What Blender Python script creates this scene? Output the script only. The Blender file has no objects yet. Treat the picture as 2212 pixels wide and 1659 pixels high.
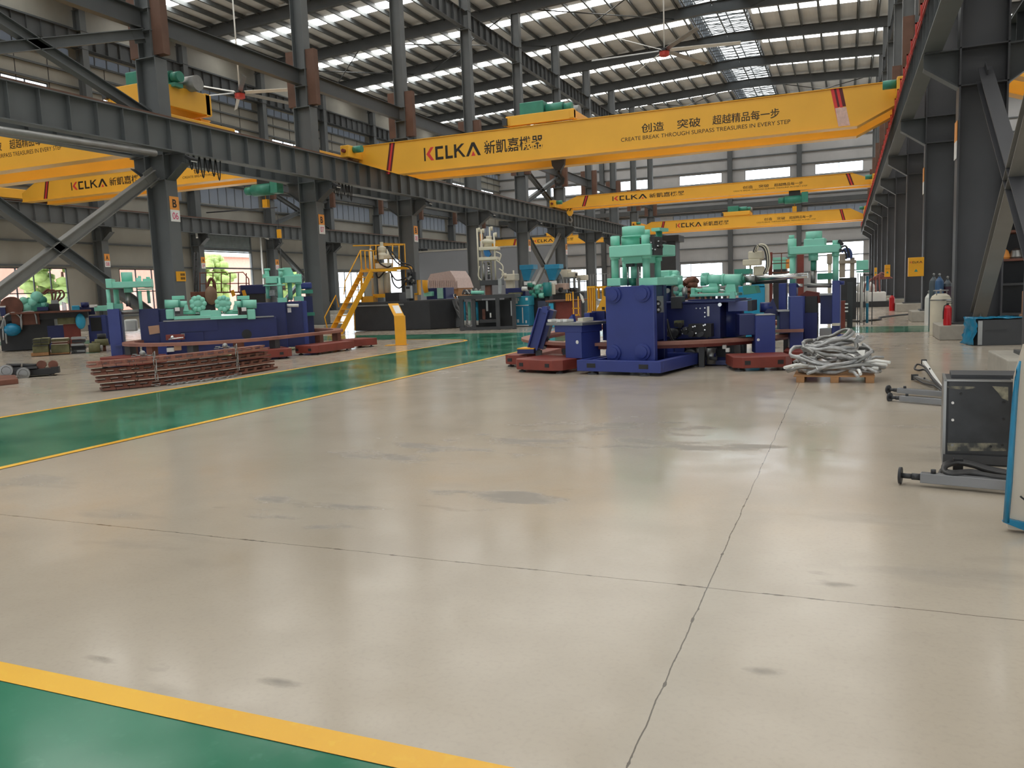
import bpy, bmesh, math, random
from mathutils import Vector, Matrix
random.seed(7)
S = bpy.context.scene
COL = S.collection
PI = math.pi

# ------------------------------------------------------------------ camera
YAW, PITCH, ROLL, FPX = -0.395412, -0.114971, -0.0385461, 1736.87
CX, CY = 1106.0, 829.5
EYE = Vector((0, 0, 1.6))
_f = Vector((math.sin(YAW)*math.cos(PITCH), math.cos(YAW)*math.cos(PITCH), math.sin(PITCH)))
_r0 = Vector((math.cos(YAW), -math.sin(YAW), 0))
_u0 = _r0.cross(_f)
_r = _r0*math.cos(ROLL) + _u0*math.sin(ROLL)
_u = -_r0*math.sin(ROLL) + _u0*math.cos(ROLL)
cam = bpy.data.cameras.new('camera')
cam.sensor_width = 36.0
cam.lens = 36.0*FPX/2212
cam.clip_start = 0.05
cam.clip_end = 600
camo = bpy.data.objects.new('camera', cam)
camo.matrix_world = Matrix(((_r.x, _u.x, -_f.x, EYE.x), (_r.y, _u.y, -_f.y, EYE.y), (_r.z, _u.z, -_f.z, EYE.z), (0, 0, 0, 1)))
COL.objects.link(camo)
S.camera = camo

# ------------------------------------------------------------------ light
S.view_settings.view_transform = 'Standard'
S.view_settings.look = 'None'
S.view_settings.gamma = 1.0
S.view_settings.use_curve_mapping = False
S.view_settings.exposure = 0.28
SKYLIGHT = 9.4      # radiance of the daylit roof panels
MONITOR = 2.0       # radiance of the ridge glazing
W = bpy.data.worlds.new('sky'); S.world = W; W.use_nodes = True
_bg = W.node_tree.nodes['Background']
_bg.inputs[0].default_value = (0.86, 0.93, 1.0, 1)
_bg.inputs[1].default_value = 4.5
S.cycles.max_bounces = 7
S.cycles.diffuse_bounces = 4
S.cycles.glossy_bounces = 3
S.cycles.transmission_bounces = 4
S.cycles.transparent_max_bounces = 8
S.cycles.sample_clamp_indirect = 6.0

# ------------------------------------------------------------------ measuring: rays of the photograph's lens
def ray(px, py):
    return _f*FPX + _r*(px-CX) - _u*(py-CY)
def fl(px, py, z=0.0):
    d = ray(px, py); t = (z-EYE.z)/d.z
    return EYE + d*t
def atY(px, py, Y):
    d = ray(px, py); return EYE + d*(Y/d.y)
def atX(px, py, X):
    d = ray(px, py); return EYE + d*(X/d.x)

# ------------------------------------------------------------------ materials
MATS = {}
def srgb(r, g, b):
    f = lambda c: (c/255/12.92) if c/255 <= 0.04045 else ((c/255+0.055)/1.055)**2.4
    return (f(r), f(g), f(b))
def mat(name, col, rough=0.5, metal=0.0, var=0.12, scale=3.0, bump=0.0, spec=0.5, coat=0.0, stretch=(1, 1, 1)):
    """painted / metal surface: base colour with a little procedural wear"""
    if name in MATS: return MATS[name]
    m = bpy.data.materials.new(name); m.use_nodes = True
    n, l = m.node_tree.nodes, m.node_tree.links
    b = n['Principled BSDF']
    b.inputs['Roughness'].default_value = rough
    b.inputs['Metallic'].default_value = metal
    b.inputs['Specular IOR Level'].default_value = spec
    b.inputs['Coat Weight'].default_value = coat
    tc = n.new('ShaderNodeTexCoord'); mp = n.new('ShaderNodeMapping'); no = n.new('ShaderNodeTexNoise')
    mp.inputs['Scale'].default_value = stretch
    no.inputs['Scale'].default_value = scale; no.inputs['Detail'].default_value = 5
    l.new(tc.outputs['Object'], mp.inputs[0]); l.new(mp.outputs[0], no.inputs['Vector'])
    cr = n.new('ShaderNodeValToRGB')
    cr.color_ramp.elements[0].position = 0.3; cr.color_ramp.elements[1].position = 0.7
    cr.color_ramp.elements[0].color = tuple(c*(1-var) for c in col)+(1,)
    cr.color_ramp.elements[1].color = tuple(min(1, c*(1+var)) for c in col)+(1,)
    l.new(no.outputs['Fac'], cr.inputs[0]); l.new(cr.outputs[0], b.inputs['Base Color'])
    if bump:
        bp = n.new('ShaderNodeBump'); bp.inputs['Strength'].default_value = bump
        bp.inputs['Distance'].default_value = 0.02
        l.new(no.outputs['Fac'], bp.inputs['Height']); l.new(bp.outputs[0], b.inputs['Normal'])
    MATS[name] = m
    return m
def emis(name, col, s):
    m = bpy.data.materials.new(name); m.use_nodes = True
    n, l = m.node_tree.nodes, m.node_tree.links
    n.clear()
    o = n.new('ShaderNodeOutputMaterial'); e = n.new('ShaderNodeEmission')
    e.inputs[0].default_value = col+(1,); e.inputs[1].default_value = s
    l.new(e.outputs[0], o.inputs[0]); MATS[name] = m
    return m

STEEL = mat('grey_steel_paint', srgb(98, 102, 104), 0.5, var=0.10, scale=0.8)
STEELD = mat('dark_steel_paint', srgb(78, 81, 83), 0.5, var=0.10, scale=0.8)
GIRT = mat('girt_steel', srgb(92, 96, 98), 0.55)
PRIMER = mat('red_oxide_primer', srgb(102, 74, 61), 0.7, var=0.2, scale=1.5)
YELLOW = mat('crane_yellow', srgb(250, 186, 62), 0.4, var=0.05, scale=0.6)
SAFETY = mat('safety_yellow', srgb(235, 168, 30), 0.45, var=0.06)
BLUE = mat('machine_blue', srgb(47, 60, 128), 0.38, var=0.08, scale=2)
NAVY = mat('dark_navy_paint', srgb(30, 38, 92), 0.4, var=0.1)
TEAL = mat('mint_green_paint', srgb(138, 212, 190), 0.38, var=0.06, scale=2)
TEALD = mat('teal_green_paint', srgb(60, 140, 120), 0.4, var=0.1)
CREAM = mat('cream_paint', srgb(215, 208, 188), 0.5, var=0.06)
WHITE = mat('white_paint', srgb(230, 230, 226), 0.5, var=0.04)
BLACK = mat('black_rubber', srgb(34, 34, 36), 0.5, var=0.15)
DARK = mat('dark_grey_paint', srgb(62, 63, 66), 0.5, var=0.12, scale=1.5)
CHAR = mat('charcoal_paint', srgb(48, 49, 52), 0.5, var=0.12)
REDB = mat('red_brown_paint', srgb(124, 54, 44), 0.5, var=0.15)
RAILB = mat('brown_rail_steel', srgb(150, 102, 88), 0.5, var=0.2, scale=2)
RUST = mat('rusty_steel', srgb(112, 70, 56), 0.65, var=0.3, scale=3)
RED = mat('red_paint', srgb(200, 30, 40), 0.35, var=0.05)
REDL = mat('conductor_red', srgb(205, 70, 62), 0.5, var=0.08)
CHROME = mat('bright_steel', srgb(215, 215, 215), 0.22, 1.0, var=0.05)
METAL = mat('dull_steel', srgb(150, 150, 148), 0.4, 0.8, var=0.1)
SKYBLUE = mat('sky_blue_paint', srgb(50, 165, 205), 0.4, var=0.06)
HOPBLUE = mat('hopper_blue', srgb(48, 140, 178), 0.4, var=0.08)
CONC = mat('cast_concrete', srgb(165, 160, 150), 0.8, var=0.1, scale=4, bump=0.15)
WOOD = mat('pallet_wood', srgb(165, 122, 82), 0.7, var=0.2, scale=6)
OLIVE = mat('olive_crate', srgb(112, 110, 76), 0.65, var=0.25, scale=5)
CARD = mat('cardboard', srgb(190, 150, 122), 0.8, var=0.08)
ORANGE = mat('sign_orange', srgb(240, 160, 75), 0.5, var=0.03)
SIGNW = mat('sign_white', srgb(236, 234, 232), 0.5, var=0.02)
INK = mat('ink_black', srgb(38, 30, 24), 0.5, var=0.02)
INKR = mat('ink_red', srgb(225, 60, 60), 0.5, var=0.02)
INKP = mat('ink_pink', srgb(215, 80, 120), 0.5, var=0.02)
MAROON = mat('stripe_maroon', srgb(95, 30, 34), 0.5, var=0.02)
SILVER = mat('silver_hose_wrap', srgb(172, 172, 172), 0.35, 0.35, var=0.25, scale=14, bump=0.5)
WRAP = mat('blue_plastic_sheet', srgb(20, 125, 165), 0.25, var=0.2, scale=5, bump=0.6)
BROWNB = mat('brown_hose', srgb(115, 72, 58), 0.6, var=0.25, scale=8)
GASGREY = mat('cylinder_grey', srgb(84, 92, 98), 0.45)
GASBLUE = mat('cylinder_blue', srgb(60, 95, 135), 0.45, var=0.2)
PINKB = mat('pink_brick', srgb(224, 160, 142), 0.8, var=0.06)
LEAF = mat('tree_leaves', srgb(165, 185, 110), 0.7, var=0.35, scale=1.2)
ASPH = mat('yard_paving', srgb(190, 186, 178), 0.85)
SKYL = emis('daylit_roof_panel', (1.0, 0.985, 0.94), SKYLIGHT)
MONL = emis('daylit_ridge_glazing', (0.95, 1.0, 1.0), MONITOR)

def shader(name):
    m = bpy.data.materials.new(name); m.use_nodes = True
    MATS[name] = m
    return m, m.node_tree.nodes, m.node_tree.links, m.node_tree.nodes['Principled BSDF']
def _math(n, l, op, a, b=None, c=None):
    x = n.new('ShaderNodeMath'); x.operation = op
    for i, v in enumerate((a, b, c)):
        if v is None: continue
        if isinstance(v, (int, float)): x.inputs[i].default_value = v
        else: l.new(v, x.inputs[i])
    return x.outputs[0]
def _mix(n, l, fac, a, b):
    x = n.new('ShaderNodeMix'); x.data_type = 'RGBA'
    if isinstance(fac, (int, float)): x.inputs[0].default_value = fac
    else: l.new(fac, x.inputs[0])
    for i, v in ((6, a), (7, b)):
        if isinstance(v, tuple): x.inputs[i].default_value = v+(1,)
        else: l.new(v, x.inputs[i])
    return x.outputs[2]
def _noise(n, l, vec, scale, detail=4, stretch=None):
    if stretch:
        mp = n.new('ShaderNodeMapping'); mp.inputs['Scale'].default_value = stretch
        l.new(vec, mp.inputs[0]); vec = mp.outputs[0]
    x = n.new('ShaderNodeTexNoise'); x.inputs['Scale'].default_value = scale; x.inputs['Detail'].default_value = detail
    l.new(vec, x.inputs['Vector'])
    return x.outputs['Fac']
def _ramp(n, l, fac, p0, p1):
    x = n.new('ShaderNodeMapRange'); x.inputs[1].default_value = p0; x.inputs[2].default_value = p1
    l.new(fac, x.inputs[0]); return x.outputs[0]

SPOTS = [(p.x, p.y, rx, ry) for p, rx, ry in ((fl(1150, 955), 1.3, 0.7), (fl(1290, 922), 1.6, 0.8), (fl(930, 968), 1.2, 0.5), (fl(1080, 1075), 0.9, 0.4), (fl(660, 1105), 0.9, 0.4),
    (fl(1640, 1450), 0.22, 0.14), (fl(1800, 1265), 0.3, 0.18), (fl(210, 1420), 0.3, 0.1), (fl(600, 1470), 0.22, 0.08), (fl(1420, 960), 1.2, 0.5), (fl(830, 985), 1.0, 0.4), (fl(1640, 966), 1.0, 0.25))]
def floor_mat():
    m, n, l, b = shader('polished_concrete')
    g = n.new('ShaderNodeNewGeometry'); pos = g.outputs['Position']
    sx = n.new('ShaderNodeSeparateXYZ'); l.new(pos, sx.inputs[0])
    big = _noise(n, l, pos, 0.35, 5)
    mid = _noise(n, l, pos, 2.2, 6)
    fine = _noise(n, l, pos, 40, 3)
    c = _mix(n, l, _ramp(n, l, big, 0.35, 0.65), srgb(176, 165, 149), srgb(193, 183, 168))
    c = _mix(n, l, _math(n, l, 'MULTIPLY', _ramp(n, l, mid, 0.45, 0.75), 0.35), c, srgb(166, 156, 142))
    c = _mix(n, l, _math(n, l, 'MULTIPLY', _ramp(n, l, fine, 0.5, 0.8), 0.15), c, srgb(140, 132, 122))
    # grey scuffs: stretched smears
    sm = _noise(n, l, pos, 1.1, 6, (0.55, 1.5, 1))
    zone = _noise(n, l, pos, 0.16, 2)
    sf = _math(n, l, 'MULTIPLY', _ramp(n, l, sm, 0.58, 0.68), _ramp(n, l, zone, 0.47, 0.56))
    # a few worn, oil-darkened areas where machines were moved about
    spots = None
    for x, y, rx, ry in SPOTS:
        a = _math(n, l, 'DIVIDE', _math(n, l, 'SUBTRACT', sx.outputs[0], x), rx); d2 = _math(n, l, 'DIVIDE', _math(n, l, 'SUBTRACT', sx.outputs[1], y), ry)
        v = _math(n, l, 'SUBTRACT', 1.0, _math(n, l, 'SQRT', _math(n, l, 'ADD', _math(n, l, 'MULTIPLY', a, a), _math(n, l, 'MULTIPLY', d2, d2))))
        spots = v if spots is None else _math(n, l, 'MAXIMUM', spots, v)
    sn = _noise(n, l, pos, 2.6, 7, (0.6, 1.3, 1))
    sp = _ramp(n, l, _math(n, l, 'ADD', spots, _math(n, l, 'MULTIPLY', _math(n, l, 'SUBTRACT', sn, 0.62), 4.0)), 0.0, 0.5)
    sp = _math(n, l, 'MULTIPLY', sp, _math(n, l, 'GREATER_THAN', spots, -0.4))
    sf = _math(n, l, 'MINIMUM', _math(n, l, 'ADD', _math(n, l, 'MULTIPLY', sf, 0.55), sp), 1.0)
    c = _mix(n, l, _math(n, l, 'MULTIPLY', sf, 0.6), c, srgb(108, 104, 100))
    # saw-cut joints with chipped edges
    jn = _noise(n, l, pos, 3.0, 4); jw = _noise(n, l, pos, 9.0, 4)
    def joint(co, val):
        d = _math(n, l, 'ABSOLUTE', _math(n, l, 'ADD', _math(n, l, 'SUBTRACT', co, val), _math(n, l, 'MULTIPLY', _math(n, l, 'SUBTRACT', jn, 0.5), 0.03)))
        w = _math(n, l, 'ADD', 0.003, _math(n, l, 'MULTIPLY', _ramp(n, l, jw, 0.55, 0.8), 0.012))
        return _math(n, l, 'LESS_THAN', d, w)
    j = joint(sx.outputs[0], -0.665)
    for v in (4.17,):
        j = _math(n, l, 'MAXIMUM', j, joint(sx.outputs[1], v))
    c = _mix(n, l, _math(n, l, 'MULTIPLY', j, 0.85), c, srgb(70, 60, 48))
    l.new(c, b.inputs['Base Color'])
    r = _math(n, l, 'ADD', 0.13, _math(n, l, 'MULTIPLY', _ramp(n, l, mid, 0.3, 0.7), 0.1))
    l.new(_math(n, l, 'ADD', r, _math(n, l, 'MULTIPLY', sf, 0.2)), b.inputs['Roughness'])
    b.inputs['Specular IOR Level'].default_value = 0.5
    bp = n.new('ShaderNodeBump'); bp.inputs['Strength'].default_value = 0.02; bp.inputs['Distance'].default_value = 0.01
    l.new(_noise(n, l, pos, 0.9, 2), bp.inputs['Height']); l.new(bp.outputs[0], b.inputs['Normal'])
    return m
def paint_mat(name, c0, c1, rough):
    m, n, l, b = shader(name)
    g = n.new('ShaderNodeNewGeometry'); pos = g.outputs['Position']
    a = _noise(n, l, pos, 0.8, 6); f = _noise(n, l, pos, 14, 5)
    c = _mix(n, l, _ramp(n, l, a, 0.35, 0.65), c0, c1)
    c = _mix(n, l, _math(n, l, 'MULTIPLY', _ramp(n, l, f, 0.6, 0.8), 0.25), c, tuple(min(1, x*1.5+0.03) for x in c1))
    l.new(c, b.inputs['Base Color'])
    l.new(_math(n, l, 'ADD', rough, _math(n, l, 'MULTIPLY', _ramp(n, l, a, 0.3, 0.7), 0.12)), b.inputs['Roughness'])
    bp = n.new('ShaderNodeBump'); bp.inputs['Strength'].default_value = 0.05; bp.inputs['Distance'].default_value = 0.02
    l.new(_noise(n, l, pos, 5, 4), bp.inputs['Height']); l.new(bp.outputs[0], b.inputs['Normal'])
    return m
def sheet_mat(name, col, axis, pitch=0.25, dirt=0.12, rough=0.55):
    """ribbed cladding sheet: fine ribs across `axis`, panel laps, light dirt"""
    m, n, l, b = shader(name)
    g = n.new('ShaderNodeNewGeometry'); pos = g.outputs['Position']
    sx = n.new('ShaderNodeSeparateXYZ'); l.new(pos, sx.inputs[0])
    u = sx.outputs[axis]
    fr = _math(n, l, 'FRACT', _math(n, l, 'DIVIDE', u, pitch))
    rib = _math(n, l, 'GREATER_THAN', fr, 0.86)
    a = _noise(n, l, pos, 0.5, 4)
    c = _mix(n, l, _ramp(n, l, a, 0.35, 0.65), tuple(x*(1-dirt) for x in col), col)
    l.new(c, b.inputs['Base Color'])
    b.inputs['Roughness'].default_value = rough
    bp = n.new('ShaderNodeBump'); bp.inputs['Strength'].default_value = 0.5; bp.inputs['Distance'].default_value = 0.03
    l.new(rib, bp.inputs['Height']); l.new(bp.outputs[0], b.inputs['Normal'])
    return m
def glass_mat():
    m = bpy.data.materials.new('window_glass'); m.use_nodes = True
    n, l = m.node_tree.nodes, m.node_tree.links; n.clear()
    o = n.new('ShaderNodeOutputMaterial'); t = n.new('ShaderNodeBsdfTransparent'); g = n.new('ShaderNodeBsdfGlossy'); x = n.new('ShaderNodeMixShader')
    g.inputs['Roughness'].default_value = 0.05; x.inputs[0].default_value = 0.07; t.inputs[0].default_value = (0.93, 0.95, 0.95, 1)
    l.new(t.outputs[0], x.inputs[1]); l.new(g.outputs[0], x.inputs[2]); l.new(x.outputs[0], o.inputs[0])
    return m
def translucent_mat():
    m = bpy.data.materials.new('translucent_sheet'); m.use_nodes = True
    n, l = m.node_tree.nodes, m.node_tree.links; n.clear()
    o = n.new('ShaderNodeOutputMaterial'); t = n.new('ShaderNodeBsdfTranslucent'); d = n.new('ShaderNodeBsdfDiffuse'); x = n.new('ShaderNodeMixShader')
    t.inputs[0].default_value = (0.24, 0.26, 0.285, 1); d.inputs[0].default_value = (0.42, 0.44, 0.47, 1); x.inputs[0].default_value = 0.5
    l.new(d.outputs[0], x.inputs[1]); l.new(t.outputs[0], x.inputs[2]); l.new(x.outputs[0], o.inputs[0])
    return m
FLOOR = floor_mat()
GREEN = paint_mat('green_floor_paint', srgb(38, 112, 84), srgb(62, 134, 106), 0.08)
YLINE = paint_mat('yellow_floor_paint', srgb(232, 172, 40), srgb(244, 190, 60), 0.3)
WALLM = sheet_mat('wall_cladding_left', srgb(164, 161, 151), 1)
WALLB = sheet_mat('wall_cladding_back', srgb(174, 174, 175), 0)
ROOFM = sheet_mat('roof_sheet', srgb(228, 230, 230), 0, 0.3)
BRACE_LIT = mat('lit_brace_steel', srgb(132, 131, 127), 0.55, var=0.1, scale=1.0)  # paler steel: light on the braces' visible faces put into the colour
STEEL_SHADED = mat('crane_row_paint', srgb(70, 71, 75), 0.5, var=0.1, scale=0.8)  # darker copy of the steel paint: dim light on the C row as colour
GLASS = glass_mat()
TRANS = translucent_mat()

# ------------------------------------------------------------------ mesh builder
LOC = {}
class MB:
    def __init__(s): s.v = []; s.f = []; s.sm = []
    def add(s, vs, fs, smooth=False):
        o = len(s.v); s.v += [Vector(p) for p in vs]
        for f in fs:
            s.f.append([i+o for i in f]); s.sm.append(smooth)
        return s
    def hexa(s, p):     # 8 corners: bottom ring 0-3 (ccw from above), top ring 4-7
        return s.add(p, [(3, 2, 1, 0), (4, 5, 6, 7), (0, 1, 5, 4), (1, 2, 6, 5), (2, 3, 7, 6), (3, 0, 4, 7)])
    def box(s, x0, x1, y0, y1, z0, z1):
        return s.hexa([(x0, y0, z0), (x1, y0, z0), (x1, y1, z0), (x0, y1, z0), (x0, y0, z1), (x1, y0, z1), (x1, y1, z1), (x0, y1, z1)])
    def obox(s, c, sx, sy, sz, rz=0.0, M=None):   # box centred on c
        M = M or Matrix.Rotation(rz, 3, 'Z'); c = Vector(c)
        return s.hexa([c + M @ Vector((a*sx/2, b*sy/2, d*sz/2)) for d in (-1, 1) for a, b in ((-1, -1), (1, -1), (1, 1), (-1, 1))])
    def basis(s, a, b, up=(0, 0, 1)):
        d = (Vector(b)-Vector(a)).normalized(); up = Vector(up)
        if abs(d.dot(up)) > 0.99: up = Vector((0, 1, 0)) if abs(d.y) < 0.9 else Vector((1, 0, 0))
        x = d.cross(up).normalized(); y = x.cross(d).normalized()
        return d, x, y
    def bar(s, a, b, w, h, up=(0, 0, 1)):
        a, b = Vector(a), Vector(b); d, x, y = s.basis(a, b, up)
        q = [(-w/2, -h/2), (w/2, -h/2), (w/2, h/2), (-w/2, h/2)]
        return s.hexa([a+x*i+y*j for i, j in q]+[b+x*i+y*j for i, j in q])
    def ibar(s, a, b, depth, width, tf=0.03, tw=0.02, up=(0, 0, 1)):   # I-section, depth along `up`
        a, b = Vector(a), Vector(b); d, x, y = s.basis(a, b, up); o = y*(depth/2-tf/2)
        s.bar(a+o, b+o, width, tf, up); s.bar(a-o, b-o, width, tf, up); s.bar(a, b, tw, depth-2*tf, up)
        return s
    def tube(s, pts, r, n=8, closed=False, caps=True):
        pts = [Vector(p) for p in pts]; k = len(pts); rings = []
        x = None
        for i, p in enumerate(pts):
            if closed: d = pts[(i+1) % k]-pts[i-1]
            else: d = pts[min(i+1, k-1)]-pts[max(i-1, 0)]
            if d.length < 1e-9: d = Vector((0, 0, 1))
            d.normalize()
            if x is None:
                x = d.cross(Vector((0, 0, 1)))
                if x.length < 0.05: x = d.cross(Vector((0, 1, 0)))
            else: x = x - d*x.dot(d)
            x = x.normalized(); y = d.cross(x)
            rr = r[i] if isinstance(r, (list, tuple)) else r
            rings.append([p + x*(rr*math.cos(t*2*PI/n)) + y*(rr*math.sin(t*2*PI/n)) for t in range(n)])
        o = len(s.v); s.v += [p for q in rings for p in q]
        for i in range(k if closed else k-1):
            j = (i+1) % k
            for t in range(n):
                s.f.append([o+i*n+t, o+i*n+(t+1) % n, o+j*n+(t+1) % n, o+j*n+t]); s.sm.append(True)
        if caps and not closed:
            s.f.append([o+t for t in range(n)][::-1]); s.sm.append(False)
            s.f.append([o+(k-1)*n+t for t in range(n)]); s.sm.append(False)
        return s
    def cyl(s, a, b, r, n=16, r1=None):
        return s.tube([a, b], [r, r if r1 is None else r1], n)
    def lathe(s, base, prof, n=20, axis=(0, 0, 1), caps=True):   # prof: (radius, height) pairs; sharp steps
        base = Vector(base); ax = Vector(axis).normalized(); d, x, y = s.basis((0, 0, 0), ax)
        pr = []
        for i, (r, h) in enumerate(prof): pr.append((max(r, 1e-4), h))
        for i in range(len(pr)-1):
            (r0, h0), (r1, h1) = pr[i], pr[i+1]
            o = len(s.v)
            for r, h in ((r0, h0), (r1, h1)):
                s.v += [base+ax*h+x*(r*math.cos(t*2*PI/n))+y*(r*math.sin(t*2*PI/n)) for t in range(n)]
            for t in range(n):
                s.f.append([o+t, o+(t+1) % n, o+n+(t+1) % n, o+n+t]); s.sm.append(True)
        if caps:
            for (r, h), rev in ((pr[0], True), (pr[-1], False)):
                if r > 2e-4:
                    o = len(s.v); s.v += [base+ax*h+x*(r*math.cos(t*2*PI/n))+y*(r*math.sin(t*2*PI/n)) for t in range(n)]
                    q = list(range(o, o+n)); s.f.append(q[::-1] if rev else q); s.sm.append(False)
        return s
    def prism(s, poly, off):   # planar polygon (3-D points) extruded by vector off
        k = len(poly); p = [Vector(q) for q in poly]; off = Vector(off)
        o = len(s.v); s.v += p + [q+off for q in p]
        s.f.append([o+i for i in range(k)][::-1]); s.f.append([o+k+i for i in range(k)])
        for i in range(k): s.f.append([o+i, o+(i+1) % k, o+k+(i+1) % k, o+k+i])
        s.sm += [False]*(k+2)
        return s
    def ball(s, c, r, n=12, sc=(1, 1, 1)):
        c = Vector(c); m = n//2; o = len(s.v)
        for i in range(m+1):
            a = PI*i/m
            for t in range(n):
                s.v.append(c+Vector((r*sc[0]*math.sin(a)*math.cos(2*PI*t/n), r*sc[1]*math.sin(a)*math.sin(2*PI*t/n), r*sc[2]*math.cos(a))))
        for i in range(m):
            for t in range(n):
                s.f.append([o+i*n+t, o+(i+1)*n+t, o+(i+1)*n+(t+1) % n, o+i*n+(t+1) % n]); s.sm.append(True)
        return s
    def build(s, name, m, parent=None, bevel=0.0, label=None):
        me = bpy.data.meshes.new(name)
        L = LOC[parent.name] if parent else Vector((0, 0, 0))
        if not parent and s.v:
            mn = Vector([min(v[i] for v in s.v) for i in range(3)]); mx = Vector([max(v[i] for v in s.v) for i in range(3)])
            L = Vector(((mn.x+mx.x)/2, (mn.y+mx.y)/2, mn.z))
        me.from_pydata([v-L for v in s.v], [], s.f)
        me.polygons.foreach_set('use_smooth', s.sm)
        me.validate(); me.update()
        me.materials.append(m)
        o = bpy.data.objects.new(name, me); COL.objects.link(o)
        if parent: o.parent = parent
        else: o.location = L
        LOC[o.name] = L
        if bevel:
            b = o.modifiers.new('bevel', 'BEVEL'); b.width = bevel; b.segments = 2; b.limit_method = 'ANGLE'; b.angle_limit = 0.7
            b.harden_normals = False
        if label: o['label'] = label
        return o

def tag(o, label, cat, group=None):
    o['label'] = label; o['category'] = cat
    if group: o['group'] = group
    return o
def struct(o): o['kind'] = 'structure'; return o
def root(name, loc, label, cat, group=None):
    o = bpy.data.objects.new(name, None); o.empty_display_size = 0.2
    COL.objects.link(o); o.location = Vector(loc); LOC[o.name] = Vector(loc)
    return tag(o, label, cat, group)
KIDS = {}
def copy_tree(src, delta, label=None, group=None):
    """a copy of a thing, its parts and their sub-parts, moved by delta"""
    def rec(o, par):
        c = o.copy(); COL.objects.link(c)
        c.parent = par
        LOC[c.name] = LOC[o.name] + Vector(delta)
        for ch in [x for x in bpy.data.objects if x.parent == o]: rec(ch, c)
        return c
    c = rec(src, None); c.location = src.location + Vector(delta)
    if label: c['label'] = label
    if group: c['group'] = group
    return c

class Fr:
    """a machine's own axes: u across, v away, z up; px() reads a point on its plane v = const"""
    def __init__(s, x, y, a=0.0):
        s.o = Vector((x, y, 0)); s.u = Vector((math.cos(a), math.sin(a), 0)); s.v = Vector((-math.sin(a), math.cos(a), 0)); s.a = a
    def w(s, u, v, z): return s.o + s.u*u + s.v*v + Vector((0, 0, z))
    def px(s, px, py, v):
        d = ray(px, py); t = ((s.o + s.v*v - EYE).dot(s.v))/d.dot(s.v); p = EYE + d*t
        return ((p-s.o).dot(s.u), p.z)
    def rect(s, x0, y0, x1, y1, v):
        xm, ym = (x0+x1)/2, (y0+y1)/2
        return s.px(x0, ym, v)[0], s.px(x1, ym, v)[0], s.px(xm, y1, v)[1], s.px(xm, y0, v)[1]
    def box(s, m, u0, u1, v0, v1, z0, z1):
        return m.hexa([s.w(u0, v0, z0), s.w(u1, v0, z0), s.w(u1, v1, z0), s.w(u0, v1, z0), s.w(u0, v0, z1), s.w(u1, v0, z1), s.w(u1, v1, z1), s.w(u0, v1, z1)])
    def bx(s, m, x0, y0, x1, y1, v, dep, zmin=None):
        u0, u1, z0, z1 = s.rect(x0, y0, x1, y1, v)
        if zmin is not None: z0 = zmin
        return s.box(m, u0, u1, v, v+dep, max(z0, 0.0), z1)
    def cy(s, m, x, y0, y1, rp, v, n=18, zmin=None, r1=None):
        u0, z1 = s.px(x, y0, v); u1, z0 = s.px(x, y1, v); r = abs(s.px(x+rp, (y0+y1)/2, v)[0]-s.px(x, (y0+y1)/2, v)[0])
        if zmin is not None: z0 = zmin
        return m.cyl(s.w(u1, v, max(z0, 0.0)), s.w(u1, v, z1), r, n, r1 if r1 is None else r*r1)
    def pt(s, px, py, v):
        u, z = s.px(px, py, v); return s.w(u, v, z)
HALL = Fr(0, 0, 0)
def P1(root_, name, m, F, rect, v, dep, bevel=0.0, zmin=None, label=None):
    b = MB(); F.bx(b, *rect, v, dep, zmin); return b.build(name, m, root_, bevel, label)
def C1(root_, name, m, F, x, y0, y1, rp, v, n=18, zmin=None, r1=None, label=None):
    b = MB(); F.cy(b, x, y0, y1, rp, v, n, zmin, r1); return b.build(name, m, root_, 0, label)

# ------------------------------------------------------------------ lettering
def text_poly(body, bold=0.0):
    c = bpy.data.curves.new('lettering', 'FONT'); c.body = body; c.size = 1.0; c.fill_mode = 'FRONT'; c.offset = bold
    o = bpy.data.objects.new('lettering_source', c); COL.objects.link(o)
    dg = bpy.context.evaluated_depsgraph_get(); dg.update()
    me = bpy.data.meshes.new_from_object(o.evaluated_get(dg))
    vs = [(v.co.x, v.co.y) for v in me.vertices]; fs = [list(p.vertices) for p in me.polygons]
    bpy.data.objects.remove(o); bpy.data.curves.remove(c); bpy.data.meshes.remove(me)
    return vs, fs
TEXTS = {}
def letter(m, body, p0, ux, uz, width, height, bold=0.0):
    """letters filling width x height from the lower-left corner p0 along ux, uz"""
    k = (body, bold)
    if k not in TEXTS: TEXTS[k] = text_poly(body, bold)
    vs, fs = TEXTS[k]
    x0 = min(v[0] for v in vs); x1 = max(v[0] for v in vs); y0 = min(v[1] for v in vs); y1 = max(v[1] for v in vs)
    p0, ux, uz = Vector(p0), Vector(ux), Vector(uz)
    m.add([p0+ux*((x-x0)/(x1-x0)*width)+uz*((y-y0)/(y1-y0)*height) for x, y in vs], fs)
    return m
LOGO_BLACK = [
    [(0, 0), (0.13, 0), (0.13, 1), (0, 1)],
    [(0.98, 0), (1.66, 0), (1.66, 0.2), (1.18, 0.2), (1.18, 0.8), (1.66, 0.8), (1.66, 1), (0.98, 1)],
    [(1.84, 0), (2.46, 0), (2.46, 0.2), (2.04, 0.2), (2.04, 1), (1.84, 1)],
    [(2.58, 0), (2.78, 0), (2.78, 0.4), (2.9, 0.5), (3.3, 0), (3.54, 0), (3.02, 0.62), (3.46, 1), (3.2, 1), (2.78, 0.64), (2.78, 1), (2.58, 1)],
    [(3.56, 0), (3.8, 0), (4.18, 0.72), (4.56, 0), (4.8, 0), (4.3, 1), (4.06, 1)]]
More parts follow.
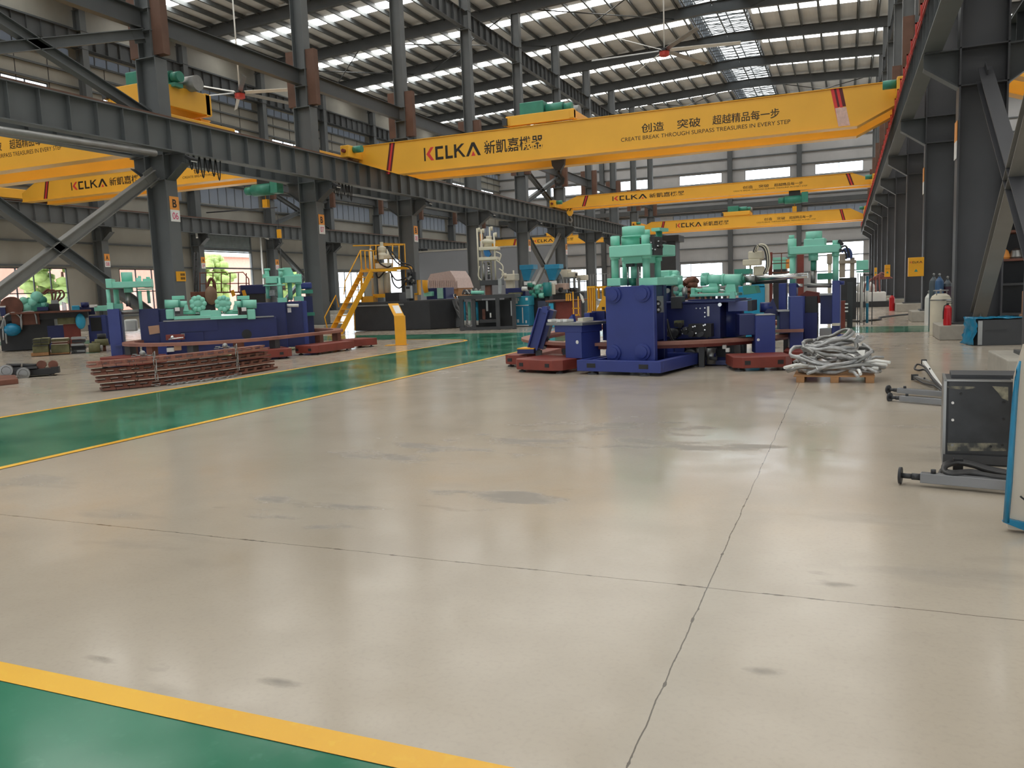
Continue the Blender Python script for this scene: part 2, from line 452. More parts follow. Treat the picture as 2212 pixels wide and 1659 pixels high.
LOGO_RED = [[(0.2, 0.5), (0.6, 1), (0.86, 1), (0.5, 0.52), (0.86, 0), (0.6, 0)], [(4.0, 0), (4.36, 0), (4.18, 0.36)]]
def logo(mb, mr, p0, ux, uz, width, height):
    p0, ux, uz = Vector(p0), Vector(ux), Vector(uz)
    for m, polys in ((mb, LOGO_BLACK), (mr, LOGO_RED)):
        for q in polys: m.add([p0+ux*(x/4.8*width)+uz*(y*height) for x, y in q], [list(range(len(q)))])
# ================================================================== THE SHELL
Y0, Y1 = -22.0, 113.0
XA, XB, XC, XR = -48.0, -23.2, 3.0, 29.0
BAYS = [23+9*k for k in range(-5, 11)]       # frame lines
def zr(x): return 22.9-0.045*abs(x+10)       # underside of the rafters
def zs(x): return zr(x)+1.12                 # roof sheet

b = MB(); b.add([(XA-0.2, Y0, 0), (XR+0.2, Y0, 0), (XR+0.2, Y1+0.1, 0), (XA-0.2, Y1+0.1, 0)], [(0, 1, 2, 3)])
struct(b.build('floor', FLOOR))
# green walkways and their yellow edge lines (thin paint films)
def film(name, pts, z, m):
    k = len(pts); q = MB(); q.add([(x, y, z) for x, y in pts], [tuple(range(k))]); return struct(q.build(name, m))
def arc(cx, cy, r, a0, a1, n=10):
    return [(cx+r*math.cos(math.radians(a0+(a1-a0)*i/n)), cy+r*math.sin(math.radians(a0+(a1-a0)*i/n))) for i in range(n+1)]
isl = [(-11.75, 2.33)] + [(-11.72, 22.3)] + arc(-13.0, 23.9, 1.3, -5, 82, 8) + [(-15.4, 25.6), (-60, 25.6)]
right_edge = [(-7.97, 2.33), (-7.97, 24.0)] + arc(-6.6, 24.2, 1.4, 180, 98, 8) + [(2.35, 25.55)]
far = 28.7
strip = [(-11.69, 2.2), (-8.03, 2.2)] + [(x-0.05, y) for x, y in right_edge[1:]] + [(2.9, 25.6), (2.9, far), (-60+13, far), (-47, 25.6)] + [(x+0.05, y) for x, y in isl[1:-1]][::-1]
film('floor_green_walkway', strip, 0.003, GREEN)
film('floor_green_walkway', [(-47, -1.6), (2.3, -1.6), (2.3, 2.2), (-47, 2.2)], 0.003, GREEN)
def line(name, pts, w, z=0.006):
    q = MB(); n = len(pts); L = []
    for i, (x, y) in enumerate(pts):
        x0, y0 = pts[max(i-1, 0)]; x1, y1 = pts[min(i+1, n-1)]
        d = Vector((x1-x0, y1-y0)).normalized(); nx, ny = -d.y*w/2, d.x*w/2
        L.append(((x+nx, y+ny, z), (x-nx, y-ny, z)))
    q.add([p for t in L for p in t], [(2*i+1, 2*i+3, 2*i+2, 2*i) for i in range(n-1)])
    return struct(q.build(name, YLINE))
line('floor_yellow_line', isl[:-1], 0.12)
line('floor_yellow_line', right_edge[:-1], 0.12)
line('floor_yellow_line', [(-7.97, 2.265), (2.3, 2.265)], 0.13)
line('floor_yellow_line', [(-47, 2.265), (-11.75, 2.265)], 0.13)

def wall(name, axis, c, a0, a1, z1, holes, m, t=0.1):
    """cladding in the plane x=c (axis 1) or y=c (axis 0) with openings (a0, a1, z0, z1)"""
    A = sorted({a0, a1} | {h[i] for h in holes for i in (0, 1)}); Z = sorted({0.0, z1} | {h[i] for h in holes for i in (2, 3)})
    q = MB()
    for i in range(len(A)-1):
        run = None
        for j in range(len(Z)-1):
            am, zm = (A[i]+A[i+1])/2, (Z[j]+Z[j+1])/2
            hole = any(h[0] < am < h[1] and h[2] < zm < h[3] for h in holes)
            if not hole:
                if run is None: run = Z[j]
            if run is not None and (hole or j == len(Z)-2):
                top = Z[j] if hole else Z[j+1]
                if axis == 1: q.box(c-t/2, c+t/2, A[i], A[i+1], run, top)
                else: q.box(A[i], A[i+1], c-t/2, c+t/2, run, top)
                run = None
    return struct(q.build(name, m))
WIN = [0]
def window(axis, c, a0, a1, z0, z1, nx, nz, name='window'):
    WIN[0] += 1
    q = MB(); t = 0.06
    def bx(u0, u1, w0, w1, d=0.05):
        if axis == 1: q.box(c-d, c+d, u0, u1, w0, w1)
        else: q.box(u0, u1, c-d, c+d, w0, w1)
    bx(a0, a1, z0, z0+t); bx(a0, a1, z1-t, z1); bx(a0, a0+t, z0, z1); bx(a1-t, a1, z0, z1)
    for i in range(1, nx): u = a0+(a1-a0)*i/nx; bx(u-t/2, u+t/2, z0, z1, 0.04)
    for i in range(1, nz): w = z0+(z1-z0)*i/nz; bx(a0, a1, w-t/2, w+t/2, 0.04)
    f = struct(q.build(f'window_{WIN[0]}', CHAR))
    g = MB()
    if axis == 1: g.box(c-0.006, c+0.006, a0+t, a1-t, z0+t, z1-t)
    else: g.box(a0+t, a1-t, c-0.006, c+0.006, z0+t, z1-t)
    g.build('glass', GLASS, f)
    return f
# --- wall on the window side
holes = []; wins = []; bands = []
for y in BAYS[:-1]:
    lo = (y+1.6, y+7.0)
    if y in (50, 77): holes.append((y+0.5 if y == 50 else y+0.9, y+6.8, 0, 5.85))
    else: holes.append((y+1.9, y+6.7 if y != 41 else y+7.8, 1.0, 4.25)); wins.append((holes[-1], 4, 2))
    holes.append((y+1.9, y+6.7, 15.1, 16.1)); wins.append((holes[-1], 3, 1))
    for z0, z1 in ((9.6, 11.1), (18.1, 18.7), (19.4, 20.0)):
        holes.append((y+0.5, y+8.5, z0, z1)); bands.append(holes[-1])
wall('wall_left', 1, XA, Y0, Y1, zs(XA), holes, WALLM)
for h, nx, nz in wins: window(1, XA, *h, nx, nz)
def band(axis, c, h):
    q = MB(); n = int((h[1]-h[0])/0.9)
    for i in range(n):
        u0 = h[0]+(h[1]-h[0])*i/n; u1 = h[0]+(h[1]-h[0])*(i+1)/n
        if axis == 1: q.box(c-0.01, c+0.01, u0, u1, h[2], h[3])
        else: q.box(u0, u1, c-0.01, c+0.01, h[2], h[3])
        if axis == 1: q.box(c+0.01, c+0.05, u0-0.03, u0+0.03, h[2], h[3])
        else: q.box(u0-0.03, u0+0.03, c-0.05, c-0.01, h[2], h[3])
    WIN[0] += 1
    return struct(q.build(f'window_{WIN[0]}', TRANS))
for h in bands: band(1, XA, h)
for z in (0.9, 4.4, 5.95, 7.4, 9.45, 11.2, 13.0, 14.95, 16.25, 17.2, 18.0, 18.85, 19.3, 20.1):
    q = MB(); q.box(XA+0.06, XA+0.22, Y0, Y1, z-0.06, z+0.06); struct(q.build('wall_left_girt', GIRT))
for y in BAYS[:-1]:                 # upright laps of the cladding sheets
    for d in (2.2, 4.5, 6.8):
        q = MB(); q.box(XA+0.05, XA+0.075, y+d-0.02, y+d+0.02, 11.3, 18.0); struct(q.build('wall_left_batten', CHAR))
# roller doors in their openings
DO = [0]
def roller(axis, c, a0, a1, z0, z1):
    DO[0] += 1
    q = MB(); n = int((z1-z0)/0.11)
    for i in range(n):
        w0 = z0+(z1-z0)*i/n; w1 = z0+(z1-z0)*(i+1)/n-0.012
        if axis == 1: q.box(c+0.1, c+0.14, a0, a1, w0, w1)
        else: q.box(a0, a1, c-0.14, c-0.1, w0, w1)
    d = struct(q.build(f'door_{DO[0]}', mat('roller_slats', srgb(128, 138, 140), 0.5)))
    g = MB()
    for u in (a0-0.12, a1):
        if axis == 1: g.box(c+0.06, c+0.2, u, u+0.12, 0, z1+0.4)
        else: g.box(u, u+0.12, c-0.2, c-0.06, 0, z1+0.4)
    if axis == 1: g.box(c+0.06, c+0.5, a0-0.12, a1+0.12, z1, z1+0.4)
    else: g.box(a0-0.12, a1+0.12, c-0.5, c-0.06, z1, z1+0.4)
    g.build('guide_frame', GIRT, d)
for y, a in ((50, 0.5), (77, 0.9)): roller(1, XA, y+a, y+6.8, 5.7, 7.1)

# --- far end wall
holes = []; wins = []; bands = []
cols_back = [-23.2, -14.4, -5.7, 3.0]
for x in (-45.0, -38.0, -30.5, -21.2, -12.5, -3.8, 6.0, 14.0, 22.0):
    holes.append((x, x+5.7, 15.0, 16.3)); wins.append((holes[-1], 2, 1))
    if x == -3.8: holes.append((-3.5, 2.0, 0, 6.2))
    else: holes.append((x, x+5.7, 1.2, 4.4)); wins.append((holes[-1], 4, 2))
    holes.append((x-0.9, x+6.6, 9.7, 11.0)); bands.append(holes[-1])
holes = [h for h in holes if h[0] != h[1]]
wall('wall_back', 0, Y1, XA, XR, 22.3, holes, WALLB)
for h, nx, nz in wins: window(0, Y1, *h, nx, nz)
for h in bands: band(0, Y1, h)
for z in (0.9, 2.6, 4.6, 6.4, 8.0, 9.55, 11.1, 12.6, 14.8, 16.5, 18.0, 19.6):
    q = MB(); q.box(XA, XR, Y1-0.22, Y1-0.06, z-0.07, z+0.07); struct(q.build('wall_back_girt', GIRT))
q = MB(); q.box(XA, XR, Y1-0.9, Y1-0.3, 11.4, 12.0); struct(q.build('beam_back_wall', STEELD))
for x in cols_back[1:3] + [-32, -40, 11.6, 20.3]:
    q = MB(); q.box(x-0.3, x+0.3, Y1-0.75, Y1-0.2, 0, 22.6); struct(q.build('column_back_wall', STEELD))
# --- the other two walls close the hall
wall('wall_right', 1, XR, Y0, Y1, zs(XR), [(y+1.5, y+7.5, 1.0, 4.2) for y in BAYS[:-1]], WALLM)
for y in BAYS[:-1]: window(1, XR, y+1.5, y+7.5, 1.0, 4.2, 4, 2)
wall('wall_front', 0, Y0, XA, XR, 22.3, [(x, x+5.7, 1.2, 4.4) for x in (-45, -38, -21.2, -12.5, 6, 14, 22)]+[(-3.5, 2.5, 0, 6.2)], WALLB)
for x in (-45, -38, -21.2, -12.5, 6, 14, 22): window(0, Y0, x, x+5.7, 1.2, 4.4, 4, 2)

# --- roof: sheets, daylit strips, purlins, rafters, ridge glazing
RX0, RX1 = -12.3, -7.7
for x0, x1 in ((XA-0.1, RX0), (RX1, XR+0.1)):
    q = MB(); q.hexa([(x0, Y0, zs(x0)), (x1, Y0, zs(x1)), (x1, Y1, zs(x1)), (x0, Y1, zs(x0)), (x0, Y0, zs(x0)+0.06), (x1, Y0, zs(x1)+0.06), (x1, Y1, zs(x1)+0.06), (x0, Y1, zs(x0)+0.06)])
    struct(q.build('ceiling', ROOFM))
for y in BAYS[:-1]:
    for x0, x1 in ((XA+0.6, RX0-0.3), (RX1+0.3, XR-0.6)):
        q = MB(); y0, y1 = y+3.9, y+5.1; e = 0.025
        q.add([(x0, y0, zs(x0)-e), (x0, y1, zs(x0)-e), (x1, y1, zs(x1)-e), (x1, y0, zs(x1)-e)], [(0, 1, 2, 3)])
        WIN[0] += 1
        struct(q.build(f'window_{WIN[0]}', SKYL))
PURL = mat('purlin_steel', srgb(92, 96, 97), 0.55)
x = XA+0.75
while x < XR:
    if not (RX0 < x < RX1):
        q = MB(); z = zs(x)-0.03
        q.box(x-0.012, x+0.012, Y0, Y1, z-0.36, z); q.box(x, x+0.12, Y0, Y1, z-0.36, z-0.34); q.box(x-0.12, x, Y0, Y1, z-0.02, z)
        struct(q.build('ceiling_purlin', PURL))
    x += 1.5
for y in BAYS:
    if y > Y1-1 or y < Y0: continue
    q = MB(); xs = [XA+0.2, -10.0, XR-0.2]
    for i in range(2):
        a, c = (xs[i], y, zr(xs[i])+0.42), (xs[i+1], y, zr(xs[i+1])+0.42)
        q.ibar(a, c, 0.84, 0.34, 0.03, 0.02)
    struct(q.build('ceiling_rafter', STEELD))
# ridge glazing on a lattice
zt = zs(RX0)+1.5
q = MB(); q.add([(RX0, Y0, zt), (RX0, Y1, zt), (RX1, Y1, zt), (RX1, Y0, zt)], [(0, 1, 2, 3)])
WIN[0] += 1; struct(q.build(f'window_{WIN[0]}', MONL))
q = MB()
for x in (RX0, RX1): q.box(x-0.02, x+0.02, Y0, Y1, zs(x)-0.3, zt)
struct(q.build('ceiling_ridge_cheek', TRANS))
for y in BAYS[:-1]:
    q = MB(); zl = zs(RX0)-0.25
    for x in (RX0+0.2, (RX0+RX1)/2, RX1-0.2):
        q.bar((x, y, zl), (x, y+9, zl), 0.09, 0.12); q.bar((x, y, zt-0.1), (x, y+9, zt-0.1), 0.08, 0.1)
    for i in range(9):
        a = y+i
        q.bar((RX0, a, zl+0.05), (RX1, a, zl+0.05), 0.05, 0.05); q.bar((RX0, a, zt-0.1), (RX1, a, zt-0.1), 0.06, 0.06)
        for x in (RX0+0.2, RX1-0.2): q.bar((x, a, zl), (x, a+0.5, zt-0.1), 0.05, 0.05); q.bar((x, a+0.5, zt-0.1), (x, a+1, zl), 0.05, 0.05)
        s = 1 if i % 2 else -1; xm = (RX0+RX1)/2
        q.bar((xm-s*2.1, a, zl+0.03), (xm, a+1, zl+0.03), 0.04, 0.04); q.bar((xm, a, zl+0.03), (xm+s*2.1, a+1, zl+0.03), 0.04, 0.04)
    struct(q.build('ceiling_ridge_lattice', STEELD))
# rods of the roof bracing
for y in (59, 95):
    for x0, x1 in ((-46, -37), (-35, -24), (-22, -13), (-7, 2)):
        for a, c in (((x0, y, zr(x0)+0.1), (x1, y+9, zr(x1)+0.1)), ((x1, y, zr(x1)+0.1), (x0, y+9, zr(x0)+0.1))):
            q = MB(); q.cyl(a, c, 0.045, 6); struct(q.build('ceiling_brace_rod', STEELD))

# --- outside, seen through the openings
q = MB(); q.box(-260, 260, -160, 330, -0.4, -0.06); struct(q.build('ground', ASPH))
for (x0, x1, y0, y1, h, nm) in ((-92, -78, 20, 58, 9, 0), (-96, -82, 70, 110, 8, 1)):
    r = root('building', ((x0+x1)/2, (y0+y1)/2, 0), ['pale pink building in daylight beyond the window wall', 'pale pink building outside the farther loading door', 'pale building outside beyond the end wall'][nm], 'building')
    q = MB(); q.box(x0, x1, y0, y1, -0.06, h); q.build('wall', PINKB, r)
    q = MB(); q.box(x0-0.4, x1+0.4, y0-0.4, y1+0.4, h, h+0.4); q.build('roof', CONC, r)
for i, (x, y, h, lb) in enumerate(((-64, 51, 8.0, 'green tree outside the window behind the big diagonal braces'), (-66, 84, 8, 'yellow-green tree outside beyond the yellow staircase'), (-66, 71, 7, 'green tree filling one side of the loading door view'))):
    r = root('tree', (x, y, 0), lb, 'tree')
    q = MB(); q.tube([(x, y, -0.1), (x+0.1, y, h*0.3), (x, y+0.2, h*0.6)], [0.22, 0.17, 0.1], 8); q.build('trunk', RUST, r)
    q = MB(); rr = random.Random(i)
    for k in range(160):
        a = rr.uniform(0, 2*PI); t = rr.uniform(-0.9, 1); d = 0.42*h*math.sqrt(max(0.05, 1-t*t))*rr.uniform(0.5, 1)
        q.ball((x+d*math.cos(a)*0.8, y+d*math.sin(a), h*0.6+t*h*0.38), rr.uniform(0.35, 0.8), 6, (1, 1, 0.7))
    q.build('crown', LEAF, r)

# ================================================================== STEEL FRAME
def column(x, y, lab, half, corbels, zlow=10.4, footing=True, paint=None):
    paint = paint or STEEL
    r = root('steel_column', (x, y, 0), lab, 'column')
    if footing:
        q = MB(); q.box(x-0.88, x+0.88, y-0.85, y+0.85, 0, 0.36); q.build('footing', CONC, r, 0.02)
    z0 = 0.36 if footing else 0.0
    q = MB(); q.box(x-half-0.1, x+half+0.1, y-0.4, y+0.4, z0, z0+0.05); q.build('base_plate', STEELD, r)
    q = MB(); w = 0.27
    for s in (-1, 1): q.box(x+s*half-0.02, x+s*half+0.02, y-w, y+w, z0+0.05, zlow)
    q.box(x-half, x+half, y-0.015, y+0.015, z0+0.05, zlow)
    for z in (6.1, 6.98, zlow-0.03): q.box(x-half-0.02, x+half+0.02, y-w, y+w, z-0.015, z+0.015)
    q.build('lower_shaft', paint, r)
    q = MB(); h2 = 0.3
    for s in (-1, 1): q.box(x+s*h2-0.015, x+s*h2+0.015, y-0.24, y+0.24, zlow, zr(x))
    q.box(x-h2, x+h2, y-0.012, y+0.012, zlow, zr(x))
    for z in (11.3, 12.05, 18.7, 19.85): q.box(x-h2-0.05, x+h2+0.05, y-0.26, y+0.26, z-0.015, z+0.015)
    q.build('upper_shaft', STEEL, r)
    for s in corbels:
        q = MB(); xa, xb = x+s*half, x+s*(half+0.78)
        q.prism([(xa, y-0.012, 6.05), (xb, y-0.012, 6.6), (xb, y-0.012, 6.96), (xa, y-0.012, 6.96)], (0, 0.024, 0))
        q.prism([(xa, y-0.2, 6.05), (xb, y-0.2, 6.6), (xb, y-0.2, 6.63), (xa, y-0.2, 6.08)], (0, 0.4, 0))
        q.box(min(xa, xb), max(xa, xb), y-0.2, y+0.2, 6.95, 6.985)
        q.build('crane_bracket', STEELD, r)
        q = MB(); xa, xb = x+s*0.32, x+s*0.78
        q.box(min(xa, xb), max(xa, xb), y-0.16, y+0.16, 10.45, 12.9); q.build('primed_stub', PRIMER, r)
    return r
ORD = ['first', 'second', 'third', 'fourth', 'fifth', 'sixth', 'seventh', 'eighth', 'ninth', 'tenth', 'eleventh']
for k in range(-1, 10):
    y = 23+9*k
    if k < 0: lab = 'steel column of the middle row standing before the B 06 column'
    elif k < 3: lab = f'grey steel column carrying the orange B 0{6+k} sign'
    else: lab = f'grey steel column of the middle row, {ORD[k-3]} beyond the B 08 column'
    column(XB, y, lab, 0.45, (1, -1))
for k in range(-1, 10):
    y = 23+9*k
    lab = 'near dark steel column beside the pale diagonal brace' if k < 0 else ['dark steel column behind the white tank and red extinguisher', 'dark steel column with the large yellow control box', 'dark steel column just past the large yellow control box'][k] if k < 3 else f'dark steel column of the crane row, {ORD[k]} one along from the red extinguisher'
    column(XC, y, lab, 0.5, (-1, 1), paint=STEEL_SHADED)
for k in range(-1, 10):
    y = 23+9*k
    lab = f'grey steel column against the window wall, {ORD[k+1]} along the wall'
    column(-47.3, y, lab, 0.4, (1,))

def runway(x, lab, name='crane_runway_beam'):
    r = root(name, (x, 50, 7.0), lab, 'crane beam')
    q = MB(); q.ibar((x, Y0+1, 7.55), (x, Y1-1, 7.55), 1.12, 0.42, 0.035, 0.02)
    y = Y0+1.5
    while y < Y1-1:
        for s in (-1, 1): q.box(x+s*0.01, x+s*0.185, y-0.008, y+0.008, 7.03, 8.07)
        y += 1.0
    q.build('girder', STEEL, r)
    q = MB(); q.box(x-0.035, x+0.035, Y0+1, Y1-1, 8.112, 8.22); q.build('rail', PRIMER, r)
    return r
runway(-22.25, 'long grey crane runway beam with stiffeners in front of the B columns')
runway(-24.15, 'crane runway beam behind the B columns, serving the window-side bay')
runway(-46.35, 'grey crane runway beam along the window wall')
runway(1.9, 'dark crane runway beam with the red conductor rail on it')
runway(4.1, 'crane runway beam on the far side of the dark columns')

for k in range(-1, 9):
    y = 23+9*k
    for z0, z1, w in ((11.33, 12.02, 0.3), (18.73, 19.82, 0.34)):
        for X in (XB, XC, -47.3):
            q = MB(); q.ibar((X, y+0.3, (z0+z1)/2), (X, y+8.7, (z0+z1)/2), z1-z0, w, 0.025, 0.015)
            if z0 > 15:
                for i in range(8): q.box(X-0.16, X+0.16, y+1+i-0.008, y+1+i+0.008, z0, z1)
            where = {XB: 'middle columns', XC: 'dark columns', -47.3: 'window-wall columns'}[X]
            tag(q.build('tie_beam', STEELD), f'{"upper" if z0 > 15 else "lower"} grey tie beam between two {where}', 'beam', f'{"upper" if z0 > 15 else "lower"} tie beams between the {where}')
def brace(X, y, z0, z1, flip, lab, d=0.34, paint=None):
    q = MB(); a, c = (X, y+0.25, z0), (X, y+8.75, z1)
    if flip: a, c = (X, y+8.75, z0), (X, y+0.25, z1)
    q.ibar(a, c, d, 0.3, 0.025, 0.016)
    for p, s in ((a, 1), (c, -1)):
        v = (Vector(c)-Vector(a)).normalized()*s
        q.bar(Vector(p), Vector(p)+v*0.5, 0.03, d+0.25)
    tag(q.build('diagonal_brace', paint or STEEL), lab, 'brace')
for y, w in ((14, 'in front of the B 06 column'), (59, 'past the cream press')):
    brace(XB, y, 0.75, 6.3, False, f'diagonal brace rising away from the viewer, lower cross {w}', paint=BRACE_LIT)
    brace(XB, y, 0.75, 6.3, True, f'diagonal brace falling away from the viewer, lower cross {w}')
    brace(XB, y, 8.3, 11.2, False, f'diagonal brace rising away from the viewer, upper cross {w}')
    brace(XB, y, 8.3, 11.2, True, f'diagonal brace falling away from the viewer, upper cross {w}')
brace(XC, 14, 0.5, 6.3, False, 'dark diagonal brace rising to the column by the red extinguisher', 0.36, STEEL_SHADED)  # shade on its visible underside painted as darker steel
brace(XC, 14, 0.5, 6.3, True, 'pale diagonal brace beside the near dark column', 0.36, BRACE_LIT)  # its lit upper face painted as paler steel
brace(XC, 14, 8.3, 11.2, False, 'upper diagonal brace over the grey crate, rising away')
brace(XC, 14, 8.3, 11.2, True, 'upper diagonal brace over the grey crate, falling away')
for fl_, w in ((False, 'rising away'), (True, 'falling away')):
    brace(-47.3, 59, 0.75, 6.6, fl_, f'diagonal brace against the window wall past the loading door, {w}')
    brace(-47.3, 59, 8.3, 11.2, fl_, f'upper diagonal brace against the window wall past the loading door, {w}')
# pipe slung under the runway beam
q = MB(); a, c = atX(0, 281, -22.1), atX(335, 331, -22.1)
q.cyl(c + (a-c)*1.6, c, 0.12, 14); tag(q.build('steel_pipe', METAL), 'round pipe slung under the runway beam ahead of the B 06 column', 'pipe')
# red conductor rail on brackets
r = root('conductor_rail', (1.66, 50, 7.6), 'long red crane conductor rail along the dark runway beam', 'conductor rail')
q = MB()
for dz in (0, 0.14): q.box(1.64, 1.68, -4, 110, 7.8+dz, 7.85+dz)
q.build('rail', REDL, r)
for k in range(70):
    y = -3+1.6*k
    q = MB(); q.box(1.60, 1.64, y-0.02, y+0.02, 7.7, 8.1); q.box(1.60, 1.87, y-0.02, y+0.02, 8.06, 8.1); q.build('bracket', REDL, r)

# signs and floodlights on the middle and window-wall columns
def sign(x, y, z, l1, l2, lab, face='x'):
    r = root('column_sign', (x, y, z), lab, 'sign')
    q = MB(); q.box(x, x+0.015, y-0.22, y+0.22, z+0.42, z+0.9); q.build('orange_plate', ORANGE, r)
    q = MB(); q.box(x, x+0.015, y-0.22, y+0.22, z, z+0.42); q.build('white_plate', SIGNW, r)
    q = MB(); letter(q, l1, (x+0.018, y-0.1, z+0.5), (0, 1, 0), (0, 0, 1), 0.2, 0.3, 0.03); q.build('lettering', INK, r)
    if l2:
        q = MB(); letter(q, l2, (x+0.018, y-0.14, z+0.08), (0, 1, 0), (0, 0, 1), 0.28, 0.25, 0.01); q.build('number', INKP, r)
for k in range(0, 6):
    n = f'0{6+k}' if k < 4 else str(6+k)
    sign(XB+0.475, 23.05+9*k, 4.6, 'B', n, f'orange and white column sign reading B {n}, {ORD[k]} of the B row')
for k in (2, 3, 4):
    sign(-47.3+0.425, 23.05+9*k, 4.3, 'A', f'0{6+k}' if k < 4 else '10', f'orange and white sign A on the window wall, {ORD[k-2]} one from the near side')
for k in (0, 1):
    sign(XC-0.5-0.045, 23.0+9*k, 4.4, 'C', f'0{6+k}', f'orange and white sign on the edge of the {["column by the white tank", "column with the yellow control box"][k]}')
p = atX(392, 597, XB+0.48)
r = root('notice_plate', (p.x, p.y, p.z-0.25), 'small yellow notice plate low on the B 06 column', 'sign')
q = MB(); q.box(p.x, p.x+0.012, p.y-0.26, p.y+0.2, p.z-0.18, p.z+0.18); q.build('plate', SAFETY, r)
q = MB()
for dz in (0.02, -0.12):
    for dy in range(4): q.box(p.x+0.013, p.x+0.016, p.y-0.05+dy*0.055, p.y-0.012+dy*0.055, p.z+dz, p.z+dz+0.09)
q.build('lettering', INK, r)
for k in range(0, 5):
    y = 23+9*k; x = XB+1.35
    r = root('floodlight', (x, y, 6.6), f'small floodlight on a column bracket under the runway beam, {ORD[k]} of the row', 'floodlight')
    q = MB(); q.obox((x, y+0.15, 6.78), 0.3, 0.34, 0.1, M=Matrix.Rotation(0.5, 3, 'Y')); q.build('housing', CHAR, r)
    q = MB(); q.obox((x+0.03, y+0.15, 6.72), 0.24, 0.28, 0.03, M=Matrix.Rotation(0.5, 3, 'Y')); q.build('lens', WHITE, r)
    q = MB(); q.tube([(x-0.15, y+0.15, 6.9), (x-0.2, y+0.05, 6.9)], 0.02, 6); q.build('arm', CHAR, r)
for k in range(0, 2):
    y = 23+9*k; r = root('festoon_cable', (XB+0.9, y+0.9, 6.3), f'loops of black festoon cable hanging past the {ORD[k]} signed column of the middle row', 'cable')
    for i in range(6):
        q = MB(); yy = y+0.5+i*0.28; d = 0.5+0.12*(i % 3)
        q.tube([(XB+0.9, yy+0.24*t/8, 7.0-d*math.sin(PI*t/8)) for t in range(9)], 0.022, 6); q.build('loop', BLACK, r)
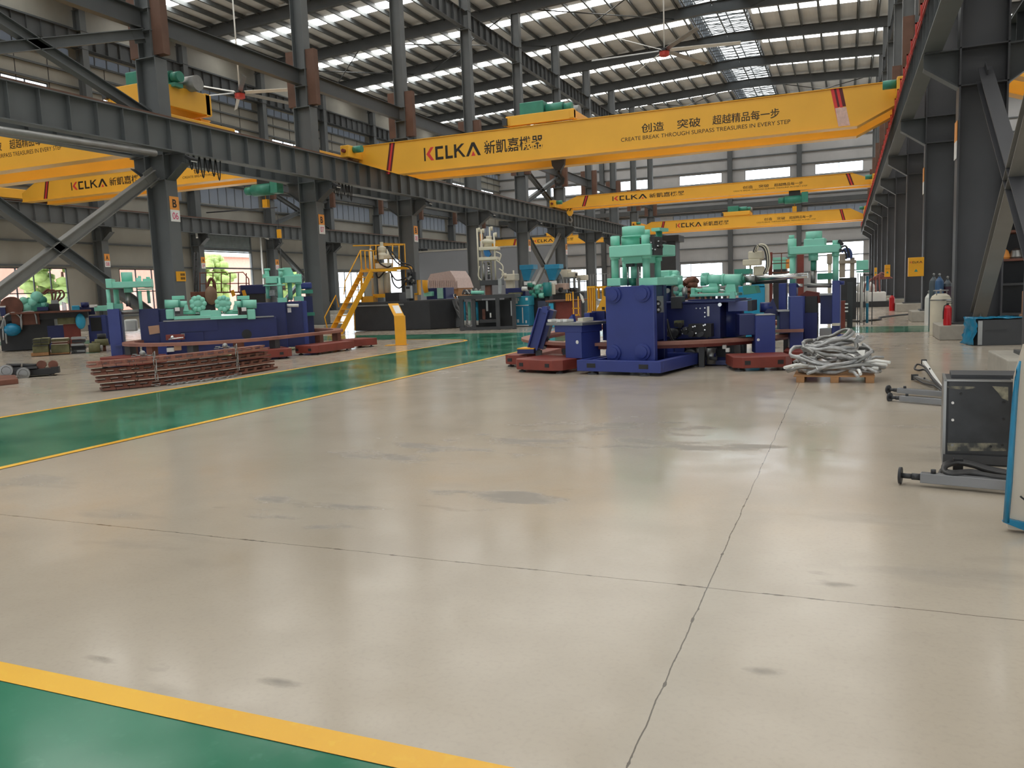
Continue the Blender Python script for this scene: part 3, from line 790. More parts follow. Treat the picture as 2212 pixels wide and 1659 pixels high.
# ================================================================== OVERHEAD CRANES
def crane(y, xl, xr, zt, zb, lab, lx, sx, stripes, trolley=None, hookx=None, under=None, gap=2.4, zrail=8.22, worn=False, textz=0, cut=0.0, lift=0.0):
    """double box girder on end carriages; lx / sx = x spans of the logo line and of the slogan"""
    r = root('overhead_crane', ((xl+xr)/2, y, zrail), lab, 'crane')
    tl, tr = xl+2.2, xr-1.55; ze = zt-0.72; th = 0.5
    for yy, nm in ((y, 'front_girder'), (y+gap, 'rear_girder')):
        q = MB()
        if cut:      # low girder with chamfered top corners
            zc_ = zb+(zt-zb)*0.45; ga, gb = xl+cut, xr-0.3
            q.prism([(ga, yy, zb), (gb, yy, zb), (gb, yy, zc_), (gb-1.2, yy, zt), (ga+1.3, yy, zt), (ga, yy, zc_)], (0, th, 0))
            q.box(ga+1.3, gb-1.2, yy-0.05, yy+th+0.05, zt, zt+0.03); q.box(ga, gb, yy-0.06, yy+th+0.06, zb-0.04, zb)
        else:
            q.prism([(xl, yy, ze), (tl, yy, zb), (tr, yy, zb), (xr, yy, ze), (xr, yy, zt), (xl, yy, zt)], (0, th, 0))
            q.box(xl, xr, yy-0.05, yy+th+0.05, zt, zt+0.03)
        for (xa, za), (xc, zc) in (((xl, ze), (tl, zb)), ((tl, zb), (tr, zb)), ((tr, zb), (xr, ze))) if not cut else ():
            q.hexa([(xa, yy-0.06, za-0.04), (xc, yy-0.06, zc-0.04), (xc, yy+th+0.06, zc-0.04), (xa, yy+th+0.06, za-0.04), (xa, yy-0.06, za), (xc, yy-0.06, zc), (xc, yy+th+0.06, zc), (xa, yy+th+0.06, za)])
        g = q.build(nm, YELLOW, r)
        if nm == 'front_girder':
            yf = yy-0.004; k = MB(); kr = MB(); cm = MB(); H = zt-zb
            lw = (lx[1]-lx[0])*0.49; zh = H*0.42; z0 = zb+H*0.3+textz
            logo(k, kr, (lx[0], yf, z0), (1, 0, 0), (0, 0, 1), lw, zh)
            letter(k, '新凱嘉機器', (lx[0]+lw*1.06, yf, z0), (1, 0, 0), (0, 0, 1), lx[1]-lx[0]-lw*1.06, zh, 0.012)
            w = sx[1]-sx[0]; z1 = zb+H*0.42+textz; c = H*0.26
            letter(k, '创造', (sx[0]+w*0.13, yf, z1), (1, 0, 0), (0, 0, 1), w*0.14, c, 0.008)
            letter(k, '突破', (sx[0]+w*0.35, yf, z1), (1, 0, 0), (0, 0, 1), w*0.14, c, 0.008)
            letter(k, '超越精品每一步', (sx[0]+w*0.56, yf, z1), (1, 0, 0), (0, 0, 1), w*0.38, c, 0.008)
            letter(k, 'CREATE BREAK THROUGH SURPASS TREASURES IN EVERY STEP', (sx[0], yf, zb+H*0.23+textz), (1, 0, 0), (0, 0, 1), w, H*0.11)
            k.build('lettering', INK, g); kr.build('red_logo', INKR, g)
            for xs, s in stripes:
                m1 = MB(); m2 = MB(); yb = yf+0.001
                for mm, d0, d1 in ((m1, 0, 0.1), (m2, 0.1, 0.2), (m1, 0.2, 0.3)) if not worn or s < 0 else ((m2, 0, 0.16), (m1, 0.12, 0.2), (m2, 0.2, 0.3), (m1, 0.3, 0.42)):
                    zl = zb+0.02 if not (worn and s > 0 and mm is m1) else zb+H*0.52
                    f = lambda z: xs+d0+(-s)*0.3*(z-zt)/H
                    f1 = lambda z: xs+d1+(-s)*0.3*(z-zt)/H
                    mm.add([(f(zl), yb-(0.002 if mm is m1 else 0), zl), (f1(zl), yb-(0.002 if mm is m1 else 0), zl), (f1(zt), yb-(0.002 if mm is m1 else 0), zt), (f(zt), yb-(0.002 if mm is m1 else 0), zt)], [(0, 1, 2, 3)])
                m1.build('dark_stripe', MAROON, g); m2.build('red_stripe', INKR, g)
                if worn and s > 0:
                    m3 = MB(); zl, zm = zb+0.02, zb+H*0.5
                    f = lambda z, d: xs+d-0.3*(z-zt)/H
                    m3.add([(f(zl, 0), yb-0.003, zl), (f(zl, 0.42), yb-0.003, zl), (f(zm, 0.42), yb-0.003, zm), (f(zm, 0.02), yb-0.003, zm)], [(0, 1, 2, 3)])
                    m3.build('bare_patch', mat('faded_pink', srgb(225, 190, 180), 0.6, var=0.15, scale=8), g)
    for xx in (xl, xr):
        q = MB(); q.box(xx-0.24, xx+0.24, y-1.2, y+gap+1.7, zrail+0.06, zrail+0.62); q.build('end_carriage', YELLOW, r, 0.03)
        for yy in (y-0.7, y+gap+1.2):
            q = MB(); q.cyl((xx-0.09, yy, zrail+0.18), (xx+0.09, yy, zrail+0.18), 0.2, 18); q.build('wheel', PRIMER, r)
        q = MB(); s = 1 if xx == xl else -1; q.cyl((xx+s*0.25, y-0.75, zrail+0.45), (xx+s*0.7, y-0.75, zrail+0.45), 0.16, 14); q.build('drive_motor', TEALD, r)
        for yy in (y-1.2, y+gap+1.7):
            q = MB(); q.cyl((xx, yy-(0.16 if yy < y else 0), zrail+0.35), (xx, yy+(0 if yy < y else 0.16), zrail+0.35), 0.09, 12); q.build('buffer', REDB, r)
    if trolley:
        x0, x1 = trolley
        q = MB(); z = zt+0.03
        for yy in (y+0.15, y+gap+0.2): q.box(x0, x1, yy-0.12, yy+0.12, z+0.08, z+0.52+lift)
        for xx in (x0+0.1, x1-0.1): q.box(xx-0.1, xx+0.1, y, y+gap+0.4, z+0.12, z+0.48+lift)
        z += lift
        t = q.build('trolley_frame', YELLOW, r, 0.02)
        q = MB(); q.box(x0+0.5, x0+1.65, y+0.5, y+gap-0.3, z+0.45, z+1.15); q.build('winch_gearbox', TEALD, t, 0.04)
        q = MB(); q.cyl((x0+1.7, y+0.9, z+0.78), (x0+2.5, y+0.9, z+0.78), 0.27, 18); q.cyl((x0+2.55, y+0.9, z+0.78), (x0+2.9, y+0.9, z+0.78), 0.2, 16); q.box(x0+1.75, x0+2.8, y+0.7, y+1.1, z+0.4, z+0.55); q.build('winch_motor', TEALD, t)
        q = MB(); q.cyl((x0+1.7, y+1.7, z+0.7), (x0+3.0, y+1.7, z+0.7), 0.3, 18); q.build('rope_drum', METAL, t)
        q = MB(); q.box(x0-0.12, x0+0.1, y-0.12, y+0.16, z+0.1, z+0.42); q.build('limit_box', DARK, t)
    return r
def hook_block(x, y, z, zt, lab, big=True):
    r = root('hook_block', (x, y, z), lab, 'hook')
    s = 1.0 if big else 0.8
    q = MB(); q.prism([(x-0.3*s, y-0.12, z+0.75*s), (x-0.34*s, y-0.12, z+1.1*s), (x-0.2*s, y-0.12, z+1.4*s), (x+0.2*s, y-0.12, z+1.4*s), (x+0.34*s, y-0.12, z+1.1*s), (x+0.3*s, y-0.12, z+0.75*s), (x+0.12*s, y-0.12, z+0.5*s), (x-0.12*s, y-0.12, z+0.5*s)], (0, 0.24, 0))
    bl = q.build('sheave_case', YELLOW if not big else DARK, r, 0.02)
    if not big:
        q = MB()
        for d in (-0.18, 0.06): q.prism([(x+d-0.08, y-0.125, z+0.8), (x+d, y-0.125, z+0.8), (x+d+0.14, y-0.125, z+1.05), (x+d+0.06, y-0.125, z+1.05)], (0, -0.004, 0))
        q.build('black_stripe', INK, bl)
    q = MB(); q.tube([(x, y, z+0.55*s), (x, y, z+0.35*s), (x+0.08*s, y, z+0.28*s), (x+0.2*s, y, z+0.12*s), (x+0.17*s, y, z-0.06*s), (x, y, z-0.15*s), (x-0.17*s, y, z-0.07*s), (x-0.21*s, y, z+0.08*s)], [0.06*s, 0.065*s, 0.075*s, 0.085*s, 0.09*s, 0.085*s, 0.065*s, 0.03*s], 10)
    q.build('hook', CHAR if big else METAL, r)
    for d in (-0.2, 0.2):
        q = MB(); q.cyl((x+d*s, y, z+1.2*s), (x+d*s, y, zt), 0.014, 6); q.build('wire_rope', CHAR, r)
    return r
crane(34.8, -22.25, 1.9, 8.92, 7.46, 'big yellow crane girder spanning the main bay, nearest of its row', (-18.6, -12.55), (-9.0, -2.1), ((-20.45, -1), (-0.62, 1)), (-14.35, -11.1), worn=True)
hook_block(-12.45, 36.5, 6.6, 9.6, 'dark crane hook hanging under the big near crane girder')
crane(64.5, -22.25, 1.9, 9.12, 8.26, 'second yellow crane in the main bay, with a teal hoist slung below', (-17.5, -11.7), (-8.0, -2.7), ((-19.8, -1), (-0.1, 1)), gap=1.8, cut=0.4)
hook_block(-21.2, 64.7, 7.2, 8.3, 'yellow and black hook block below the end of the second crane', False)
crane(92, -22.25, 1.9, 8.75, 7.6, 'farthest yellow crane of the main bay, against the end wall', (-17.7, -11.9), (-9.0, -3.0), ((-19.2, -1), (-0.7, 1)), (-12.6, -9.7), cut=0.4)
crane(105, -46.35, -24.15, 8.75, 7.8, 'far yellow crane in the window-side bay behind the white vertical press', (-39.8, -34.0), (-32.0, -26.0), ((-42.6, -1), (-25.6, 1)), (-38.0, -35.0))
crane(33.6, -46.35, -24.15, 8.95, 7.9, 'yellow crane girder behind the B 06 column, end set on the window-wall rail', (-40.6, -34.9), (-32.4, -26.4), ((-42.6, -1), (-25.6, 1)), gap=1.6, cut=1.7)
crane(23.9, -46.35, -24.15, 8.98, 7.46, 'yellow crane girder in the window-side bay ahead of the B 06 column, winch on top', (-42.5, -36.5), (-36.0, -29.2), ((-44.5, -1), (-26.4, 1)), (-26.5, -23.9), textz=0.15, lift=0.45)
crane(31, 4.1, 28, 8.92, 7.4, 'yellow crane beyond the dark columns in the neighbouring bay', (8, 14), (16, 23), ((6.3, -1), (25.4, 1)))
def hoist(x, y, z, lab):
    r = root('electric_hoist', (x, y, z), lab, 'hoist')
    q = MB(); q.cyl((x-0.7, y, z), (x+0.5, y, z), 0.3, 18); q.build('drum', TEALD, r)
    q = MB(); q.cyl((x-1.15, y, z), (x-0.72, y, z), 0.22, 16); q.build('motor', TEALD, r)
    q = MB(); q.box(x+0.5, x+0.95, y-0.25, y+0.25, z-0.25, z+0.5); q.build('control_box', TEALD, r, 0.02)
    q = MB(); q.box(x-0.4, x+0.4, y-0.1, y+0.1, z+0.28, z+0.7); q.build('trolley', CHAR, r)
    q = MB(); q.box(x-0.15, x+0.15, y-0.1, y+0.1, z-0.9, z-0.5); q.cyl((x, y, z-0.5), (x, y, z-0.2), 0.015, 6); q.build('hook', SAFETY, r)
hoist(-3.6, 64.75, 7.58, 'teal electric hoist slung under the second crane')
hoist(-27.3, 33.85, 7.2, 'teal electric hoist beside the B 07 column')
p = atX(603, 505, -40)
q = root('chain_hook', (p.x, p.y, 5.4), 'small yellow hook block hanging on a chain by the loading door', 'hook')
m = MB(); m.box(p.x-0.16, p.x+0.16, p.y-0.1, p.y+0.1, 6.3, 6.95); m.build('block', SAFETY, q, 0.03)
m = MB(); m.tube([(p.x, p.y, 6.3), (p.x, p.y, 6.1), (p.x+0.12, p.y, 5.95), (p.x, p.y, 5.8), (p.x-0.1, p.y, 5.9)], 0.04, 8); m.build('hook', DARK, q)
m = MB(); m.cyl((p.x, p.y, 6.95), (p.x, p.y, 8.6), 0.02, 6); m.tube([(p.x, p.y, 8.6), (-46.9, p.y, 8.7)], 0.05, 8); m.build('chain', DARK, q)
m = MB(); m.cyl((p.x, p.y, 5.6), (p.x, p.y, 3.9), 0.03, 6); m.build('pull_chain', DARK, q)

# big ceiling fans
def fan(x, y, z, n, R, a0, lab, sides):
    r = root('ceiling_fan', (x, y, z), lab, 'ceiling fan')
    m = MB(); m.cyl((x, y, z+0.1), (x, y, zr(x)+0.4), 0.045, 8); m.build('drop_rod', WHITE, r)
    m = MB(); m.lathe((x, y, z-0.26), [(0.16, 0), (0.3, 0.05), (0.3, 0.3)], 20); m.build('motor', REDL, r)
    m = MB(); m.lathe((x, y, z+0.04), [(0.34, 0), (0.34, 0.14), (0.1, 0.2)], 20); m.build('hub', CHAR, r)
    for k in range(n):
        a = a0+2*PI*k/n; d = Vector((math.cos(a), math.sin(a), 0)); s = Vector((-d.y, d.x, 0))
        m = MB(); c = Vector((x, y, z+0.1))
        P = []
        for t, w in ((0.3, 0.07), (0.6, 0.12), (R, 0.1)):
            for e, h in ((-1, 0.05), (1, -0.05)): P.append(c+d*t+s*(e*w)+Vector((0, 0, h*1.2-0.02*t)))
        o = [p+Vector((0, 0, 0.03)) for p in P]
        f = []
        for i in range(2):
            f += [(2*i, 2*i+2, 2*i+3, 2*i+1), (6+2*i, 6+2*i+1, 6+2*i+3, 6+2*i+2), (2*i, 6+2*i, 6+2*i+2, 2*i+2), (2*i+1, 2*i+3, 6+2*i+3, 6+2*i+1)]
        f += [(0, 1, 7, 6), (4, 10, 11, 5)]
        m.add(P+o, f); m.build('blade', METAL if k % 2 else WHITE, r)
p = atX(518, 204, -34.0); fan(p.x, p.y, p.z, 6, 4.2, 0.25, 'large six-bladed ceiling fan hanging in the window-side bay', 6)
p = atX(1435, 113, -10.4); fan(p.x, p.y, p.z, 6, 4.5, 0.1, 'large ceiling fan hanging over the main bay', 6)
# ================================================================== RING MACHINE IN THE MIDDLE
def hc(root_, name, m, F, x0, x1, y, rp, v, n=18, y1=None, r1=None, prof=None):
    """horizontal round body between two points of the photograph's plane v; rp = radius in pixels"""
    a = F.pt(x0, y, v); c = F.pt(x1, y if y1 is None else y1, v); r = abs(F.px(x0, y+rp, v)[1]-F.px(x0, y, v)[1])
    q = MB()
    if prof:
        L = (c-a).length; q.lathe(a, [(r*k, L*t) for t, k in prof], n, (c-a))
    else: q.cyl(a, c, r, n, None if r1 is None else r*r1)
    return q.build(name, m, root_)
def dot(root_, name, m, F, x, y, rp, v, d=0.03):
    a = F.pt(x, y, v); r = abs(F.px(x+rp, y, v)[0]-F.px(x, y, v)[0]); q = MB(); q.cyl(a, a-F.v*d, r, 12)
    return q.build(name, m, root_)
def hose(root_, name, m, pts, r, n=8):
    # smooth curve through the points
    P = [Vector(p) for p in pts]; out = []
    for i in range(len(P)-1):
        p0, p1, p2, p3 = P[max(i-1, 0)], P[i], P[i+1], P[min(i+2, len(P)-1)]
        for k in range(6):
            t = k/6
            out.append(0.5*((2*p1)+(p2-p0)*t+(2*p0-5*p1+4*p2-p3)*t*t+(3*p1-p0-3*p2+p3)*t**3))
    out.append(P[-1])
    q = MB(); q.tube(out, r, n)
    return q.build(name, m, root_)
def feet(root_, pts, r=0.07, h=0.06):
    for x, y in pts:
        q = MB(); q.lathe((x, y, 0), [(r, 0), (r, h*0.35), (r*0.35, h*0.5), (r*0.35, h)], 12); q.build('levelling_foot', DARK, root_)

# --- front press
F1 = Fr(-3.85, 14.75, math.radians(-12))
R = root('hydraulic_press', F1.w(0, 0, 0), 'mint green and blue hydraulic press with a plain blue front slab', 'press')
u0, u1, z0, z1 = F1.rect(1309, 618, 1413, 787, 0)
q = MB(); F1.box(q, u0, u1, 0, 0.14, 0.12, z1); SL = q.build('front_slab', BLUE, R, 0.015)
q = MB(); F1.box(q, u0+0.04, u1-0.24, 1.0, 1.14, 0.12, z1); q.build('rear_slab', NAVY, R, 0.015)
q = MB(); F1.box(q, u0+0.12, u1-0.26, 0.14, 1.0, 0.56, z1-0.02); q.build('core_block', NAVY, R)
for x, y in ((1326, 637), (1389, 634), (1326, 762), (1389, 760)):
    q = MB(); a = F1.pt(x, y, 0.0); q.lathe(a, [(0.155, 0), (0.155, 0.035), (0.11, 0.04), (0.11, 0.075), (0.05, 0.08)], 24, -F1.v)
    q.build('tie_rod_boss', BLUE, SL)
ub0, ub1, zb0, zb1 = F1.rect(1246, 783, 1427, 812, -0.55)
q = MB(); zb0 = 0.06; zb1 = 0.27
F1.box(q, ub0, ub1, -0.55, -0.43, zb0, zb1); F1.box(q, ub0, ub0+0.14, -0.43, 1.3, zb0, zb1); F1.box(q, ub1-0.14, ub1, -0.43, 1.3, zb0, zb1); F1.box(q, ub0, ub1, 1.2, 1.32, zb0, zb1)
F1.box(q, u0-0.1, u0-0.02, -0.43, 1.2, zb0, zb1); F1.box(q, ub0+0.14, ub1-0.14, -0.43, 1.2, zb0, zb0+0.05)
BF = q.build('base_frame', BLUE, R, 0.01)
for x in (1277, 1390):
    a = F1.pt(x, 797, -0.55); q = MB(); F1.box(q, (a-F1.o).dot(F1.u)-0.09, (a-F1.o).dot(F1.u)+0.09, -0.556, -0.549, 0.13, 0.21); q.build('fork_slot', BLACK, BF)
    w = F1.w((a-F1.o).dot(F1.u), -0.49, 0); feet(R, [(w.x, w.y)], 0.1, 0.07)
for u in (ub0+0.07, ub1-0.07): w = F1.w(u, 1.25, 0); feet(R, [(w.x, w.y)], 0.1, 0.07)
q = MB(); F1.bx(q, 1311, 601, 1340, 618, 0.05, 0.4); q.build('column_block', TEAL, R, 0.012)
q = MB(); F1.bx(q, 1380, 600, 1420, 617, 0.05, 0.95); q.build('column_block', TEAL, R, 0.012)
q = MB(); F1.bx(q, 1311, 601, 1340, 618, 0.7, 0.4); q.build('column_block', TEAL, R, 0.012)
for x, y0, y1, rp, v in ((1329, 552, 604, 7.2, 0.2), (1396.5, 550, 603, 7.4, 0.2), (1421, 555, 603, 6.4, 0.85), (1352, 556, 603, 6.4, 0.85)):
    C1(R, 'column', TEAL, F1, x, y0, y1, rp, v, 24)
    C1(R, 'collar', TEAL, F1, x, y0-0.5, y0+9, rp*1.3, v, 24)
CH = P1(R, 'crosshead', TEAL, F1, (1315, 529, 1405, 554), -0.08, 1.15, 0.02)
for x, y0, y1, rp, v in ((1329, 511, 531, 9.5, 0.2), (1394.5, 508, 531, 8.6, 0.2), (1352, 513, 531, 8, 0.85), (1417, 512, 531, 8, 0.85)):
    q = MB(); F1.cy(q, x, y0, y1, rp, v, 8); q.build('column_nut', TEAL, CH)
    q = MB(); F1.cy(q, x, y0-1.2, y0, rp*0.8, v, 20); q.build('nut_cap', TEAL, CH)
C1(R, 'cylinder_base', TEAL, F1, 1362, 511, 530, 19, 0.5, 8)
C1(R, 'press_cylinder', TEAL, F1, 1368.5, 489.5, 512, 22.5, 0.5, 36)
C1(R, 'cylinder_flange', TEAL, F1, 1368.5, 509.5, 513, 24, 0.5, 36)
for t in range(10):
    a = 2*PI*t/10; u, z = F1.px(1368.5, 509.5, 0.5); q = MB(); w = F1.w(u+0.185*math.cos(a), 0.5+0.185*math.sin(a), z); q.cyl(w, w+Vector((0, 0, 0.025)), 0.014, 6); q.build('flange_bolt', TEALD, R)
P1(R, 'ram_plate', TEAL, F1, (1346, 554, 1388, 569), 0.2, 0.6, 0.01)
for x in (1359, 1383):
    P1(R, 'stop_pad', DARK, F1, (x-7, 569, x+7, 576), 0.25, 0.2)
for x in (1356.5, 1383.5): C1(R, 'guide_rod', CHROME, F1, x, 575, 618, 1.7, 0.3, 12)
C1(R, 'ejector_cylinder', TEAL, F1, 1369.5, 569, 601, 6.2, 0.4); C1(R, 'ejector_base', TEALD, F1, 1367, 600, 617, 7, 0.4, 8)
C1(R, 'side_tank', TEAL, F1, 1398, 496, 512, 6, 0.95)
VB = P1(R, 'valve_block', CHAR, F1, (1405.5, 511, 1414, 551), 0.0, 0.35)
C1(R, 'accumulator', TEALD, F1, 1424, 499, 541, 6.5, 0.5, 16); P1(R, 'pump_bracket', TEAL, F1, (1407, 492, 1425, 499), 0.3, 0.4)
for x, y, rp in ((1421, 521, 5), (1421, 530, 4), (1416, 538, 4.5), (1430, 533, 3), (1437, 524, 3)): dot(VB, 'valve', BLACK, F1, x, y, rp, 0.3, 0.2)
for x, y in ((1407.7, 524), (1407.7, 531), (1410.5, 537), (1407.5, 548), (1423.5, 521), (1422, 531), (1416.5, 539)): dot(VB, 'fitting', CHROME, F1, x, y, 1.4, 0.0, 0.03)
# side of the press: pipework between slab and tank
q = MB(); F1.bx(q, 1414, 640, 1419, 676, 0.3, 0.3); q.build('side_panel', METAL, R)
for x, y in ((1422, 656), (1422.5, 669)):
    q = MB(); a = F1.pt(x, y, 0.3); q.lathe(a, [(0.06, 0), (0.06, 0.03), (0.045, 0.035)], 20, -F1.v); q.build('pressure_gauge', CHAR, R)
    dot(R, 'gauge_face', WHITE, F1, x, y, 2.6, 0.262, 0.004)

# --- ring track with its red bases
cx, cy0, cy1, rr = -3.95, 18.15, 21.2, 2.95
ring = [(cx+rr*math.cos(t), cy0+rr*math.sin(t)) for t in [PI+PI*i/18 for i in range(19)]]+[(cx+rr*math.cos(t), cy1+rr*math.sin(t)) for t in [PI*i/18 for i in range(19)]]
def ring_rail(root_, name, pts, w, z0, z1, m):
    q = MB(); n = len(pts); c = Vector((sum(p[0] for p in pts)/n, sum(p[1] for p in pts)/n)); V = []
    for i, (x, y) in enumerate(pts):
        d = Vector((pts[(i+1) % n][0]-pts[i-1][0], pts[(i+1) % n][1]-pts[i-1][1])).normalized(); nx, ny = d.y*w/2, -d.x*w/2
        V += [(x+nx, y+ny, z0), (x-nx, y-ny, z0), (x-nx, y-ny, z1), (x+nx, y+ny, z1)]
    f = []
    for i in range(n):
        a, b = 4*i, 4*((i+1) % n)
        for k in range(4): f.append((a+k, b+k, b+(k+1) % 4, a+(k+1) % 4))
    q.add(V, f); return q.build(name, m, root_)
R = root('ring_track', (cx, (cy0+cy1)/2, 0), 'oval brown rail track on red bases encircling the blue machine with the plain slab', 'machine base')
ring_rail(R, 'ring_rail', ring, 0.3, 0.47, 0.53, RAILB)
ring_rail(R, 'rail_skirt', [(cx+(x-cx)*0.97, y) for x, y in ring], 0.1, 0.4, 0.47, REDB)
for i in range(0, 38, 3):
    x, y = ring[i]; q = MB(); x = cx+(x-cx)*0.94; y = y+(0.12 if y < cy0 else 0); q.box(x-0.05, x+0.05, y-0.05, y+0.05, 0.0, 0.47); q.build('rail_post', METAL if i % 2 else DARK, R)
def seg_base(root_, x0, x1, y0, y1, ang, h=0.2, name='red_base'):
    c = Vector(((x0+x1)/2, (y0+y1)/2, 0.06)); q = MB(); M = Matrix.Rotation(ang, 3, 'Z'); hx, hy = (x1-x0)/2, (y1-y0)/2
    p = [c+M@Vector((a, b, 0)) for a, b in ((-hx, -hy+0.15), (-hx+0.15, -hy), (hx-0.15, -hy), (hx, -hy+0.15), (hx, hy), (-hx, hy))]
    q.prism(p, (0, 0, h)); o = q.build(name, REDB, root_, 0.012)
    for s in (-0.55, 0.55):
        k = MB(); w = c+M@Vector((s*hx, -hy-0.003, 0.1)); k.obox(w, 0.1, 0.012, 0.07, ang); k.build('fork_slot', BLACK, o)
    feet(root_, [tuple((c+M@Vector((a*hx*0.8, b*hy*0.7, 0)))[:2]) for a in (-1, 1) for b in (-1, 1)], 0.07, 0.06)
seg_base(R, -5.95, -4.75, 14.45, 15.75, -0.35)
seg_base(R, -6.7, -6.0, 15.6, 17.4, 0.0)
seg_base(R, -2.0, -0.95, 14.95, 15.85, 0.3)
seg_base(R, -1.1, -0.5, 16.1, 17.6, 0.0)
seg_base(R, -1.1, -0.5, 17.8, 20.2, 0.0)
seg_base(R, -6.7, -6.0, 17.9, 20.2, 0.0)
# small rollers and shafts seen under the rail
for x, y, c in ((1230, 762, DARK), (1255, 758, METAL), (1480, 748, DARK), (1600, 748, DARK)):
    a = fl(x, 790); a = Vector((a.x, a.y+0.5, 0)); q = MB(); q.cyl(a+Vector((0, 0, 0.1)), a+Vector((0, 0, 0.42)), 0.06, 12); q.build('support_roller', c, R)

# --- side stations on the ring, at the camera-left end
FS = Fr(-5.2, 15.0, math.radians(-25))
R = root('moulding_station', FS.w(0, 0, 0), 'blue mould station with three white pads on its table', 'machine')
q = MB(); FS.bx(q, 1198, 703, 1256, 718, 0, 0.6); FS.bx(q, 1221, 718, 1256, 774, 0, 0.55); q.build('bracket_body', BLUE, R, 0.01)
q = MB(); FS.bx(q, 1180, 697.5, 1258, 703, -0.05, 0.75); q.build('table_plate', METAL, R)
for x in (1187, 1206, 1220):
    P1(R, 'white_pad', WHITE, FS, (x-4, 690, x+4, 695.5), 0.1, 0.2); P1(R, 'pad_foot', BLACK, FS, (x-2.3, 695, x+2.3, 698), 0.12, 0.14)
q = MB(); a = [FS.pt(*p, 0.3) for p in ((1226, 697), (1239, 697), (1236, 679), (1229, 687))]; q.prism(a, FS.v*0.08); q.build('blue_gusset', BLUE, R)
P1(R, 'clamp_block', CREAM, FS, (1248, 687, 1259, 694), 0.1, 0.3)
dot(R, 'white_tag', WHITE, FS, 1247, 739, 3, 0.0, 0.005)
FS2 = Fr(-4.8, 15.6, math.radians(-15))
R = root('moulding_station', FS2.w(0, 0, 0), 'blue mould station half hidden behind the plain blue slab', 'machine')
P1(R, 'table_plate', BLUE, FS2, (1254, 693.5, 1306, 698), -0.05, 0.6)
C1(R, 'drum', NAVY, FS2, 1277, 698, 738, 17, 0.3, 24); P1(R, 'upright', BLUE, FS2, (1302, 690, 1309, 735), -0.05, 0.1)
P1(R, 'clamp_plate', BLUE, FS2, (1262, 676, 1274, 694), 0.0, 0.3); P1(R, 'housing', NAVY, FS2, (1278, 672, 1306, 694), 0.25, 0.4); C1(R, 'stem', BLUE, FS2, 1289, 738, 780, 4, 0.3, 12, zmin=0.02)
R = root('yellow_guard', FS2.w(0, 0.3, 1), 'yellow slotted guard cage with a triangular plate beside the blue slab', 'guard')
q = MB()
for x in (1270, 1275, 1280, 1284): FS2.bx(q, x-1, 622, x+1, 676, 0.3, 0.04)
FS2.bx(q, 1268, 618, 1285, 622, 0.3, 0.05); FS2.bx(q, 1268, 672, 1309, 677, 0.3, 0.05); FS2.bx(q, 1300, 618, 1303, 660, 0.5, 0.04); FS2.bx(q, 1291, 620, 1294, 645, 0.5, 0.04); FS2.bx(q, 1285, 618, 1309, 623, 0.5, 0.04)
q.build('bars', SAFETY, R)
q = MB(); q.prism([FS2.pt(*p, 0.28) for p in ((1287, 673), (1309, 673), (1309, 642), (1303, 639))], FS2.v*0.02); q.build('triangle_plate', SAFETY, R)
q = MB(); FS2.bx(q, 1300, 663, 1306, 669, 0.272, 0.005); q.build('warning_mark', INK, R)
for x in (1283, 1306): C1(R, 'stand_leg', METAL, FS2, x, 677, 695, 1.3, 0.32, 8)
# diagonal blue arm with step
FA = Fr(-6.2, 15.6, 0)
R = root('conveyor_arm', FA.w(-0.5, 0.1, 0), 'slanting blue channel arm with a yellow-topped step at its foot', 'arm')
a, c = FA.pt(1152, 753, 0), FA.pt(1176, 668, 0)
q = MB(); q.bar(a, c, 0.2, 0.03, (0, 1, 0)); d, x, y = q.basis(a, c, (0, 1, 0))
for s in (-1, 1): q.bar(a+x*0.1*s, c+x*0.1*s, 0.03, 0.16, (0, 1, 0))
q.build('channel', BLUE, R, 0.006)
q = MB(); q.bar(a+Vector((0.14, 0.1, 0)), c+Vector((0.14, 0.1, -0.02)), 0.14, 0.2, (0, 1, 0)); q.build('arm_box', NAVY, R)
P1(R, 'arm_head', BLUE, FA, (1171, 662, 1182, 676), -0.05, 0.2)
P1(R, 'step_box', NAVY, FA, (1117, 754, 1153, 764), -0.1, 0.4, 0.006); P1(R, 'step_tread', SAFETY, FA, (1117, 752.3, 1153, 754.5), -0.1, 0.42)
P1(R, 'leg', DARK, FA, (1157, 757, 1168, 790), 0.0, 0.1, zmin=0.0)
hose(R, 'lever', CHAR, [FA.pt(1178, 708, 0.1), FA.pt(1181, 722, 0.1), FA.pt(1184, 735, 0.1)], 0.025); dot(R, 'lever_knob', BLACK, FA, 1179, 707, 3, 0.1, 0.06)

# --- blue tank with valves, injection unit
FT = Fr(-2.6, 16.3, math.radians(-4))
R = root('hydraulic_tank', FT.w(0, 0, 0), 'navy hydraulic tank with black valves under the mint injection barrel', 'tank')
u0, u1, z0, z1 = FT.rect(1414, 655, 1556, 738, 0)
q = MB(); FT.box(q, u0, u1, 0, 1.7, 0.5, z1); q.build('tank_body', NAVY, R, 0.02)
q = MB(); FT.box(q, u0+0.1, u1+0.2, 0.35, 1.6, 0.04, 0.5); q.build('lower_body', CHAR, R)
w = FT.w(u1, 0.85, 0.5); q = MB(); q.cyl(w, w+Vector((0, 0, z1-0.5)), 0.3, 24); q.build('rounded_end', BLUE, R)
q = MB(); FT.box(q, u0-0.02, u1+0.3, -0.04, 1.74, z1, z1+0.03); q.build('tank_lid', NAVY, R)
P1(R, 'motor_box', DARK, FT, (1449, 641, 1472, 667), -0.1, 0.3, 0.01)
P1(R, 'pale_side_box', mat('slate_blue', srgb(90, 98, 150), 0.4), FT, (1573, 651, 1615, 672), 0.2, 0.6); P1(R, 'dark_end', DARK, FT, (1615, 649, 1624, 672), 0.2, 0.6)
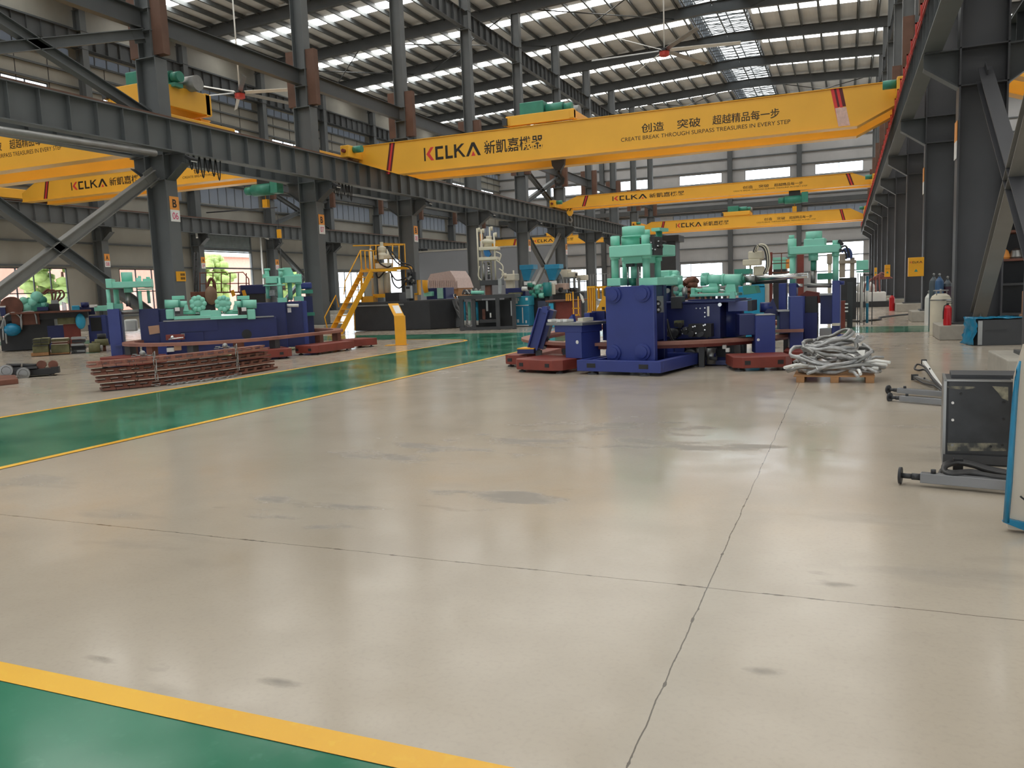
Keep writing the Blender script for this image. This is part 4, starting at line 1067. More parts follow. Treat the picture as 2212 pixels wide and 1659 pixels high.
for x, y in ((1504.5, 666), (1513, 666), (1523, 665), (1523, 675), (1523, 684)): dot(R, 'push_button', CHROME, FT, x, y, 1.5, -0.005, 0.02)
q = MB(); FT.bx(q, 1527.5, 662, 1532, 683, -0.03, 0.03); q.build('level_gauge', WHITE, R)
dot(R, 'filler_cap', CHROME, FT, 1556, 658, 4, -0.28, 0.06)
VM = P1(R, 'valve_manifold', BLACK, FT, (1487, 700, 1536, 728), -0.3, 0.25)
for i in range(14):
    rr = random.Random(i); x, y = rr.uniform(1442, 1533), rr.uniform(698, 728)
    dot(VM, 'solenoid_valve', BLACK if i % 3 else DARK, FT, x, y, rr.uniform(3, 7), -0.22, rr.uniform(0.1, 0.25))
for i in range(9):
    rr = random.Random(i+50); dot(VM, 'fitting', CHROME, FT, rr.uniform(1470, 1525), rr.uniform(700, 722), rr.uniform(1, 2.2), -0.42, 0.03)
hc(R, 'oil_pump', DARK, FT, 1440, 1470, 718, 9, -0.2); q = MB(); FT.bx(q, 1456, 693, 1472, 705, -0.25, 0.2); q.build('olive_coupling', OLIVE, R)
for x, c in ((1514, METAL), (1536, METAL)): C1(R, 'grey_cylinder', c, FT, x, 752, 786, 10, -0.35, 20)
q = MB(); a = FT.pt(1490, 770, -0.45); q.lathe(a, [(0.14, 0.3), (0.14, 0.02), (0.11, 0)], 20, FT.v); q.build('pump_motor', CHAR, R); dot(R, 'motor_cap', WHITE, FT, 1490, 770, 4, -0.45, 0.02); dot(R, 'motor_hub', BLACK, FT, 1490, 770, 1.6, -0.47, 0.006)
q = MB(); FT.bx(q, 1425, 778, 1570, 796, -0.35, 1.2, zmin=0.02); q.build('sump_base', NAVY, R)
for i in range(16):
    rr = random.Random(i+400); x, y = rr.uniform(1430, 1565), rr.uniform(752, 786); hc(R, 'under_pipe', (NAVY, DARK, CHAR, METAL)[i % 4], FT, x-8, x+8, y, rr.uniform(2.5, 6), rr.uniform(-0.5, 0.1), 12, y1=y+rr.uniform(-5, 5))
for x, y in ((1560, 745), (1567, 752)): P1(R, 'pale_fitting', WHITE, FT, (x, y, x+8, y+9), -0.5, 0.1, 0.01)
for x0, x1 in ((1428, 1455), (1448, 1478)): P1(R, 'base_plate', BLUE, FT, (x0, 746, x1, 790), -0.4+0.1*(x0 > 1430), 0.08, zmin=0.05)
hose(R, 'hose', BLACK, [FT.pt(1440, 690, -0.3), FT.pt(1455, 735, -0.4), FT.pt(1490, 738, -0.4), FT.pt(1530, 735, -0.35)], 0.03)

FI = Fr(-2.2, 17.0, math.radians(-6))
R = root('injection_unit', FI.w(0, 0, 1.2), 'mint green injection barrel with a bright steel shaft', 'machine')
hc(R, 'barrel', TEAL, FI, 1563, 1602, 604.5, 12.2, 0.0, 28)
hc(R, 'barrel_neck', TEAL, FI, 1528, 1563, 604, 10.5, 0.0, 24); hc(R, 'barrel_band', TEAL, FI, 1560, 1565, 604.5, 13.2, 0.0, 28)
q = MB(); q.lathe(FI.pt(1602, 604.5, 0.0), [(0.13, 0), (0.125, 0.02), (0.07, 0.03), (0.07, 0.06)], 24, FI.u); q.build('end_cover', TEALD, R)
hc(R, 'gear_housing', TEAL, FI, 1516, 1530, 603, 13, 0.0, 8); P1(R, 'housing_lug', TEAL, FI, (1516, 589, 1528, 600), -0.1, 0.2, 0.02); P1(R, 'housing_foot', TEALD, FI, (1512, 606, 1522, 618), -0.1, 0.2, 0.02)
q = MB(); q.prism([FI.pt(*p, -0.08) for p in ((1528, 626), (1552, 626), (1548, 612), (1532, 612))], FI.v*0.2); q.build('front_bracket', TEAL, R)
q = MB(); q.prism([FI.pt(*p, -0.1) for p in ((1562, 634), (1590, 634), (1588, 614), (1570, 614))], FI.v*0.25); q.build('rear_bracket', TEAL, R)
hc(R, 'slide_cylinder', TEAL, FI, 1518, 1552, 626.5, 6.5, -0.12, 18); hc(R, 'slide_rod', CHROME, FI, 1550, 1567, 627, 3, -0.12, 12); hc(R, 'slide_nose', TEAL, FI, 1500, 1520, 627, 4, -0.12, 14)
P1(R, 'slide_end', TEAL, FI, (1492, 622, 1500, 639), -0.2, 0.25, 0.01); P1(R, 'slide_bed', TEAL, FI, (1490, 634, 1592, 640), -0.25, 0.5, 0.01)
for k in range(7): P1(R, 'bed_bolt', DARK, FI, (1502+k*12, 640, 1507+k*12, 646), -0.2, 0.1)
P1(R, 'bed_rest', NAVY, FI, (1486, 646, 1598, 650), -0.28, 0.6)
q = MB(); q.prism([FI.pt(*p, -0.3) for p in ((1575, 645), (1588, 645), (1586, 630), (1577, 630))], FI.v*0.08); q.build('clevis', TEAL, R)
q = MB(); q.prism([FI.pt(*p, -0.15) for p in ((1604, 617), (1630, 617), (1635, 633), (1606, 637))], FI.v*0.4); q.build('hopper_tray', TEALD, R)
P1(R, 'lid_block', TEALD, FI, (1586, 581, 1620, 592), 0.25, 0.3)
hc(R, 'drive_coupling', METAL, FI, 1608, 1632, 603, 8, 0.12, 18); hc(R, 'steel_shaft', CHROME, FI, 1632, 1745, 602, 6, 0.12, 20, y1=594.5); hc(R, 'dark_shaft', CHAR, FI, 1625, 1700, 611, 4, 0.25, 16, y1=606)

# --- mint clamp head behind the slab
FC = Fr(-3.2, 17.2, math.radians(-12))
R = root('clamp_unit', FC.w(0, 0, 0.9), 'lumpy mint green clamp head between the slab press and the tank', 'machine')
P1(R, 'clamp_block', TEAL, FC, (1434, 596, 1456, 617), 0.0, 0.5, 0.02); P1(R, 'upper_block', TEAL, FC, (1424, 584, 1446, 600), 0.1, 0.5, 0.03)
for x, y, rp in ((1455, 602, 10), (1464, 608, 9), (1470, 622, 8), (1462, 630, 8), (1472, 637, 7)):
    a = FC.pt(x, y, 0.2); r = rp/100; q = MB(); q.ball(a, r, 14); q.build('cast_lobe', TEAL, R)
hc(R, 'cross_cylinder', TEAL, FC, 1440, 1466, 592, 7, 0.3, 16); C1(R, 'down_pipe', TEAL, FC, 1466, 615, 655, 6, 0.25, 16); C1(R, 'base_post', NAVY, FC, 1440, 617, 660, 10, 0.2, 4, zmin=0.9)
for x in (1443, 1461): dot(R, 'round_cover', METAL, FC, x, 624 if x > 1450 else 628, 5, -0.05, 0.05)
C1(R, 'grey_motor', METAL, FC, 1479, 621, 645, 6, 0.2, 16)

# --- right-hand press
FP = Fr(-0.62, 18.9, math.radians(-4))
R = root('hydraulic_press', FP.w(0, 0, 0), 'tall two-column mint and blue press behind the silver hose coil', 'press')
for x, y0, y1, zl in ((1712, 557, 610, 13), (1804.5, 552, 605, 12)):
    pass
cols = ((1713, 548, 612), (1808-0, 548, 606))
C1(R, 'column', TEAL, FP, 1712, 552, 614, 6.6, 0.0, 24); C1(R, 'column', TEAL, FP, 1805, 550, 608, 6.6, 0.0, 24)
P1(R, 'crosshead', TEAL, FP, (1705, 530, 1815, 547), -0.15, 0.45, 0.015)
q = MB(); FP.cy(q, 1711, 516, 548, 9.5, -0.05, 8); q.build('column_nut', TEAL, R); C1(R, 'nut_cap', TEAL, FP, 1710, 508, 517, 6, -0.05, 20); C1(R, 'column_collar', TEAL, FP, 1711, 547, 555, 9, 0.0, 20)
q = MB(); FP.cy(q, 1806, 519, 531, 8, 0.0, 8); q.build('column_nut', TEAL, R); C1(R, 'column_collar', TEAL, FP, 1805, 545, 554, 8, 0.0, 20)
q = MB(); FP.cy(q, 1758, 500, 520, 18, 0.05, 8); q.build('press_cylinder', TEAL, R)
P1(R, 'cylinder_base', TEAL, FP, (1736, 515, 1782, 532), -0.12, 0.4, 0.02)
C1(R, 'ram', TEAL, FP, 1757, 547, 563, 10.5, 0.05, 20); C1(R, 'ram_neck', TEALD, FP, 1757, 562, 584, 6, 0.05, 18); C1(R, 'plunger', METAL, FP, 1756, 584, 612, 5, 0.05, 16)
P1(R, 'leg', BLUE, FP, (1704, 612, 1720, 790), -0.12, 0.3, 0.01, zmin=0.0); P1(R, 'leg', BLUE, FP, (1797, 606, 1814, 760), -0.12, 0.3, 0.01, zmin=0.0)
P1(R, 'side_post', BLUE, FP, (1682, 612, 1698, 672), -0.2, 0.2, 0.01)
hc(R, 'cross_shaft', METAL, FP, 1744, 1796, 616.5, 5, -0.05, 18); hc(R, 'shaft_end', BLUE, FP, 1812, 1824, 611, 4.5, 0.0, 14); hc(R, 'shaft_end', CHROME, FP, 1721, 1734, 617, 4, 0.0, 14)
q = MB(); q.prism([FP.pt(*p, 0.2) for p in ((1722, 655), (1772, 655), (1768, 632), (1742, 628), (1728, 638))], FP.v*0.3); q.build('red_hood', REDB, R)
P1(R, 'dark_cavity', CHAR, FP, (1738, 640, 1765, 676), 0.1, 0.3); P1(R, 'mid_panel', NAVY, FP, (1772, 636, 1798, 700), 0.1, 0.3); P1(R, 'shelf', METAL, FP, (1770, 634, 1798, 638), 0.0, 0.4)
P1(R, 'inner_post', BLUE, FP, (1722, 640, 1738, 760), 0.0, 0.2, zmin=0.0); P1(R, 'lower_panel', NAVY, FP, (1738, 676, 1765, 760), -0.05, 0.3, zmin=0.0)
P1(R, 'white_bracket', CREAM, FP, (1797, 699, 1813, 704), -0.3, 0.25); hc(R, 'foot_roller', BLUE, FP, 1812, 1824, 729, 7, -0.1, 16); P1(R, 'pale_box', METAL, FP, (1770, 710, 1796, 726), -0.1, 0.3)
for pts in ([(1812, 538), (1826, 531), (1833, 545), (1834, 556)], [(1812, 545), (1822, 540), (1828, 550), (1828, 560)]): hose(R, 'hose', CHAR, [FP.pt(x, y, 0.1) for x, y in pts], 0.02)
for x, y in ((1815, 522), (1819, 527), (1816, 541)): dot(R, 'valve', BLACK, FP, x, y, 4, 0.0, 0.15)
# stations at the right end
FR = Fr(-1.4, 15.9, math.radians(14))
R = root('moulding_station', FR.w(0, 0, 0), 'plain navy box station on the red base behind the hose coil', 'machine')
P1(R, 'front_box', BLUE, FR, (1632, 681, 1675, 778), 0, 0.5, 0.012, zmin=0.24); P1(R, 'rear_box', NAVY, FR, (1597, 679, 1634, 724), 0.1, 0.6, 0.012)
P1(R, 'top_edge', METAL, FR, (1632, 679.5, 1675, 681), -0.01, 0.52); dot(R, 'white_tag', WHITE, FR, 1638, 734, 3.2, 0, 0.005)
FR2 = Fr(-0.95, 16.9, math.radians(10))
R = root('moulding_station', FR2.w(0, 0, 0), 'stepped navy station between the tall press and the plain box station', 'machine')
P1(R, 'body', NAVY, FR2, (1684, 672, 1724, 720), 0, 0.5, 0.01); P1(R, 'ledge', METAL, FR2, (1680, 670, 1710, 673), -0.05, 0.4); P1(R, 'post', BLUE, FR2, (1706, 640, 1735, 792), -0.1, 0.3, 0.01, zmin=0.24)
P1(R, 'rail_cover', RAILB, FR2, (1674, 712, 1736, 718), -0.25, 0.2)
hc(R, 'blue_motor', BLUE, FR2, 1642, 1668, 664, 11, 0.4, 20); q = MB(); q.prism([FR2.pt(*p, 0.3) for p in ((1648, 682), (1684, 682), (1670, 645))], FR2.v*0.1); q.build('gusset', NAVY, R)
FK = Fr(-1.1, 19.6, 0)
R = root('control_cabinet', FK.w(-0.9, 0, 0), 'bright cyan upright cabinet behind the injection barrel', 'cabinet')
P1(R, 'body', SKYBLUE, FK, (1595, 618, 1652, 690), 0, 0.6, 0.01, zmin=0.2); q = MB(); q.prism([FK.pt(*p, 0) for p in ((1622, 620), (1652, 620), (1650, 612), (1640, 606), (1628, 606))], FK.v*0.5); q.build('sloped_top', SKYBLUE, R); P1(R, 'pale_side', CREAM, FK, (1650, 612, 1658, 660), 0.05, 0.5); P1(R, 'plinth', WHITE, FK, (1572, 685, 1600, 690), -0.05, 0.4, zmin=None)
# ================================================================== RING MACHINE ON THE WINDOW SIDE
cx, cy0, cy1, rr = -16.85, 18.1, 20.5, 2.2
ring = [(cx+rr*math.cos(t), cy0+rr*math.sin(t)) for t in [PI+PI*i/18 for i in range(19)]]+[(cx+rr*math.cos(t), cy1+rr*math.sin(t)) for t in [PI*i/18 for i in range(19)]]
R = root('ring_track', (cx, 19.2, 0), 'oval brown rail track on red bases around the machine with two mint presses', 'machine base')
ring_rail(R, 'ring_rail', ring, 0.3, 0.52, 0.6, RAILB)
for i in range(0, 38, 3):
    x, y = ring[i]; q = MB(); q.box(x-0.1, x+0.1, y-0.1, y+0.1, 0.1, 0.52); q.build('rail_post', RUST if i % 2 else DARK, R)
for x0, x1, y0, y1, a in ((-15.6, -14.2, 17.2, 18.5, 0.9), (-14.7, -13.9, 18.9, 20.9, 0.0), (-18.2, -16.8, 15.3, 16.3, 0.1), (-14.9, -14.1, 21.2, 22.4, -0.4)): seg_base(R, x0, x1, y0, y1, a, 0.22)
FM = Fr(-17.0, 18.6, math.radians(42))
# left press
R = root('hydraulic_press', FM.pt(288, 785, 0), 'mint press on navy legs beside the cardboard sheet', 'press')
LG = P1(R, 'leg', BLUE, FM, (236, 667, 262, 772), 0.0, 0.5, 0.01, zmin=0.05); P1(R, 'leg', NAVY, FM, (263, 672, 266+0, 772), 0.0, 0.5, 0.01, zmin=0.05)
P1(R, 'leg', NAVY, FM, (302, 667, 345, 735), 0.35, 0.5, 0.01, zmin=0.05)
P1(R, 'foot_plate', NAVY, FM, (229, 771, 345, 782), -0.15, 0.9, 0.01, zmin=0.03)
hc(R, 'cross_shaft', METAL, FM, 243, 300, 676, 4.5, 0.2, 16, y1=672)
P1(R, 'white_drape', WHITE, FM, (268, 690, 296, 716), 1.2, 0.3, 0.05); P1(R, 'lower_box', NAVY, FM, (262, 745, 300, 772), 0.05, 0.4, zmin=0.05)
P1(R, 'ledge', BLUE, FM, (248, 744, 268, 747), -0.1, 0.2)
for x, y0, y1, rp, v in ((237, 625, 668, 4.5, 0.1), (254, 625, 668, 6, 0.6), (305, 628, 668, 4.2, 0.15), (322.5, 627, 655, 3.5, 0.7)): C1(R, 'column', TEAL, FM, x, y0, y1, rp, v, 20)
C1(R, 'ram', TEAL, FM, 278, 621, 632, 10, 0.4, 20); C1(R, 'plunger', METAL, FM, 278, 632, 662, 5.5, 0.4, 18)
P1(R, 'column_base', TEAL, FM, (231, 654, 244, 668), 0.0, 0.3); P1(R, 'column_base', TEAL, FM, (246, 656, 264, 668), 0.5, 0.3)
CH = P1(R, 'crosshead', TEAL, FM, (233, 608, 327, 621), 0.0, 0.8, 0.012)
P1(CH if False else R, 'end_cheek', TEAL, FM, (228, 602, 241, 622), -0.05, 0.9, 0.01); P1(R, 'end_cheek', TEAL, FM, (309, 602, 327, 621), 0.2, 0.7, 0.01)
q = MB(); FM.cy(q, 275, 588, 609, 12.5, 0.4, 8); q.build('press_cylinder', TEAL, R); C1(R, 'column_nut', TEAL, FM, 301, 600, 621, 6, 0.15, 12); C1(R, 'nut_cap', TEAL, FM, 301.5, 596, 601, 3.5, 0.15, 12); C1(R, 'nut_cap', TEAL, FM, 320, 598, 603, 4.5, 0.6, 12)
P1(R, 'stop_plate', TEAL, FM, (297, 623, 328, 625.5), 0.1, 0.6)
w = FM.pt(228, 780, -0.1); feet(R, [(w.x+0.1, w.y)], 0.09, 0.06)
# right press
FM2 = Fr(-16.4, 20.6, math.radians(42))
R = root('hydraulic_press', FM2.pt(630, 740, 0.2), 'mint press with white-wrapped parts beside the loading-door view', 'press')
P1(R, 'body', NAVY, FM2, (555, 652, 655, 730), 0.2, 0.9, 0.01, zmin=0.1); P1(R, 'leg', BLUE, FM2, (600, 653, 619, 735), 0.0, 0.3, 0.01, zmin=0.1); P1(R, 'leg', BLUE, FM2, (650, 650, 664, 715), 0.3, 0.5, 0.01, zmin=0.1); P1(R, 'corner_post', BLUE, FM2, (590, 655, 600, 735), -0.05, 0.2, zmin=0.1)
for x, y0, y1, rp, v in ((606, 600, 645, 5.5, 0.1), (580, 614, 645, 5, 0.6), (646, 611, 645, 6, 0.6), (628, 608, 648, 5, 0.5)): C1(R, 'column', TEAL, FM2, x, y0, y1, rp, v, 20)
P1(R, 'column_base', TEAL, FM2, (600, 643, 620, 653), 0.0, 0.35); P1(R, 'column_base', TEAL, FM2, (636, 640, 656, 650), 0.4, 0.35)
P1(R, 'crosshead', TEAL, FM2, (574, 596, 651, 611), 0.05, 0.7, 0.012); P1(R, 'end_cheek', TEAL, FM2, (568, 592, 582, 600), 0.2, 0.6)
q = MB(); q.prism([FM2.pt(*p, 0.2) for p in ((611, 600), (611, 578), (628, 578), (637, 597), (637, 600))], FM2.v*0.5); q.build('press_cylinder', TEAL, R)
for x, v in ((577, 0.5), (607, 0.1)): C1(R, 'column_nut', TEAL, FM2, x, 583, 598, 5, v, 10); C1(R, 'nut_cap', TEAL, FM2, x, 580, 584, 7, v, 10)
P1(R, 'end_cheek', TEAL, FM2, (637, 592, 652, 613), 0.3, 0.5, 0.01); P1(R, 'stop_plate', TEAL, FM2, (570, 614.5, 616, 617), 0.0, 0.6); P1(R, 'shadow_recess', TEALD, FM2, (598, 600, 615, 611), 0.03, 0.05)  # darker green block paints shade onto the crosshead
hc(R, 'wrapped_shaft', WHITE, FM2, 620, 645, 660, 3.5, -0.05, 12); P1(R, 'wrapped_part', WHITE, FM2, (597, 658, 609, 664), -0.05, 0.1); P1(R, 'white_label', SIGNW, FM2, (621, 665, 629, 675), -0.02, 0.01)
q = MB(); q.ball(FM2.pt(602, 682, -0.1), 0.1, 10, (0.6, 0.6, 1.4)); q.build('white_glove', WHITE, R)
for k in range(5): hose(R, 'wrapped_hose', SILVER, [FM2.pt(583, 628+k*2.6, 0.3), FM2.pt(592, 627+k*2.6, 0.2), FM2.pt(601, 629+k*2.6, 0.3)], 0.03)
# tank and mint injection heads
R = root('hydraulic_tank', FM.w(0, 0.2, 0), 'long navy tank inside the track of the two-press machine', 'tank')
P1(R, 'tank_body', NAVY, FM, (346, 690, 600, 762), 0.25, 1.2, 0.015, zmin=0.06); P1(R, 'upper_band', NAVY, FM, (360, 690, 470, 716), 0.22, 0.05); P1(R, 'left_box', NAVY, FM, (318, 668, 376, 730), 0.5, 0.8, 0.01, zmin=0.06)
P1(R, 'right_body', NAVY, FM, (552, 654, 618, 745), 0.7, 0.9, 0.01, zmin=0.06); P1(R, 'tank_lid', METAL, FM, (352, 687.5, 592, 690), 0.2, 1.25)
dot(R, 'inspection_hole', BLACK, FM, 533, 722, 11, 0.255, 0.012)
for x0, x1, c in ((362, 390, METAL), (400, 440, DARK)): P1(R, 'hatch', NAVY, FM, (x0, 718, x1, 745), 0.2, 0.04)
P1(R, 'leg_box', BLUE, FM, (338, 742, 360, 770), -0.3, 0.3, zmin=0.02); P1(R, 'low_step', NAVY, FM, (309, 762, 340, 776), -0.4, 0.4, zmin=0.02)
R = root('cardboard_sheet', FM.pt(333, 722, 0.15), 'tan cardboard sheet taped to the navy machine body', 'cardboard')
q = MB(); q.prism([FM.pt(*p, 0.3) for p in ((323, 723), (347, 719), (344, 702), (320, 705))], FM.v*0.01); q.build('sheet', CARD, R)
R = root('parts_box', FM.pt(378, 735, -0.1), 'red-brown toolbox with shiny parts on the rail of the two-press machine', 'box')
q = MB(); FM.bx(q, 358, 723, 398, 734, -0.6, 0.3); q.build('tray', REDB, R); q = MB(); FM.bx(q, 391, 721, 399, 727, -0.55, 0.2); q.build('grey_end', METAL, R); hc(R, 'shiny_part', CHROME, FM, 364, 396, 733, 1.5, -0.7, 10, y1=729); q = MB(); q.ball(FM.pt(372, 729, -0.65), 0.06, 8); q.build('bright_piece', CHROME, R)
R = root('box', FM.pt(378, 755, -0.3), 'two small brown and white boxes below the brown rail', 'box')
P1(R, 'brown_box', CARD, FM, (376, 746, 391, 757), -0.4, 0.3); P1(R, 'white_box', WHITE, FM, (360, 752, 376, 760), -0.35, 0.3)
FJ = Fr(-17.0, 18.9, math.radians(42))
def inj(lab, mirror, x0):
    s = -1 if mirror else 1; X = lambda d: x0+s*d
    R = root('injection_unit', FJ.pt(X(50), 690, 0), lab, 'machine')
    h2 = lambda nm, m, a, b, y, rp, v=0.1, n=20: hc(R, nm, m, FJ, X(a), X(b), y, rp, v, n)
    def p2(nm, m, r, v, d, bev=0.0): P1(R, nm, m, FJ, (min(X(r[0]), X(r[2])), r[1], max(X(r[0]), X(r[2])), r[3]), v, d, bev)
    h2('barrel', TEAL, 0, 30, 657, 9.5, 0.1, 26); h2('barrel_neck', TEAL, 30, 48, 657, 7); h2('neck_ring', TEALD, 30, 33, 657, 10)
    h2('lobed_head', TEAL, 58, 84, 655, 13, 0.1, 9); p2('head_boss', TEAL, (64, 640, 80, 650), 0.0, 0.4, 0.04)
    for i in range(9):
        a = 2*PI*i/9; c = FJ.pt(X(72), 656, 0.1); q = MB(); q.ball(c+Vector((0, 0, 0.17*math.sin(a)))+FJ.u*(0.16*math.cos(a))-FJ.v*0.1, 0.085, 10); q.build('cast_lobe', TEAL, R)
    h2('slide_cylinder', TEAL, 40, 70, 674, 5); h2('slide_rod', CHROME, 66, 80, 676, 2.6, 0.05, 12)
    p2('bed', TEAL, (20, 682, 100, 689), -0.1, 0.5, 0.01); p2('bed_block', TEAL, (76, 670, 100, 686), -0.05, 0.3, 0.02); p2('rear_foot', TEAL, (2, 668, 20, 690), -0.05, 0.3, 0.03)
    q = MB(); q.prism([FJ.pt(*t, 0.0) for t in ((X(40), 672), (X(52), 672), (X(49), 658), (X(43), 658))], FJ.v*0.12); q.build('bracket', TEAL, R)
    p2('white_tag', SIGNW, (22, 664, 32, 672), -0.12, 0.02); p2('motor_block', TEAL, (15, 639, 42, 647), 0.3, 0.3, 0.01); p2('dark_valve', CHAR, (22, 671, 33, 678), -0.1, 0.15)
inj('mint injection head pointing away from the cardboard sheet', False, 356)
inj('mirrored mint injection head beside the press with white-wrapped parts', True, 554)
# chained bundle of curved rails
R = root('rail_bundle', (-12.6, 13.0, 0), 'bundle of stacked curved brown rails chained together on the floor', 'rail bundle')
p0 = [Vector((-13.0, 11.0)), Vector((-12.35, 12.0)), Vector((-12.15, 13.4)), Vector((-12.3, 15.1))]
def bez(t, P): return sum((P[i]*([1, 3, 3, 1][i]*(t**i)*((1-t)**(3-i))) for i in range(4)), Vector((0, 0)))
for k in range(4):
    z = 0.04+0.15*k; q = MB(); n = 16; off = Vector((-0.04*k, 0.1-0.05*k))
    for dz, hh, ww in ((0, 0.04, 0.36), (0.07, 0.035, 0.2)):
        for i in range(n):
            a, c = bez(i/n, p0)+off, bez((i+1)/n, p0)+off; q.bar((a.x-0.15, a.y, z+dz), (c.x-0.15, c.y, z+dz), ww, hh)
    for i in range(0, n, 1):
        a = bez((i+0.5)/n, p0)+off; q.box(a.x-0.04, a.x+0.0, a.y-0.04, a.y+0.04, z, z+0.08)
    q.build('curved_rail', RUST if k < 3 else RAILB, R)
for t in (0.25, 0.72):
    a = bez(t, p0); q = MB()
    for i in range(16):
        s = i/16; pts = []
        w = [(-0.42, 0.6), (0.1, 0.6), (0.12, 0.02), (-0.42, 0.02)]
        L = s*4; j = int(L); f = L-j; b0, b1 = w[j % 4], w[(j+1) % 4]
        c = Vector((a.x-0.0+b0[0]+(b1[0]-b0[0])*f, a.y, b0[1]+(b1[1]-b0[1])*f+0.02)); d = Vector((b1[0]-b0[0], 0, b1[1]-b0[1])).normalized()*0.06
        e = Vector((0, 0.03, 0)) if i % 2 else Vector((0.02, 0, 0.02))
        q.tube([c-d+e, c+d+e, c+d-e, c-d-e], 0.011, 6, closed=True)
    q.build('chain', METAL, R)
    q = MB(); q.ball((a.x-0.2, a.y, 0.66), 0.06, 10); q.build('chain_hook', METAL, R)
q = MB()
for i in range(30):
    t = 0.3+0.4*i/30; a = bez(t, p0); c = Vector((a.x+0.18+0.03*math.sin(i), a.y, 0.02)); d = Vector((0.01, 0.05, 0.0)); e = Vector((0.03, 0, 0)) if i % 2 else Vector((0, 0, 0.018)); q.tube([c-d+e, c+d+e, c+d-e, c-d-e], 0.01, 6, closed=True)
q.build('loose_chain', METAL, R)

# ================================================================== STAIR, PLATFORM AND WHITE PRESS
F3 = Fr(-19.3, 32.3, math.radians(6))
R = root('machine_plinth', F3.w(0, 0, 0), 'dark grey many-sided machine plinth behind the yellow pedestal', 'machine base')
u0 = F3.px(768, 712, 0)[0]; u1 = F3.px(930, 712, 0)[0]
q = MB(); poly = [F3.w(u0, 0, 0.02), F3.w(u1, 0, 0.02), F3.w(u1+0.9, 0.9, 0.02), F3.w(u1+0.9, 3.2, 0.02), F3.w(u0, 3.2, 0.02)]; q.prism(poly, (0, 0, 1.26)); q.build('sides', CHAR, R, 0.01)
q = MB(); q.prism([p+Vector((0, 0, 1.26)) for p in poly], (0, 0, 0.06)); q.build('top_plate', DARK, R)
q = MB(); F3.bx(q, 770, 658, 872, 661, -0.05, 0.1); q.build('front_rail', METAL, R)
R = root('black_sheet', F3.w(u1+1.0, 0.9, 0), 'black plastic sheet slumped at the end of the grey plinth', 'sheet')
q = MB(); rr = random.Random(3); n = 8
G_ = [[F3.w(u1+0.85+0.75*(j/n)**1.5+0.06*rr.random(), 0.6+1.6*i/n, 1.25*(1-j/n)**1.3+0.06*rr.random()+0.01) for i in range(n+1)] for j in range(n+1)]
q.add([p for row in G_ for p in row], [(j*(n+1)+i, j*(n+1)+i+1, (j+1)*(n+1)+i+1, (j+1)*(n+1)+i) for i in range(n) for j in range(n)]); o = q.build('folds', BLACK, R); s_ = o.modifiers.new('solid', 'SOLIDIFY'); s_.thickness = 0.02
ST = Fr(-20.6, 29.9, math.radians(71.3))
R = root('staircase', (-20.6, 29.9, 0), 'yellow steel staircase with platform beside the grey plinth', 'staircase')
br = Vector(ST.pt(735, 722, 0)); tr = Vector(ST.pt(803, 587, 0)); br.z = 0.02
wl = ST.v*0.72
for o_, nm in ((Vector((0, 0, 0)), 'stringer'), (wl, 'stringer')):
    q = MB(); q.bar(br+o_, tr+o_, 0.05, 0.24); q.build(nm, SAFETY, R, 0.006)
for i in range(9):
    t = (i+0.7)/9.6; p = br.lerp(tr, t); q = MB(); q.hexa([p-ST.u*0.14, p+ST.u*0.12, p+ST.u*0.12+wl, p-ST.u*0.14+wl]+[a+Vector((0, 0, 0.035)) for a in (p-ST.u*0.14, p+ST.u*0.12, p+ST.u*0.12+wl, p-ST.u*0.14+wl)]); q.build('tread', SAFETY, R)
zt_ = tr.z
q = MB(); a = tr-ST.u*0.1; q.hexa([a+Vector((0, 0, d))+u_ for d in (0.0, 0.12) for u_ in (Vector((0, 0, 0)), ST.u*1.1-ST.v*0.6, ST.u*1.1+wl, wl)]); q.build('platform', SAFETY, R)
def rail(R, name, pts, r=0.028): q = MB(); q.tube(pts, r, 8); return q.build(name, SAFETY, R)
top = tr+wl; up = Vector((0, 0, 1.0))
rail(R, 'handrail', [br.lerp(tr, 0.45)+wl+Vector((0, 0, 0.5)), br.lerp(tr, 0.5)+wl+up*0.95, top+up, top+ST.u*1.0+up])
rail(R, 'handrail', [br+wl-ST.u*0.1+Vector((0, 0, 0.02)), br+wl-ST.u*0.25+up*0.75, br.lerp(tr, 0.22)+wl+up*1.1, br.lerp(tr, 0.28)+wl+up*0.4])
for d in (0, 0.25, 0.5, 0.75, 1.0): rail(R, 'guard_post', [top+ST.u*d, top+ST.u*d+up])
P_ = lambda x, y, v: F3.pt(x, y, v)
rail(R, 'guard_rail', [P_(762, 531, 0.6), P_(810, 530, 1.2), P_(872, 529, 1.8)]); rail(R, 'guard_rail', [P_(822, 526, 2.2), P_(874, 527, 2.0), P_(878, 640, 2.0)])
for x in (800, 812, 848, 862): rail(R, 'guard_post', [P_(x, 530, 1.2), P_(x, 576, 1.2)])
rail(R, 'support_post', [P_(764, 655, -0.2), P_(765, 662, -0.2), P_(767, 714, -0.2)]); rail(R, 'support_post', [P_(781, 580, 0.4), P_(781, 648, 0.4)], 0.06)
q = MB(); F3.bx(q, 845, 576, 880, 582, 1.6, 0.6); q.build('rear_platform', SAFETY, R); q = MB(); q.bar(P_(792, 580, 0.3), P_(806, 600, 0.3), 0.1, 0.08); q.build('knee_brace', SAFETY, R)
R = root('vertical_press', F3.w(0.2, 1.2, 1.34), 'cream vertical press with black hoses on the grey plinth', 'press')
v = 1.0
for x, c in ((806, CREAM), (843, CREAM)): C1(R, 'tie_column', c, F3, x, 537, 638, 2.3, v, 14)
